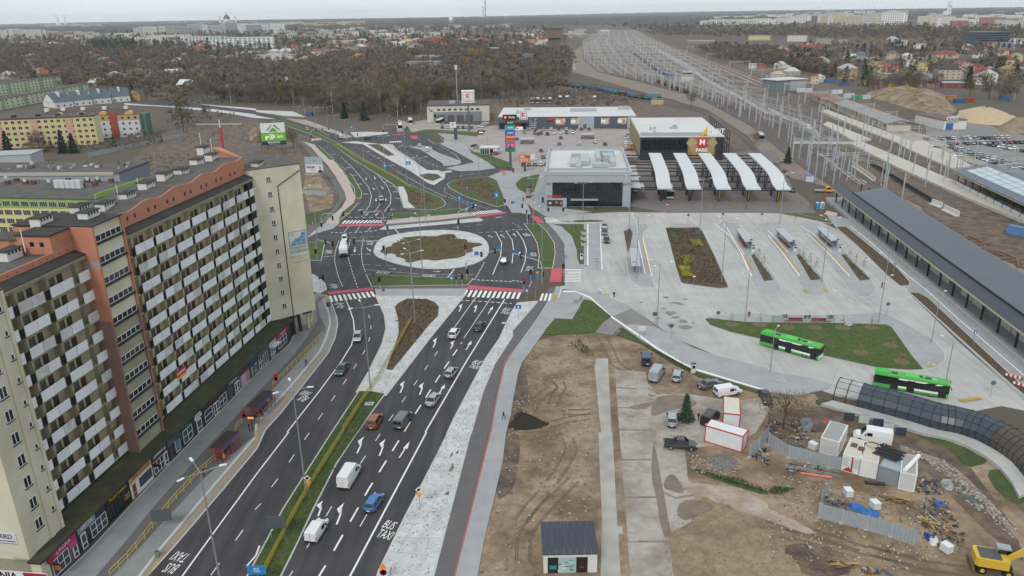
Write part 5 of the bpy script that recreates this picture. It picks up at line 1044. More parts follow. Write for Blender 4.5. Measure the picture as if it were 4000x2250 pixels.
def make_van(kind):
 pm=carpaint('white');t=thing('van','prototype '+kind,'van')
 L,W_,H_,hood,ws0,ws1=dict(van=(5.6,.98,2.4,1.25,1.75,1.05),midvan=(5.0,.94,1.95,1.15,1.6,.8),smallvan=(4.4,.9,1.82,1.05,1.35,.5))[kind];h=L/2
 rings=[]
 for y,zt,w in((-h,H_-.08,W_*.95),(-h+.12,H_,W_),(ws1-.25,H_,W_),(ws1,H_-.06,W_*.97)):rings.append([(-w*.94,y,.3),(w*.94,y,.3),(w,y,.6),(w,y,zt*.62),(w*.86,y,zt-.06),(w*.7,y,zt),(-w*.7,y,zt),(-w*.86,y,zt-.06),(-w,y,zt*.62),(-w,y,.6)])
 b=MB();b.loft(rings,pm);lower(b,[(ws1-.2,hood+.12,W_),(ws0,hood,W_*.98),(h-.35,hood-.12,W_*.92),(h,.7,W_*.82)],pm,.3);b.build('body',None,t)
 g=MB();wt=W_*.8;g.add([(-W_*.93,ws0+.02,hood),(W_*.93,ws0+.02,hood),(wt,ws1+.05,H_-.12),(-wt,ws1+.05,H_-.12)],[(0,1,2,3)],m_cglass)
 g.build('windscreen',None,t)
 pl_=MB()
 for sg in(-1,1):pl_.add([(sg*W_*.98,ws0,hood),(sg*W_*.99,ws1-.2,hood+.1),(sg*W_*.86,ws1-.05,H_-.1),(sg*W_*.9,ws1+.08,H_-.18)],[(0,1,2,3)],pm)
 pl_.build('cab_side',None,t)
 for sg in(-1,1):
  q=MB();q.bc((sg*(W_+.005),ws1-.55,H_*.62+.1),(.03,.8,.55),m_cglass);q.build('side_window',None,t);q=MB();q.bc((sg*(W_+.14),ws1+.05,hood+.22),(.22,.12,.3),m_plas);q.build('mirror',None,t)
 if kind!='van':
  for sg in(-1,1):q=MB();q.bc((sg*.38*W_,-h-.005,H_*.7),(.6*W_,.03,.5),m_cglass if kind=='midvan' else pm);q.build('rear_window',None,t)
 q=MB();q.bc((0,-h-.01,1.1),(.02,.03,1.5),m_plas);q.bc((0,-h-.03,.42),(W_*1.8,.1,.22),m_plas);q.bc((0,h-.02,.45),(W_*1.6,.12,.25),m_plas);q.build('bumpers',None,t)
 wheels_(t,(-h+1.0,h-.95),W_-.12,.35,.22)
 for sg in(-1,1):bk('taillight',t,(sg*W_*.93,-h-.01,.95),(.12,.06,.45),m_tl);bk('headlight',t,(sg*W_*.66,h-.12,.82),(.35,.1,.2),m_hl)
 bk('number_plate',t,(.3,-h-.06,.62),(.5,.04,.12),m_plate)
 return t
def make_pickup():
 pm=carpaint('graphite');t=thing('pickup','prototype pickup','pickup');b=MB();lower(b,[(-2.6,1.0,.9),(-2.5,1.05,.94),(-.8,1.06,.95),(.9,1.08,.95),(1.9,1.02,.92),(2.45,.85,.85),(2.6,.6,.78)],pm,.4);b.build('body',None,t)
 g=MB();r=MB();cabin(g,r,-.85,1.25,-.6,.5,1.06,1.82,.88,.68);g.build('windows',None,t);r.build('roof',pm,t)
 q=MB();q.box(-.8,.8,-2.45,-.95,1.06,1.12,m_plas);q.build('load_bed',None,t);q=MB();q.bar((-.85,-.95,1.1),(-.6,-1.05,1.75),.1);q.bar((.85,-.95,1.1),(.6,-1.05,1.75),.1);q.bar((-.6,-1.05,1.75),(.6,-1.05,1.75),.1);q.build('roll_bar',m_plas,t)
 wheels_(t,(-1.55,1.6),.86,.4,.26);lights_(t,-2.62,2.45,.85,.9,.85);return t
def make_bus(kind):
 city=kind=='citybus';L=12.0 if city else 12.2;h=L/2;W_=1.27;H_=2.95 if city else 3.35;pm=P('449e40',.4)if city else carpaint('white');t=thing('bus','prototype '+kind,'bus')
 wl2=P('e0e2e0',.5);gl=m_cglass;lowc=P('449e40',.4)if city else carpaint('white');b=MB();b.box(-W_,W_,-h,h,.32,1.05,lowc);b.build('lower_body',None,t)
 if city:bx('white_band',t,-W_-.01,W_+.01,-h+3,h-1.5,.75,1.12,wl2)
 bx('windows',t,-W_+.02,W_-.02,-h+.05,h-.03,1.05,H_-.3,gl)
 rings=[]
 for y,d in((-h,.1),(-h+.15,0),(h-.2,0),(h,.12)):rings.append([(-W_+d*.3,y,H_-.34),(W_-d*.3,y,H_-.34),(W_-d*.3,y,H_-.12),(W_-.22,y,H_-d*.5),(-W_+.22,y,H_-d*.5),(-W_+d*.3,y,H_-.12)])
 q=MB();q.loft(rings,pm);q.build('roof',None,t)
 for i in range(5 if city else 6):
  y=-h+2+i*1.9
  for sg in(-1,1):bk('window_post',t,(sg*(W_-.005),y,1.75),(.03,.08,1.3),m_plas)
 if city:
  for sg in(-1,1):
   m=MB();m.add([(sg*(W_+.015),h-3.2,2.62),(sg*(W_+.015),h-7.8,2.62),(sg*(W_+.015),h-8.8,2.3),(sg*(W_+.015),h-3.9,2.35)],[(0,1,2,3)],wl2);m.add([(sg*(W_+.015),h-1.0,2.62),(sg*(W_+.015),h-1.9,2.62),(sg*(W_+.015),h-2.3,2.35),(sg*(W_+.015),h-1.4,2.35)],[(0,1,2,3)],wl2);m.build('white_flash',None,t)
   for y in(h-1.0,h-6.0,-h+3.4):bk('door',t,(sg*(W_+.01),y,1.4),(.03,1.25,2.1),m_cglass)
  for y,w,l,z,c_ in((-h+1.3,1.8,1.8,.2,'3fae3a'),(-h+3.2,.8,1.0,.05,'2a3a2a'),(.2,1.7,2.6,.12,'52bb4c'),(2.6,.7,1.0,.05,'2a3a2a'),(1.4,.9,.5,.15,'23302a')):bk('roof_unit',t,(0,y,H_+z/2),(w,l,z),P(c_))
  frame_text('lettering','453',.9,P('c9e6c4'),t,(0,h-2.6,H_+.012),(0,-1,0),(1,0,0),.004)
 else:
  bk('roof_unit',t,(0,-h+3.5,H_+.1),(1.7,2.2,.22),P('c6c8c8'));bk('roof_hatch',t,(0,1.5,H_+.03),(.8,.9,.06),P('8a8e8e'))
 wheels_(t,(-h+3.2,h-2.7),W_-.14,.48,.28)
 bx('windscreen',t,-W_+.06,W_-.06,h-.02,h+.02,1.1,H_-.45,m_cglass);bx('front_bumper',t,-W_+.05,W_-.05,h-.01,h+.05,.35,.95,wl2 if city else carpaint('white'))
 if city:bx('destination_display',t,-.9,.9,h+.0,h+.04,H_-.5,H_-.28,P('c87a28',.5))
 for sg in(-1,1):
  m=MB();m.bc((sg*(W_+.15),h+.25,2.2),(.14,.12,.4),m_plas);m.bar((sg*(W_-.1),h,2.6),(sg*(W_+.15),h+.25,2.4),.06,.06,m_plas);m.build('mirror',None,t);bk('headlight',t,(sg*.95,h+.04,.7),(.4,.06,.2),m_hl);bk('taillight',t,(sg*1.1,-h-.02,1.0),(.2,.06,.5),m_tl)
 return t
def make_tanker():
 t=thing('tanker_truck','prototype tanker','truck');w=carpaint('white')
 c=MB();c.loft([[(-1.22,y,.7),(1.22,y,.7),(1.22,y,z),(1.05,y,z+.15),(-1.05,y,z+.15),(-1.22,y,z)]for y,z in((2.4,2.8),(2.5,2.9),(4.3,2.75),(4.5,2.1))],w);c.build('cab',None,t);g=MB();g.add([(-1.1,4.5,1.75),(1.1,4.5,1.75),(1.05,4.36,2.65),(-1.05,4.36,2.65)],[(0,1,2,3)],m_cglass);g.build('windscreen',None,t)
 bx('grille',t,-1.2,1.2,4.4,4.58,.45,1.25,m_plas);bx('chassis',t,-.5,.5,-4.6,4.2,.6,.95,m_plas)
 rings=[]
 for y,r,z in((-4.7,.5,1.9),(-4.4,.95,2.0),(-1,1.15,2.15),(1.6,1.1,2.3),(2.2,.7,2.4)):rings.append([(r*math.cos(a),y,z+r*math.sin(a))for a in[2*math.pi*i/16 for i in range(16)]])
 d=MB();d.loft(rings,M('tank_white','cfd2d4',.35,.1,var=.05,obj=True));d.build('tank',None,t)
 d=MB();d.tube((.3,-1.2,2.6),(1.17,-1.0,2.15),.1,n=6,m=P('7fa0c0'));d.build('tank_stripe',None,t)
 for sg in(-1,1):bk('mirror',t,(sg*1.45,4.3,2.2),(.2,.15,.7),m_plas);bk('headlight',t,(sg*.95,4.6,.95),(.3,.06,.2),m_hl)
 wheels_(t,(-3.6,-2.3,3.3),1.05,.5,.3);return t
def V(kind,colour,s,label,cat='car',group=None,z=.035,keep=None):
 a,b=W(s,.1);c=(a+b)/2;d=b-a;rz=math.atan2(-d.x,d.y);c.z=z
 if kind not in PROTO:
  o=make_car(kind)if kind in SPEC else make_pickup()if kind=='pickup' else make_bus(kind)if kind in('citybus','coach')else make_tanker()if kind=='tanker' else make_van(kind)
  PROTO[kind]=o;PTREE[kind]=snap(o);USED.pop(o['label'],None);o.location=c;o.rotation_euler=(0,0,rz);o['used']=1
  tag(o,label,cat,group);del o['used']
  for ch,gs in PTREE[kind]:
   for x in[ch]+gs:repaint(x,carpaint(colour))
  return o
 o=PROTO[kind];r=dup(o,PTREE[kind],c,rz,label,cat,group,paint=carpaint(colour));r.name=o.name.split('.')[0];return r
V('smallvan','white','13 562,1108 672,935','white panel van nearest the camera in the left lane','van')
V('van','white','13 885,572 1000,385','tall white delivery van behind the blue hatchback','van')
V('hatch','blue','13 1135,818 1240,660','bright blue hatchback in the third lane')
V('suv','brown','12 1158,1428 1240,1300','copper brown SUV beside the grass median')
V('midvan','grey','12 1425,1428 1530,1280','grey panel van between the brown SUV and the silver saloon','van')
V('sedan','silver','12 1745,1195 1822,1085','silver saloon ahead of the grey van');V('hatch','silver','12 1930,910 1995,825','silver hatchback with brake lights between the saloon and the white off-roader')
V('suv','white','12 1970,515 2022,438','white off-roader with a spare wheel on its back door');V('sedan','dark','12 2225,435 2275,368','black saloon next to the bus lane near the crossing')
V('sedan','green','12 905,780 825,895','dark green saloon driving towards the camera past the bus stop');V('hatch','silver','12 1035,465 1012,560','silver hatchback with a black bonnet coming round the bend')
V('tanker','white','11 888,1010 882,1180','white tanker truck entering from the roundabout','truck');V('hatch','white','11 893,945 890,985','white car right behind the tanker truck')
V('hatch','silver','11 1258,540 1264,592','silver car alone on the north-west road');V('hatch','silver','11 2485,1212 2508,1158','silver car circling the roundabout by the white island')
V('midvan','white','10 858,1398 850,1375','white van at the northern junction lights','van');V('estate','dark','10 1150,1400 1090,1398','dark estate crossing the northern junction');V('suv','silver','10 505,1300 530,1318','silver SUV waiting on the curve before the lights')
V('sedan','silver','21 928,812 930,866','silver taxi saloon at the head of the rank');V('sedan','grey','21 932,872 931,930','grey saloon in the middle of the taxi rank');V('sedan','black','21 948,948 952,1012','black saloon standing apart at the end of the taxi rank')
V('citybus','white','22 2535,560;32 500,705','green and white city bus beside the triangular lawn','bus');V('citybus','white','32 1075,965 1780,1085','green and white city bus behind the glass walkway','bus')
V('coach','white','21 1570,470 1592,565','white coach parked under the first wavy canopy','bus');V('sedan','silver','21 1235,445 1245,512','silver car in the shade beside the station hall');V('hatch','dark','21 1225,430 1232,460','dark car behind the silver one beside the station hall');V('sedan','black','31 205,465 258,485','black car at the last bus canopy by the works')
V('midvan','navy','22 1346,785 1350,680','dark blue van parked at the grass verge','van');V('van','silver','22 1420,945 1490,838','tall silver van parked on the muddy lot','van');V('estate','silver','22 1648,945 1672,855','silver estate car right of the tall silver van')
V('sedan','grey','22 1900,1012 2070,962','grey saloon parked nose to nose with the white van');V('midvan','white','22 2050,1085 2285,1045','white van parked along the verge of the bus yard','van');V('suv','silver','22 1605,1398 1612,1290','silver car parked beside the small spruce')
V('midvan','black','22 1940,1388 2050,1270','black van behind the red-edged white container','van');V('pickup','graphite','23 1535,145 1850,165','dark grey pickup on the old concrete','pickup');V('van','white','33 1190,115 900,62','white flatbed van behind the stacked site containers','van')
V('midvan','white','11 1725,90 1720,45','white minibus with a dark rear window on the bus loop','van');V('hatch','white','11 1655,40 1635,5','white car at the tip of the bus loop');V('sedan','black','32 -40,1090 -10,1150','black car half hidden behind the bare tree on the site')
V('coach','white','10 1560,1270 1545,1215','white coach with an orange board by the wood','bus');V('coach','white','10 1450,1325 1450,1265','white coach at the side road crossing','bus');V('coach','white','10 1890,1225 1815,1265','white coach in front of the depot doors','bus')
def VS(x,y):return 'D %.2f,%.2f'%((1650+x/1.9815)/1.5528,(330+y/1.9815)/1.5528)
for k in SPEC:FLAT[k]=make_car(k,True)
CW=['white','silver','grey','dark','black','white','silver','dark','blue','red','beige','graphite']
CN=dict(white='white',silver='silver',grey='grey',dark='dark',black='black',blue='blue',red='red',beige='beige',graphite='dark grey',navy='navy',yellow='yellow',brown='brown',green='green')
def pcar(p,rz,kind,col,label,group):
 o=link('parked_car',FLAT[kind],None,(p.x,p.y,.05),rz);repaint(o,carpaint(col));return tag(o,label,'car',group)
rows=[((820,1290,347,347),9,'row under the supermarket wall','silver dark silver white dark white dark black dark',-.05),((870,1165,378,375),7,'second row of the supermarket car park','red dark white white white grey white',3.1),((1590,1600,400,505),8,'row beside the retail hall wall','silver white silver white white silver yellow red',1.5),((780,960,624,620),5,'row behind the station hall','dark grey grey white dark',0.0)]
for(x0,x1,y0,y1),n,nm,cs,rz in rows:
 for i,c_ in enumerate(cs.split()):
  f=i/max(1,n-1);g=W1(VS(x0+(x1-x0)*f,y0+(y1-y0)*f+6),0);pcar(g,rz,'sedan' if i%3==1 else 'hatch' if i%3 else 'suv',c_,'%s car, %s %s in the %s'%(CN[c_],nth(i+1),'from the far end' if x1-x0<50 else 'from the left',nm),'cars on the supermarket car park')
for x,y,k,c_,rz,lb in((1072,415,'hatch','red',0,'red hatchback alone in the middle of the car park'),(1060,462,'sedan','grey',0,'dark grey car left of the trolley shelter row'),(1213,463,'hatch','white',0,'white hatchback in the middle of the car park'),(1335,448,'suv','white',0,'white van-like car near the trolley shelter'),(1413,464,'sedan','dark',0,'dark saloon at the right of the car park'),(918,515,'sedan','black',0,'black saloon above the orange billboard'),(995,515,'hatch','dark',0,'dark hatchback at the corner of the station roof'),(935,565,'sedan','grey',0,'grey saloon right of the orange billboard'),(900,385,'estate','black',0,'black estate in the third bay row'),(967,388,'suv','black',0,'black SUV behind the row of white cars'),(790,375,'suv','silver',0,'silver van-like car by the store entrance'),(728,425,'hatch','blue',.2,'blue hatchback half hidden by the tenant pylon'),(555,540,'suv','brown',1.5,'brown SUV beside the small glazed ticket hut'),(405,478,'sedan','black',1.2,'black saloon behind the glazed ticket hut'),(428,490,'sedan','silver',1.2,'silver saloon half behind the glazed ticket hut'),(447,382,'hatch','red',1.5,'red hatchback at the entrance of the car park'),(455,362,'sedan','black',1.5,'black saloon behind the red hatchback at the entrance'),(455,328,'suv','white',1.5,'white SUV at the depot corner'),(470,315,'sedan','silver',1.5,'silver saloon second in the depot corner row'),(487,303,'sedan','white',1.5,'white saloon furthest back in the depot corner row'),(155,335,'hatch','black',0,'black hatchback left below the depot'),(192,334,'hatch','white',0,'white hatchback left below the depot'),(275,335,'hatch','red',0,'dark red hatchback below the depot'),(315,336,'suv','black',0,'black SUV below the depot doors'),(345,336,'hatch','silver',0,'silver hatchback below the depot doors'),(380,336,'sedan','black',0,'black saloon next to the supermarket pylon'),(2128,620,'sedan','white',1.5,'white saloon seen between the wavy canopies')):
 pcar(W1(VS(x,y+5)),rz,k,c_,lb,'cars on the supermarket car park')
t=V('van','white',VS(770,358)+';'+VS(715,358)[0:0]+VS(715,358),'white box van at the supermarket entrance','van')
# commuter car park at the right edge
cr_rows=[('30 1590,1405','30 2390,1395',16,.0,'back row of the commuter car park'),('30 1830,1455','30 2700,1440',17,.0,'second row of the commuter car park'),('31 2180,10','31 2700,100',9,.0,'third row of the commuter car park'),('31 1850,40','31 2650,270',15,.3,'fourth row of the commuter car park'),('31 1920,75','31 2650,305',14,.3,'fifth row of the commuter car park'),('31 2140,145','31 2650,330',9,.3,'front row of the commuter car park')]
for s0,s1,n,rz,nm in cr_rows:
 a,b=W1(s0),W1(s1);d=b-a;ang=math.atan2(d.y,d.x);n=max(n,int(d.length/2.7))
 for i in range(n):
  if rnd.random()<.06:continue
  c_=rnd.choice(CW);g=a.lerp(b,i/(n-1));pcar(g,ang+rnd.uniform(-.03,.03)+(math.pi if rnd.random()<.5 else 0),rnd.choice(['hatch','sedan','suv','estate']),c_,'%s car, %s from the left in the %s'%(CN[c_],nth(i+1),nm),'cars on the commuter car park')
pcar(W1('31 1910,130'),1.8,'suv','white','white SUV driving in the commuter car park lane','cars on the commuter car park');pcar(W1('31 1680,50'),.5,'sedan','dark','dark car behind the platform shrubs','cars on the commuter car park')
for i,(u,v)in enumerate(((200,1050),(250,1050),(320,1050),(375,1050),(480,1030),(545,1028),(825,1030))):
 V('coach','white','20 %d,%d %d,%d'%(u+12,v-40,u,v),'white coach, %s from the left parked behind the supermarket roof'%nth(i+1),'bus','coaches parked behind the supermarket')
V('coach','silver','31 -60,-20 -90,-75','grey coach behind the retail hall','bus')
# low trolley shelters and ticket hut
for i,(u,v)in enumerate(((810,462),(1280,425))):
 t=thing('trolley_shelter','trolley shelter with pale roof and poster sides, %s one'%('nearer' if i==0 else 'farther'),'shelter',W1(VS(u,v)),-.05,'trolley shelters of the car park');bx('roof',t,-3.6,3.6,0,5,2.6,2.75,P('a9acad'));bx('poster',t,-3.5,3.5,0,.08,.3,2.2,M('trolley_poster','8a7c74',.6,var=.3,scale=1.2,col2='3a3536',mixs=.9,obj=True))
 for x in(-3.5,0,3.4):bx('post',t,x,x+.1,4.8,4.9,0,2.6,m_blk);bx('post',t,x,x+.1,.1,.2,0,2.6,m_blk)
t=thing('ticket_hut','small white glazed hut at the edge of the bus loop','hut',W1(VS(445,545)),-.12);bx('wall',t,0,9,0,6,0,3.4,P('b9bdbe'));bx('roof',t,-.3,9.3,-.3,6.3,3.4,3.6,P('c3c6c6'))
for i in range(4):bx('pane',t,.3+i*1.1,1.2+i*1.1,-.05,0,.3,3.0,m_glass2)
bx('door',t,5.0,6.6,-.05,0,.1,2.9,m_glass)
# ------------------------------------------------------------------ street lamps
m_galv=M('galvanised','9aa0a3',.45,.5,var=.06,obj=True);m_lampw=M('lamp_head','d6d9da',.4,.1,obj=True);m_mast=M('mast_grey','b4b8ba',.5,.3,var=.05,obj=True)
def lamp_proto(nm,arms,h,armlen=2.2,rise=.5):
 t=thing('street_lamp',nm,'street lamp');MB().tube((0,0,0),(0,0,h),.13,.07,8,m_galv).build('post',None,t);MB().tube((0,0,0),(0,0,.8),.16,.16,8,m_galv).build('base',None,t)
 for a in arms:
  d=Vector((math.cos(a),math.sin(a),0));e=d*armlen+Vector((0,0,h+rise));am=MB();am.tube((0,0,h-.05),e,.045,.035,5,m_galv);am.build('arm',None,t)
  hd=MB();hd.bar(e-d*.1,e+d*.75+Vector((0,0,.04)),.3,.1,m_lampw);hd.build('lamp_head',None,t)
 USED.pop(nm,None);return t,snap(t)
def curved_proto(nm,h,armlen=1.6):
 t=thing('street_lamp',nm,'street lamp');MB().tube((0,0,0),(0,0,h-1.2),.1,.06,8,m_galv).build('post',None,t);p=[(0,0,h-1.2)]+[(armlen*(1-math.cos(a)),0,h-1.2+1.2*math.sin(a))for a in(.4,.8,1.2,1.55)]
 MB().path([Vector(q)for q in p],.045,5,m_galv).build('arm',None,t);MB().bar(p[-1],(p[-1][0]+.7,0,p[-1][2]),.28,.1,m_lampw).build('lamp_head',None,t);USED.pop(nm,None);return t,snap(t)
LP={'3':lamp_proto('p3',(-2.5,-.15,1.9),16.3),'2':lamp_proto('p2',(0,math.pi),13.5),'1':curved_proto('p1',11.0),'s':curved_proto('ps',9.0)}
USEDP=set()
def lamp(k,s,rz,label,sc=1.0):
 p=W1(s);o,tr=LP[k]
 if k not in USEDP:USEDP.add(k);o.location=p;o.rotation_euler=(0,0,rz);o.scale=(1,1,sc);return tag(o,label,'street lamp','street lamps')
 return dup(o,tr,p,rz,label,'street lamp','street lamps',(1,1,sc))
lamp('3','12 1152,1018',.1,'tall three-armed street lamp at the tip of the grass median');lamp('3','13 500,580',.1,'tall three-armed street lamp on the grass median beside the give-way sign');lamp('3','03 2225,1560',.4,'three-armed street lamp standing at the bottom edge of the picture')
lamp('3','12 1597,345',.3,'three-armed street lamp in the brown teardrop bed');lamp('3','11 618,965',.2,'street lamp on the pavement behind the end wall of the block');lamp('3','11 1677,1340',.2,'three-armed street lamp on the lawn south of the roundabout flower bed');lamp('3','11 1567,1449',.5,'street lamp on the crossing lawn in front of the roundabout',.75)
lamp('3','11 1667,585',.1,'street lamp in the brown end of the north-west median');lamp('3','11 1708,800',.4,'street lamp on the white strip north of the roundabout');lamp('3','21 215,852',.3,'street lamp at the top of the curved lawn east of the roundabout');lamp('3','21 303,1200',.6,'street lamp at the lower end of the curved lawn east of the roundabout')
lamp('3','21 1178,852',.2,'tall street lamp left of the narrow planted island');lamp('3','21 1886,878',.2,'tall street lamp at the top right of the big flower bed');lamp('3','21 1248,1355',.2,'street lamp at the foot of the first bus shelter');lamp('3','21 2105,1398',.2,'street lamp at the lower right of the big flower bed')
lamp('3','31 538,1388',.2,'street lamp between the third and fourth bus islands');lamp('3','31 115,812',.2,'street lamp at the head of the third bus island');lamp('2','21 712,762',.2,'slim street lamp in front of the station hall glass',.9);lamp('3','22 1455,405',.3,'slim street lamp where the gravel ramp meets the yard',.9)
lamp('s','32 20,848',.9,'curved street lamp in front of the left green bus');lamp('1','32 1640,552',.6,'curved street lamp on the right side of the triangular island');lamp('1','32 1762,1065',2.6,'curved street lamp behind the right green bus');lamp('1','32 1108,358',.4,'street lamp on the upper edge of the triangular lawn');lamp('1','22 2342,345',2.2,'street lamp at the left tip of the triangular lawn')
lamp('s','31 1165,1449',2.8,'curved street lamp left of the station flower strip');lamp('s','21 2370,1470',2.5,'small lamp at the lower end of the second bus island')
for i,(s,k,rz)in enumerate((('10 200,1180','1',0),('10 430,1232','1',.5),('10 605,1300','2',.2),('10 727,1295','2',.3),('10 806,1400','2',.2),('10 912,1449','2',.3),('10 1325,1348','1',0),('10 1482,1240','1',.3),('10 1642,1312','1',.5),('00 1512,1020','2',.2),('00 2220,1100','1',.2),('11 1085,165','2',.2),('11 1300,280','3',.2),('11 1520,415','3',.2),('11 1500,20','2',.1))):
 lamp(k,s,rz,'thin street lamp, %s along the north-west road'%nth(i+1),.95)
for i,s in enumerate(('20 715,1440','20 2010,1470','11 2330,60','11 2240,310')):lamp('1',s,.4*i,['car park lamp in front of the supermarket posters','car park lamp behind the tenant pylon','lamp beside the glazed ticket hut','lamp by the red crossing of the car park entrance'][i])
# ------------------------------------------------------------------ traffic lights
m_tlb=M('signal_black','17181a',.6,obj=True);m_sig={'r':M('signal_red','d8251f',.4,emit=2.0),'o':M('signal_off','2a2622',.4)}
def sig_head(par,p,rz=0.0,red=False):
 h=MB();h.bc((0,0,0),(.42,.28,1.15),m_tlb);h.bc((0,.0,0),(.62,.06,1.4),m_tlb);o=h.build('signal_head',None,par,loc=p,rz=rz)
 for i in range(3):l=MB();l.tube((0,-.15,.36-i*.36),(0,-.2,.36-i*.36),.13,n=10,m=m_sig['r' if(red and i==0)else 'o']);l.build('lens',None,o)
def mast(s,tip,label,heads=(1.0,),h=6.2,blue=()):
 a=W1(s);b=G(PX(tip)[0],h);a.z=0;d=b-a;d.z=0;L=d.length;rz=math.atan2(d.y,d.x);t=thing('traffic_light_mast',label,'traffic light',a,rz)
 p=[(0,0,0),(0,0,h-1.6)]+[(1.6*(1-math.cos(x)),0,h-1.6+1.6*math.sin(x))for x in(.4,.8,1.2,1.57)]+[(L,0,h)]
 MB().path([Vector(q)for q in p],.1,7,m_mast).build('mast_arm',None,t)
 for f in heads:sig_head(t,(L*f,0,h-.1),-rz)
 sig_head(t,(.0,-.3,2.6),-rz)
 for f in blue:bk('blue_sign',t,(L*f,-.1,h+.6),(1.1,.06,.9),P('2a6cad'),-rz)
 return t
mast('11 668,888','11 935,700','traffic light mast arching over the cycle path behind the end wall',(.8,));mast('11 1290,852','11 1065,690','traffic light mast on the left of the northern zebra crossing',(1.0,));mast('11 1308,1185','11 985,975','traffic light mast on the left edge of the white roundabout island',(1.0,))
mast('11 2028,872','11 2180,620','traffic light mast on the far edge of the white roundabout island',(1.0,),blue=(.75,));mast('11 2120,1372','11 2450,1060','traffic light mast on the right edge of the southern lawn',(.45,.85),blue=(.3,.98));mast('21 302,1412','21 20,1100','traffic light mast reaching from the east corner over the bus lane',(.75,),blue=(.5,.98));mast('21 155,812','21 -90,590','traffic light mast at the top of the curved east lawn',(.2,),blue=(.6,));mast('11 617,1165','11 770,1000','traffic light mast on the small lawn by the end wall',(.6,1.0));mast('10 560,1420','10 730,1290','traffic light mast of the northern junction, left one',(.3,.65,1.0));mast('10 1030,1400','10 870,1330','traffic light mast of the northern junction, right one',(1.0,));mast('10 1285,1360','10 1440,1250','arched traffic light mast by the side road of the northern junction',(.9,))
def siglight(s,label,red=False,rz=0.0):
 t=thing('traffic_light',label,'traffic light',W1(s),rz);MB().tube((0,0,0),(0,0,3.4),.06,n=6,m=m_mast).build('post',None,t);sig_head(t,(0,-.2,2.9),0,red)
for s,lb,r in(('11 1330,930','signal post at the left end of the white strip north of the roundabout',0),('11 780,828','signal post beside the pink pavement at the north-west crossing',0),('11 2040,860','signal post on the far rim of the roundabout island',0),('11 2110,1130','signal post on the right rim of the roundabout island',0),('11 1290,1140','signal post on the left rim of the roundabout island',0),('11 2015,1440','signal showing red on the southern lawn',1),('11 2075,1440','signal post beside the red one on the southern lawn',0),('11 685,1449','signal post on the white bed beside the end wall',0),('21 515,740','signal post in front of the kebab kiosk',0),('21 365,740','signal post by the narrow eastern crossing',0),('21 150,760','signal post at the east corner of the far crossing',0),('21 188,1390','signal post with give-way sign at the south-east corner',0),('21 515,1330','signal post at the yard zebra crossing',0),('11 1250,1470','signal post lying low by the southern path',0),('11 2505,650','signal post at the tip of the triangular bed',0),('22 120,40','signal post at the right end of the southern crossing',1),('11 1345,740','signal post at the right end of the north-west crossing',0)):siglight(s,lb,r)
# ------------------------------------------------------------------ road signs
def sign(s,label,boards,h=None,rz=0.0,legs=1,name='road_sign',cat='road sign'):
 """boards: (shape, colour, width, height, centre z[, text])"""
 t=thing(name,label,cat,W1(s),rz);top=max(b[4]+b[3]/2 for b in boards);W_=max(b[2]for b in boards)
 for i in range(legs):x=0 if legs==1 else(-W_*.35+i*W_*.7);MB().tube((x,.06,0),(x,.06,top),.045,n=6,m=m_galv).build('post',None,t)
 for b in boards:
  sh,c_,w,hh,z=b[:5];m=MB()
  if sh=='r':m.bc((0,0,z),(w,.05,hh),P(c_))
  elif sh=='o':m.tube((0,-.03,z),(0,.03,z),w/2,n=16,m=P(c_))
  elif sh=='d':m.add([(x,y,zz)for y in(-.03,.03)for x,zz in((0,z-hh/2),(w/2,z),(0,z+hh/2),(-w/2,z))],[(0,1,2,3),(7,6,5,4)]+[(i,(i+1)%4,4+(i+1)%4,4+i)for i in range(4)],P(c_))
  elif sh in 'tv':sg=1 if sh=='t' else-1;m.add([(x,y,zz)for y in(-.03,.03)for x,zz in((-w/2,z-sg*hh/2),(w/2,z-sg*hh/2),(0,z+sg*hh/2))],[(0,1,2),(5,4,3),(0,1,4,3),(1,2,5,4),(2,0,3,5)],P(c_))
  o=m.build('sign_plate',None,t)
  if len(b)>5 and b[5]:
   for k,ln in enumerate(b[5].split('|')):frame_text('lettering',ln,b[6],P(b[7]),o,(0,-.045,z+(len(b[5].split('|'))-1)*b[6]*.5-k*b[6]),VX,VZ,.004)
 return t
def arrowmark(t,z,w,up=True):
 m=MB();m.box(-w*.1,w*.1,-.05,-.03,z-w*.45,z+w*.1,P('e8ecee'));m.add([(-w*.32,-.045,z+w*.02),(w*.32,-.045,z+w*.02),(0,-.045,z+w*.48)],[(0,1,2)],P('e8ecee'));m.build('arrow_mark',None,t)
t=sign('13 540,668','end-of-priority and give-way signs beside the median lamp',[('d','d8d4cc',.95,.95,3.4),('d','d99a1c',.55,.55,3.4),('v','e08a1a',1.0,.88,2.45)]);MB().bar((-.35,-.05,3.1),(.35,-.05,3.7),.08,.02,m_tlb).build('cancel_bar',None,t)
t=sign('13 1650,790','end-of-priority and give-way signs standing in the white geotextile strip',[('d','d8d4cc',.95,.95,3.4),('d','d99a1c',.55,.55,3.4),('v','e08a1a',1.0,.88,2.45)]);MB().bar((-.35,-.05,3.1),(.35,-.05,3.7),.08,.02,m_tlb).build('cancel_bar',None,t)
sign('13 1290,1530','roadworks warning above a thirty limit sign at the bottom edge',[('t','e0901a',1.0,.9,2.75),('o','b02a2a',.9,.9,1.75),('o','e4e2dc',.72,.9,1.74,'30',.5,'1c1c1c')])
t=sign('13 35,1570','blue bus and taxi lane sign cut by the bottom edge',[('r','2a7ab5',2.2,1.3,2.7,'BUS|TAXI',.38,'e8f0f4')]);
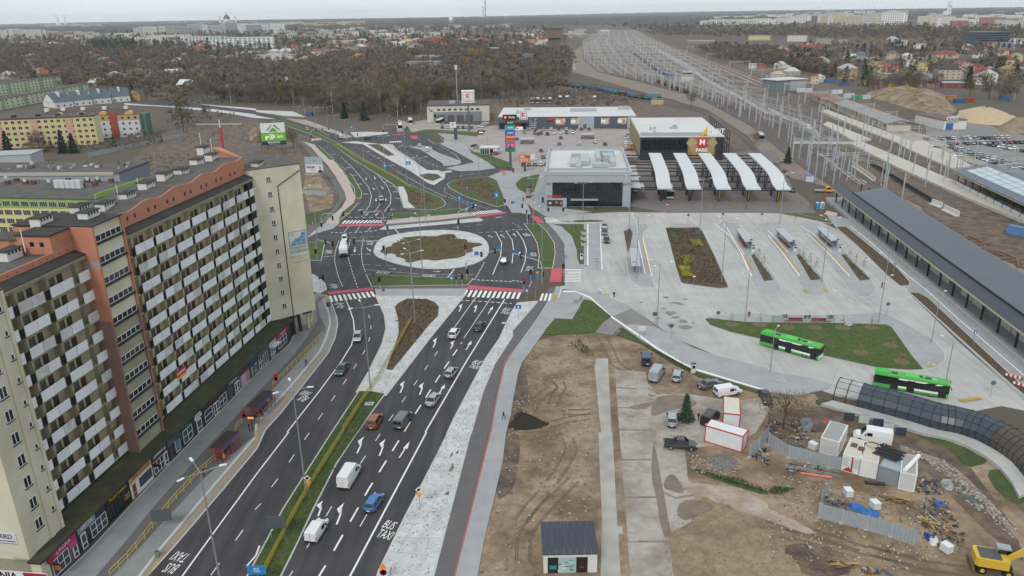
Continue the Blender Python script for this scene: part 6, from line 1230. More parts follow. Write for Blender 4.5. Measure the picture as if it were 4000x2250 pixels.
for s,lb,w,hh,z,rz in(('03 1655,1000','grey back of a wide board on lattice legs among the yellow railing',2.6,1.9,2.6,.1),('13 225,1080','grey back of a wide board on lattice legs in the median',2.4,1.9,2.7,.1),('12 740,285','grey back of a road sign at the end of the bus stop pavement',1.0,1.1,3.0,0),('11 650,1449','grey back of a sign on the white bed near the end wall',.6,.7,2.8,0),('11 850,240','grey back of a sign beside the upper grass verge',1.4,1.3,3.2,0),('11 925,360','grey back of a larger sign beside the upper grass verge',2.0,1.8,3.4,0),('11 1440,700','grey board at the round tip of the north-west median',2.2,2.2,3.5,0),('11 1185,1420','grey sign back at the left end of the southern lawn',.8,.8,2.8,0),('12 1290,135','grey sign back on the pavement above the teardrop bed',.6,.6,3.0,0),('11 1150,200','grey sign back along the yellow railing of the north-west median',1.2,1.0,3.4,0),('22 1432,395','two grey sign backs by the slim lamp at the ramp',1.0,.9,3.2,0),('22 1595,510','round grey sign back on the yard edge',.9,.9,3.0,0)):
 sign(s,lb,[('r' if 'round' not in lb else 'o','4b5358',w,hh,z)],rz=rz,legs=2 if w>1.5 else 1)
for s,lb,w,hh,z in(('11 1303,300','pair of blue lane signs on the north-west median',1.9,1.6,3.8),('11 1535,280','blue lane sign right of the street lamp on the north-west median',2.2,1.5,4.0),('11 2047,650','tall blue lane sign before the far crossing',1.1,1.9,4.0),('11 2420,625','tall blue lane sign at the tip of the triangular bed',1.5,2.3,4.2),('10 965,1330','blue lane sign pair at the northern junction',1.6,1.1,3.2),('22 65,325','blue pedestrian direction sign on the white strip by the crossing',1.35,1.0,3.3),('21 30,900','blue lane arrow sign over the bus lane',.1,.1,1)):
 if z>1:t=sign(s,lb,[('r','2b79b8',w,hh,z)]);arrowmark(t,z-.1,min(w,hh)*.7)
for s,lb in(('21 540,1235','blue cycle path sign beside the east path'),('11 2125,510','small blue sign in the triangular bed'),('11 580,880','small blue sign behind the end wall'),('11 1955,240','small blue sign at the bus loop'),('11 1785,270','blue parking sign at the bus loop'),('11 1825,290','small blue sign by the bus loop zebra'),('11 1805,560','small blue arrow sign on the median road'),('11 2355,240','small blue sign by the car park entrance'),('31 1255,1320','blue one-way sign in the station flower strip'),('32 2060,570','blue one-way sign beside the long path')):t=sign(s,lb,[('r','2b6fb0',.7,.7,2.9)]);arrowmark(t,2.85,.55)
for s,lb in(('21 850,1270','no-entry sign at the end of the taxi rank'),('21 1225,1300','no-entry sign beside the first bus shelter'),('21 1823,1440','no-entry sign at the foot of the big flower bed'),('21 1557,690','no-entry sign in front of the second wavy canopy'),('11 1275,830','no-entry sign on the north-west mast')):t=sign(s,lb,[('o','b3202a',.95,.95,2.9)]);bx('white_bar',t,-.36,.36,-.06,-.03,2.8,3.0,P('e6e4e0'))
for s,lb in(('21 1768,800','round grey sign back at the head of the big flower bed'),('21 2115,790','round grey sign back at the head of the second bus island'),('21 2505,790','round grey sign back at the head of the third bus island'),('32 1190,280','round grey sign back above the triangular lawn'),('32 2235,1100','round grey sign back by the temporary fence'),('31 268,790','round grey sign back by the small upper lawn'),('22 2065,370','narrow sign seen edge-on at the tip of the triangular lawn'),('22 235,110','round sign on the corner pavement beside the crossing')):sign(s,lb,[('o','5b6165',.9,.9,2.9)])
t=sign('21 257,1430','orange give-way and blue roundabout signs at the south-east corner',[('v','e08a1a',1.0,.88,3.5),('o','2b79b8',.9,.9,2.5)]);t=sign('11 2118,1372','orange give-way and blue roundabout signs on the southern lawn',[('v','e08a1a',.95,.85,4.3),('o','2b79b8',.9,.9,3.4)]);sign('11 1430,330','orange warning triangle beside the north-west median',[('t','e0901a',.8,.75,2.4)]);sign('11 1635,280','orange warning triangle at the bus loop island',[('t','e0901a',.8,.75,2.4)])
for s,lb in(('22 150,130','blue zebra crossing sign at the south-east crossing'),('11 1970,1449','blue zebra crossing sign on the southern lawn'),('11 2212,690','blue zebra crossing sign at the far crossing')):t=sign(s,lb,[('r','2b79b8',.75,.75,2.8)]);MB().add([(-.28,-.05,2.55),(.28,-.05,2.55),(0,-.05,3.05)],[(0,1,2)],P('e8ecee')).build('white_triangle',None,t)
sign('22 1305,500','white blank notice board on two posts beside the white line',[('r','c9cbca',1.5,1.0,2.2)],legs=2);sign('21 598,870','pale grey board on two posts by the narrow lawn',[('r','b4b8b8',1.7,.9,3.4)],legs=2);sign('12 2520,460','white street name board on the geotextile strip',[('r','d0d4da',1.9,.35,2.6,'ul. Kolejowa',.24,'2c3c6a')]);sign('21 210,330','white blank board above the corner lawn',[('r','d4d4d2',2.0,2.2,8.5)])
# ------------------------------------------------------------------ railings
m_yrail=M('yellow_railing','c9b62e',.5,var=.1,obj=True)
def railing(s,label,mat,h=1.1,step=2.0,name='railing',z=.14,bars=2,mid=None):
 p=W(s,.1);t=thing(name,label,'railing',(p[0].x,p[0].y,z));o=Vector((p[0].x,p[0].y,0));q=[Vector((v.x,v.y,0))-o for v in p]
 for a,b in zip(q[:-1],q[1:]):
  n=max(1,round((b-a).length/step))
  for i in range(n):
   c,d=a.lerp(b,i/n),a.lerp(b,(i+1)/n);e=(d-c).normalized()*.04;c,d=c+e,d-e;m=MB();up=Vector((0,0,1))
   m.tube(c,c+up*(h-.12),.035,n=5,m=mat);m.tube(d,d+up*(h-.12),.035,n=5,m=mat);m.tube(c+up*(h-.12),c+up*h+(d-c)*.06,.035,n=5,m=mat);m.tube(d+up*(h-.12),d+up*h-(d-c)*.06,.035,n=5,m=mat);m.tube(c+up*h+(d-c)*.06,d+up*h-(d-c)*.06,.035,n=5,m=mat)
   for k in range(1,bars):m.tube(c+up*h*k/bars,d+up*h*k/bars,.03,n=5,m=mat)
   if mid:
    for k in range(1,mid):f=k/mid;m.tube(c.lerp(d,f),c.lerp(d,f)+up*h,.018,n=4,m=mat)
   m.build('panel',None,t)
 return t
railing('03 1110,1470 1290,1290 1460,1080 1620,870 1780,680 1990,450 2170,290','yellow tubular railing along the lower shop pavement',m_yrail);railing('12 170,1000 230,940 680,480','yellow tubular railing along the upper shop pavement',m_yrail);railing('02 2370,1449 2440,1360','short yellow railing between the two red bus shelters',m_yrail)
railing('13 70,1449 320,960 540,560 890,0;12 880,1440 1160,1010 1240,900','long low yellow fence running down the median',M('yellow_fence','a89a28',.6,var=.25,scale=1.5),1.0,2.5,'median_fence',.16,3,9);railing('12 1240,890 1300,780 1400,620 1560,330','yellow fence through the teardrop bed',MATS['yellow_fence'],1.0,2.5,'median_fence',.2,3,9);railing('11 810,10 950,85 1090,170 1290,280 1420,350 1555,445','yellow fence along the north-west median',MATS['yellow_fence'],1.1,2.5,'median_fence',.16,3,7);railing('10 140,1150 480,1235 620,1310 740,1380','yellow fence along the curve before the northern junction',MATS['yellow_fence'],1.1,3,'median_fence',.16,3,5)
# ------------------------------------------------------------------ red bus shelters
m_rfr=M('red_frame','b8222c',.5,var=.08,obj=True)
def shelter(s,label):
 a,b=W(s,2.6);d=b-a;L=Vector((d.x,d.y)).length;t=thing('bus_shelter',label,'bus shelter',(a.x,a.y,.14),math.atan2(d.y,d.x),'red bus shelters of the stop')
 bx('roof',t,0,L,0,2.2,2.5,2.58,P('2b2422'));bx('blue_fascia',t,0,L,-.08,0,2.45,2.62,P('2b3fa0'))
 for x in(0,L-.08):bx('end_beam',t,x,x+.08,0,2.2,2.42,2.5,m_rfr)
 for i in range(5):
  x=.1+(L-.3)*i/4;bx('post',t,x,x+.08,.05,.13,0,2.45,m_rfr);bx('post',t,x,x+.08,1.5,1.58,0,2.45,m_rfr)
  bx('roof_seam',t,x,x+.05,0,2.2,2.585,2.6,P('5a2a28'))
 for x in(.1,L-.2):
  for z in(.4,1.1,1.8):bx('side_rail',t,x,x+.06,.13,1.5,z,z+.06,m_rfr)
 bx('bench',t,.4,L-.5,1.1,1.45,.45,.52,P('4a3a30'));bx('back_pane',t,.3,L-.4,1.52,1.56,.5,2.2,P('5c6a70',.2))
shelter('03 2240,175 2405,0','red-framed bus shelter with dark roof, the nearer of two');shelter('12 20,1205 190,1040','red-framed bus shelter with dark roof, the farther of two')
t=thing('departure_display','black departure display with orange digits between the bus shelters','display',W1('02 2545,1449'),-.1);MB().tube((0,0,0),(0,0,3.2),.06,n=6,m=m_tlb).build('post',None,t);bx('case',t,-.6,.6,-.1,.1,2.5,3.3,m_tlb);bx('digits',t,-.5,.5,-.12,-.1,2.6,2.95,M('led_orange','e07a1a',.5,emit=1.5));bx('header',t,-.5,.5,-.12,-.1,3.02,3.2,P('55585a'))
for s,lb in(('12 215,1010','red timetable board behind the farther bus shelter'),('02 2470,1390','red timetable board between the bus shelters')):t=sign(s,lb,[('r','a3202a',.7,1.4,2.4),('r','d0d0cc',.5,.6,2.1)],name='timetable_board',cat='timetable')
for s,lb in(('03 1590,1265','concrete litter bin at the kerb of the bus stop'),('12 160,1130','concrete litter bin by the farther bus shelter'),('12 15,1360','concrete litter bin below the farther bus shelter')):tag(MB().lathe([(.28,0),(.34,.1),(.34,.8),(.28,.85),(.26,.5)],n=12,m=P('77736b')).build('litter_bin',None,loc=W1(s)+Vector((0,0,.14))),lb,'litter bin')
t=sign('22 -140,-200','dummy',[('r','000000',.1,.1,.1)])if False else None
# ------------------------------------------------------------------ yard shelters with blue-grey barrel roofs
def yard_shelter(s,label,red=True):
 a,b=W(s,2.7);d=b-a;L=d.length;t=thing('platform_shelter',label,'bus shelter',(a.x,a.y,.14),math.atan2(d.y,d.x),'shelters on the bus islands')
 n=max(6,int(L/1.2))
 for i in range(n):MB().add([(L*i/n,-.1,2.55),(L*(i+1)/n-.05,-.1,2.55),(L*(i+1)/n-.05,1.1,2.75),(L*i/n,1.1,2.75),(L*i/n,2.3,2.6),(L*(i+1)/n-.05,2.3,2.6)],[(0,1,2,3),(3,2,5,4)],P('a2a5a8',.3)).build('roof_pane',None,t)
 bx('fascia',t,0,L,-.14,-.1,2.45,2.6,P('44507c'))
 for x in(.3,L*.5,L-.4):bx('post',t,x,x+.1,1.9,2.0,0,2.6,m_mast)
 if red:bx('bench',t,L*.15,L*.85,.4,.9,.42,.5,P('8f2c2c'))
 bx('back_pane',t,L*.1,L*.9,2.02,2.06,.3,2.2,P('8c999c',.2));bx('end_panel',t,-.1,0,.6,1.6,0,2.2,P('a5a9a8'))
yard_shelter('21 2255,850 2350,985','grey glazed bus shelter on the second bus island');yard_shelter('31 75,850 215,985','grey glazed bus shelter on the third bus island');yard_shelter('31 490,840 640,975','grey glazed bus shelter on the fourth bus island');yard_shelter('21 1185,1050 1205,1230','grey glazed bus shelter on the narrow planted island',False)
for s,lb in(('21 2395,1060','blue stop flag at the second bus island'),('31 248,1070','blue stop flag at the third bus island'),('31 690,1060','blue stop flag at the fourth bus island')):sign(s,lb,[('r','2b6fb0',.8,.6,2.9)])
for s,lb in(('31 268,1085','white ticket machine by the third bus island'),('31 715,1085','white ticket machine by the fourth bus island'),('21 2420,1090','white ticket machine by the second bus island'),('22 1820,855','white cabinet on the verge beside the white line'),('21 700,1165','white post box at the foot of the narrow lawn'),('21 310,590','blue vending box beside the kebab kiosk')):
 m=MB();m.box(-.4,.4,-.3,.3,0,1.9,P('c4c6c4' if 'white' in lb else '2d4a80'));m.box(-.44,.44,-.34,.34,1.9,1.96,m_blk);m.box(-.28,.28,-.32,-.3,1.0,1.6,m_glass);tag(m.build('ticket_machine' if 'ticket' in lb else 'cabinet',None,loc=W1(s)+Vector((0,0,.14))),lb,'cabinet')
 # benches and planters above the triangular lawn
for i,(u,v)in enumerate(((265,345),(520,350))):
 t=thing('bench','red bench, %s one, above the triangular lawn'%('left' if i==0 else 'right'),'bench',W1('32 %d,%d'%(u,v))+Vector((0,0,.14)),-.05,'red benches');bx('seat',t,-2.2,2.2,-.3,.25,.4,.48,P('7a2c34'));bx('backrest',t,-2.2,2.2,.25,.32,.5,.95,P('7a2c34'))
 for x in(-1.9,0,1.8):bx('leg',t,x,x+.1,-.25,.25,0,.4,m_mast)
for i,(u,v)in enumerate(((85,340),(385,345),(620,345),(152,338))):
 t=thing('planter','grey planter, %s from the left above the triangular lawn'%nth((1,3,4,2)[i]),'planter',W1('32 %d,%d'%(u,v))+Vector((0,0,.14)),-.05);bx('box',t,-.95,.95,-.4,.4,0,.9 if i else 1.6,P('9aa1a2'))
 if i:
  sh=MB()
  for k in range(60):p=Vector((rnd.uniform(-.8,.8),rnd.uniform(-.35,.35),.9+rnd.random()*.7));sh.bc(p,(.14,.14,.1),P('4a5a2c'),rnd.random()*3)
  sh.build('shrub',None,t)
for i,(u,v)in enumerate(((722,905),(722,960),(724,1020))):t=thing('planter','grey concrete planter, %s along the narrow lawn'%nth(i+1),'planter',W1('21 %d,%d'%(u,v))+Vector((0,0,.14)),0);bx('box',t,-.9,.9,-.9,.9,0,.8,P('a3a7a8'));sh=MB();[sh.bc((rnd.uniform(-.7,.7),rnd.uniform(-.7,.7),.8+rnd.random()*.4),(.25,.25,.15),P('5c6a34'),rnd.random()*3)for k in range(40)];sh.build('shrub',None,t)
# manhole covers
for i,s in enumerate(('12 1140,1170','22 1575,550','32 130,938','32 810,372','32 1640,768','22 880,42')):
 m=MB();m.bc((0,0,0),(1.5,1.2,.03),P('b3b5b0'));m.bc((0,0,.02),(1.1,.8,.02),P('8d908c'));struct(m.build('manhole_cover',None,loc=W1(s)+Vector((0,0,.2)),rz=.2*i))
 # bicycles at the stand
def bicycle(p,rz,label):
 t=thing('bicycle',label,'bicycle',p,rz,'bicycles at the rack')
 for x in(-.52,.52):
  w=MB();n=14;pts=[Vector((x+.33*math.cos(2*math.pi*i/n),0,.34+.33*math.sin(2*math.pi*i/n)))for i in range(n+1)];w.path(pts,.025,4,m_tyre);w.build('wheel',None,t)
 f=MB();bp=P('2d3c48');f.tube((-.52,0,.34),(-.1,0,.32),.025,n=5,m=bp);f.tube((-.1,0,.32),(-.25,0,.85),.025,n=5,m=bp);f.tube((-.25,0,.8),(.4,0,.85),.025,n=5,m=bp);f.tube((-.1,0,.32),(.4,0,.8),.025,n=5,m=bp);f.tube((.52,0,.34),(.38,0,.98),.025,n=5,m=bp);f.build('frame',None,t);bk('saddle',t,(-.25,0,.92),(.26,.14,.06),m_tlb);MB().tube((.36,-.28,1.0),(.36,.28,1.0),.02,n=5,m=m_tlb).build('handlebar',None,t)
bicycle(W1('22 640,160')+Vector((0,0,.14)),.5,'dark bicycle, the left of two leaning at the rack');bicycle(W1('22 690,130')+Vector((0,0,.14)),1.0,'dark bicycle, the right of two leaning at the rack')
t=thing('bicycle_rack','row of low steel bicycle hoops on the corner pavement','bicycle rack',W1('22 620,250')+Vector((0,0,.14)),.9)
for i in range(7):h=MB();x=-2.4+i*.8;h.path([Vector((x,-.35,0)),Vector((x,-.35,.7)),Vector((x,.35,.7)),Vector((x,.35,0))],.03,5,m_mast);h.build('hoop',None,t)
# ------------------------------------------------------------------ railway
m_rail=M('rail_steel','77706c',.5,.5,var=.15)
def lerpl(pl,t):
 k=min(len(pl)-2,int(t*(len(pl)-1)));return pl[k].lerp(pl[k+1],t*(len(pl)-1)-k)
YL=W('D 1530,72 1466,112 1470,150 1505,180 1600,203 1760,245 1900,320 2010,410 2110,475');YR=W('D 1572,68 1640,108 1740,160 1850,215 1960,280 2060,345 2150,415 2230,480 2330,560')
def track(pts,label=None):
 o=pts[0];L=[p-o for p in pts];n=len(L);b=MB();z=.03+rnd.random()*.02;el=[]
 for i in range(n):d=(L[min(i+1,n-1)]-L[max(i-1,0)]).normalized();el.append((L[i],Vector((-d.y,d.x,0))))
 for(p,a),(q,c)in zip(el[:-1],el[1:]):b.quad(*[(v.x,v.y,z)for v in(p-a*1.9,q-c*1.9,q+c*1.9,p+a*1.9)],m_ball2)
 t=struct(b.build('railway_track',None,loc=o))
 for s in(-.75,.75):
  r=MB()
  for(p,a),(q,c)in zip(el[:-1],el[1:]):r.bar(p+a*s+Vector((0,0,z+.12)),q+c*s+Vector((0,0,z+.12)),.16,.2,m_rail)
  r.build('rail',None,t)
for k in range(13):
 f=k/12;track([lerpl(YL,i/24).lerp(lerpl(YR,i/24),f)for i in range(1 if k%3 else 0,25)])
ME=W('D 1600,70 1740,128 1900,188 2060,258 2250,340 2450,425 2600,495')
for off in(-4,0):track([lerpl(ME,i/20)+Vector((off*.9,off*.4,0))for i in range(21)])
for f in(.22,.42,.6,.78):track([lerpl(YR,i/24).lerp(lerpl(ME,i/24),f)for i in range(2,24)])
FT=W('D 1395,203 1500,216 1600,232 1700,255 1780,290 1860,340 1960,430');track(FT);track([p+Vector((0,7,0))for p in FT])
slab('slurry_strip','20 1390,450 1560,540 1710,610 1880,720 1960,790 2110,870 2300,960 2574,1110;30 0,1080 200,1160 400,1240 500,1310 520,1370 480,1400 440,1340 300,1240 0,1140;20 2574,1150 2250,970 2080,900 1940,820 1840,740 1700,650 1540,560',.09,m_snowy)
slab('slurry_strip','20 580,560 620,570 640,700 595,705 600,620',.09,m_snowy);slab('slurry_strip','31 480,80 560,100 700,220 1000,380 960,420 800,330 600,180',.06,m_snowy)
slab('platform','30 550,1262 600,1235 1040,1415;31 920,-20 1300,140 1850,380 2574,690 2700,760 2700,860 2574,800 2000,560 1300,250 850,20;30 880,1440',.95,M('pale_platform','b3aea2',.9,var=.08,scale=.4));slab('platform','30 525,1125 590,1112 1010,1268 1450,1435;31 1560,-25 1900,150 2050,235 1850,262 1400,60;30 1300,1449 950,1310',.9,MATS['pale_platform'])
slab('excavation','31 1500,560 1700,720 2100,800 2574,1000 2574,1260 2200,1080 1800,830 1560,680',.05,m_mud)
def portal(a,b,h,label,mid=0):
 w_=.13 if a.y<550 else .26
 d=b-a;L=Vector((d.x,d.y)).length;t=thing('catenary_portal',label,'catenary portal',(a.x,a.y,0),math.atan2(d.y,d.x),'catenary portals of the railway')
 for x in(0,L):bx('mast',t,x-w_,x+w_,-w_,w_,0,h+.8,m_mast)
 m=MB()
 for z in(h-.9,h):m.bar((0,0,z),(L,0,z),w_,w_,m_mast)
 n=max(4,int(L/2.2))
 for i in range(n):m.bar((L*i/n,0,h-.9 if i%2 else h),(L*(i+1)/n,0,h if i%2 else h-.9),.07,.07,m_mast)
 m.build('lattice_beam',None,t)
 for i in range(1,int(L/8)):bx('drop_arm',t,i*8-.08,i*8+.08,-.08,.08,h-3.2,h-.9,m_mast)
cnt=0
cl_=[(t_/400,lerpl(YL,t_/400).lerp(lerpl(YR,t_/400),.5))for t_ in range(24,352)];tl_=[];ac_=0
for(ta,pa),(tb,pb)in zip(cl_[:-1],cl_[1:]):
 ac_+=(pb-pa).length
 if ac_>62:tl_.append(tb);ac_=0
for i,t_ in enumerate(tl_):
 a,b=lerpl(YL,t_),lerpl(YR,t_);n=max(1,round((b-a).length/27))
 for k in range(n):
  cnt+=1;e=(b-a).normalized()*.5;portal(a.lerp(b,k/n)+e,a.lerp(b,(k+1)/n)-e,9.0+rnd.uniform(-.8,.8),'white lattice portal over the sidings, %s in row %s counted from the far end'%(nth(k+1),nth(i+1)))
for i in range(20):p=lerpl(ME,.08+.9*(i/19)**.75);portal(p+Vector((-13,-3,0)),p+Vector((12,3,0)),8.6,'white portal over the main line, %s from the far end'%nth(i+1))
portal(W1('31 240,190'),W1('31 865,190'),11,'tall lattice portal beside the blue site hut');portal(W1('31 470,370'),W1('31 1175,345'),11,'long lattice portal above the yellow truck');portal(W1('31 540,405'),W1('31 750,300'),9,'short lattice portal in front of the long one');portal(W1('20 2070,1085'),W1('20 2540,1060'),11,'wide lattice portal left of the slurry strip')
pts_=[]
for i in range(46):
 f,t_=rnd.random(),.12+.86*rnd.random()**.7;pts_.append(lerpl(YL,t_).lerp(lerpl(YR,t_),f))
for i in range(44):t_=.08+.84*rnd.random()**.7;pts_.append(lerpl(YR,t_).lerp(lerpl(ME,t_),rnd.random()))
pts_.sort(key=lambda v:v.y)
for i,p in enumerate(pts_):
 m=MB();m.box(-.16,.16,-.16,.16,0,8.5+rnd.random()*2,m_mast);m.bar((0,0,7.4),(2.2,.3,7.8),.08,.08,m_mast);m.bar((0,0,8.2),(2.2,.3,7.8),.06,.06,m_mast);tag(m.build('catenary_mast',None,loc=p,rz=rnd.random()*.3),'single white catenary mast, %s nearest of those among the sidings'%nth(i+1),'catenary mast','single catenary masts')
for i,s in enumerate(('30 80,1120','30 135,1110','30 205,1210','30 305,1200','30 445,1380','30 530,1225','30 575,1195','30 690,1385','30 825,1330','30 940,1420','30 1030,1395','30 1185,1380','31 1230,80','31 1330,110','31 1360,150','31 1415,190','31 1610,300','31 1760,400','31 1740,150','31 2065,230','31 400,300','31 650,430','31 1180,370')):
 m=MB();m.box(-.17,.17,-.17,.17,0,9.5,m_mast);m.bar((0,0,8.4),(2.4,.4,8.8),.09,.09,m_mast);m.bar((0,0,9.2),(2.4,.4,8.8),.07,.07,m_mast);tag(m.build('catenary_mast',None,loc=W1(s),rz=.3),'pale catenary mast, %s in order along the platforms'%nth(i+1),'catenary mast','masts along the platforms')
 # wagons
def wagon(p,rz,c_,label,loco=False):
 t=thing('locomotive' if loco else 'freight_wagon',label,'locomotive' if loco else 'wagon',p,rz,None if loco else 'freight wagons');m=MB();cm=P(c_,.7);L=6.4
 m.box(-1.4,1.4,-L,L,1.1,3.1 if not loco else 2.6,cm)
 if loco:m.box(-1.3,1.3,-L+1,L-3.4,2.6,3.6,cm);m.box(-1.4,1.4,L-3.4,L-.8,2.6,4.0,P('8d9a9c'))
 m.build('body',None,t)
 if not loco:
  bx('load',t,-1.25,1.25,-L+.15,L-.15,3.0,3.12,P('5a4a38'))
  for i in range(7):bx('rib',t,1.4,1.46,-L+.4+i*2,-L+.55+i*2,1.1,3.1,cm);bx('rib',t,-1.46,-1.4,-L+.4+i*2,-L+.55+i*2,1.1,3.1,cm)
 else:bx('window',t,-1.42,1.42,L-3.2,L-1,3.0,3.7,m_glass)
 for y in(-L+2,L-2):bx('bogie',t,-1.1,1.1,y-1.3,y+1.3,.15,1.1,m_tyre)
FW=W('20 235,815 420,850 620,880 860,910 1030,945 1240,985 1380,1005')
for i,c_ in enumerate(['3d3a36','5a4238','7a5a3c','4c5148','3f6a72','35506a','2c5a96','2f6aa5','3f7f9c','4a4438','3d72a0','6a5f48','40707c']):
 f=(i+.5)/13;a,b=lerpl(FW,f),lerpl(FW,min(1,f+.02));d=b-a;wagon(a+Vector((0,0,.2)),math.atan2(-d.x,d.y),c_,'freight wagon, %s from the left behind the teal locomotive'%nth(i+1))
wagon(W1('20 1420,990')+Vector((0,0,.2)),math.atan2(-1,.02),'4f7f88','teal locomotive at the head of the freight train',True)
BW_=W('20 1130,492 1330,620 1480,735 1640,800')
for i in range(22):f=(i+.5)/22;a,b=lerpl(BW_,f),lerpl(BW_,min(1,f+.02));d=b-a;wagon(a+Vector((0,0,.2)),math.atan2(-d.x,d.y),'2c4f80' if i<19 else '4488b0','blue open wagon, %s from the far end in the sidings'%nth(i+1))
for i in range(5):f=.2+i*.05;p=lerpl(YL,.45+i*.02).lerp(lerpl(YR,.45+i*.02),.35);d=lerpl(YR,.5)-lerpl(YR,.45);wagon(p+Vector((0,0,.2)),math.atan2(-d.x,d.y),'6a4038','rust red wagon, %s of the short rake in the sidings'%nth(i+1))
# ---- railway buildings
def B2(name,label,cat,s0,s1,dp,h,wc,rc,rt='flat',fl=0,co=0,**k):return building(name,label,cat,W1(s0),W1(s1),dp,h,P(wc,.9),P(rc,.9),rt,fl,co,**k)
t,L=B2('warehouse','long old goods shed with rusty and grey sheet roof','warehouse','30 450,1010','30 1200,1320',12,4.6,'b9b3a4','8d8a86','gable',rh=1.8,over=1.5);bx('rusty_roof',t,-1.6,L*.36,-1.7,6,6.45,6.55,P('7a5644'))if False else None
for i in range(14):bx('shed_door',t,L*i/14+.5,L*(i+1)/14-1.2,-.06,0,1.2,3.6,P(('b0a083','a5813f','b8b4a8','a9a59a')[i%4]))
q=MB();q.add([(-1.5,-1.55,4.62),(L*.36,-1.55,4.62),(L*.36,6,6.47),(-1.5,6,6.47)],[(0,1,2,3)],P('7a5644'));q.build('rusty_sheet',None,t)
t,L=B2('depot_office','white flat building with a roof sign and blue gate','office','30 1760,1305','30 1985,1300',30,5.0,'c9c8c4','6d5650');bx('blue_gate',t,L*.1,L*.42,-.08,0,.1,3.6,P('2b5da6'));bb=bx('sign_board',t,L*.08,L*.6,-.3,-.05,4.2,7.2,P('d3d3d1'));ftext(bb,'KAGO',2.2,'2c3038',L*.37,5.8,-.34,.03);bx('red_strip',bb,L*.08,L*.6,-.33,-.3,4.2,4.6,P('a8283a'))
t,L=B2('signal_box','white signal box with a wider upper floor among the sidings','signal box','20 1700,818','20 1825,818',8,4.5,'c9c6bc','8a8a88');bx('upper_floor',t,L*.1,L*.8,0,7,4.9,9,P('a9acae'));bx('window',t,L*.1,L*.8,-.05,0,6.4,8.2,m_glass2)
t,L=B2('control_building','modern grey control building with a glazed corner by the main line','office','30 215,915','30 375,905',22,9,'9a9d9c','74787b');bx('glazed_wing',t,-14,0,0,18,0,8.6,P('6f7a80',.3));bx('roof_rim',t,-15,L+1,-1,21,9,9.5,P('b9bbba'))
t,L=B2('brick_hut','small yellow brick hut beside the locomotive','hut','20 1400,1050','20 1520,1052',6,3.6,'b3a684','6b6660',fl=1,co=3,ww=.8,wh=.9)
t=thing('water_tower','old brick railway water tower with a wide square tank','water tower',(75,1281,0),.1);bx('shaft',t,-8.5,8.5,-8,8,0,28,P('6d6259',.95));bx('tank',t,-12,12,-11.5,11.5,28,41,P('7d6c5e',.95));bx('roof',t,-13,13,-12.5,12.5,41,42.5,P('5b4a40'))
for i in range(5):bx('niche',t,-10+i*4.6,-8+i*4.6,-11.7,-11.5,30,39,P('6f5644'));bx('pilaster',t,-8.7+i*4.2,-7.7+i*4.2,-8.3,-8,1,28,P('554840'))
def heap(s,h,mat,label,n=3):
 """lumpy spoil heap over a ground outline"""
 p=W(s);cx=sum(v.x for v in p)/len(p);cy=sum(v.y for v in p)/len(p);o=Vector((cx,cy,0));q=smooth_poly([v-o for v in p],2);m=MB();rr=random.Random(len(s)*7);prev=None;rings=[]
 for f,z in((1.0,0),(.8,.3),(.6,.62),(.38,.88),(.15,1.0)):rings.append([Vector((v.x*f*(1+rr.uniform(-.1,.1)),v.y*f*(1+rr.uniform(-.1,.1)),h*z*(1+rr.uniform(-.18,.12))))for v in q])
 m.loft(rings,mat,cap=False);m.add(rings[-1],[tuple(range(len(q)))],mat);return tag(m.build('spoil_heap',None,loc=o,smooth=True),label,'heap')
heap('30 900,950 1200,890 1700,900 1900,1080 1750,1150 1500,1110 1150,1010',7.5,m_dirt,'large brown spoil heap behind the goods shed');heap('30 1850,1130 2050,1080 2300,1110 2574,1200 2400,1270 2000,1240',4.5,m_sand,'pale sand heap behind the building with the blue gate');heap('30 2250,1300 2450,1230 2700,1260 2700,1340 2400,1340',6,m_field,'brown heap at the right edge by the car park');heap('22 0,1330 30,1250 130,1260 370,1350 330,1400 120,1440 0,1420;12 2520,1400',1.6,M('black_soil','2c2622',.95,var=.3,scale=1,bump=.8,bscale=4),'small heap of black soil beside the path');heap('11 90,30 180,70 330,95 260,130 120,110',3.5,m_mud,'brown heap under the portrait billboard');heap('00 2480,1340 2574,1290 2700,1330 2650,1420 2520,1420',4,m_dirt,'pale soil heap on the cleared plot');heap('23 1950,260 2100,210 2300,300 2280,340 2180,380 2050,390',.7,M('rubble','6f6a66',.95,var=.5,scale=3,bump=1,bscale=8),'flat heap of grey rubble in front of the white container')
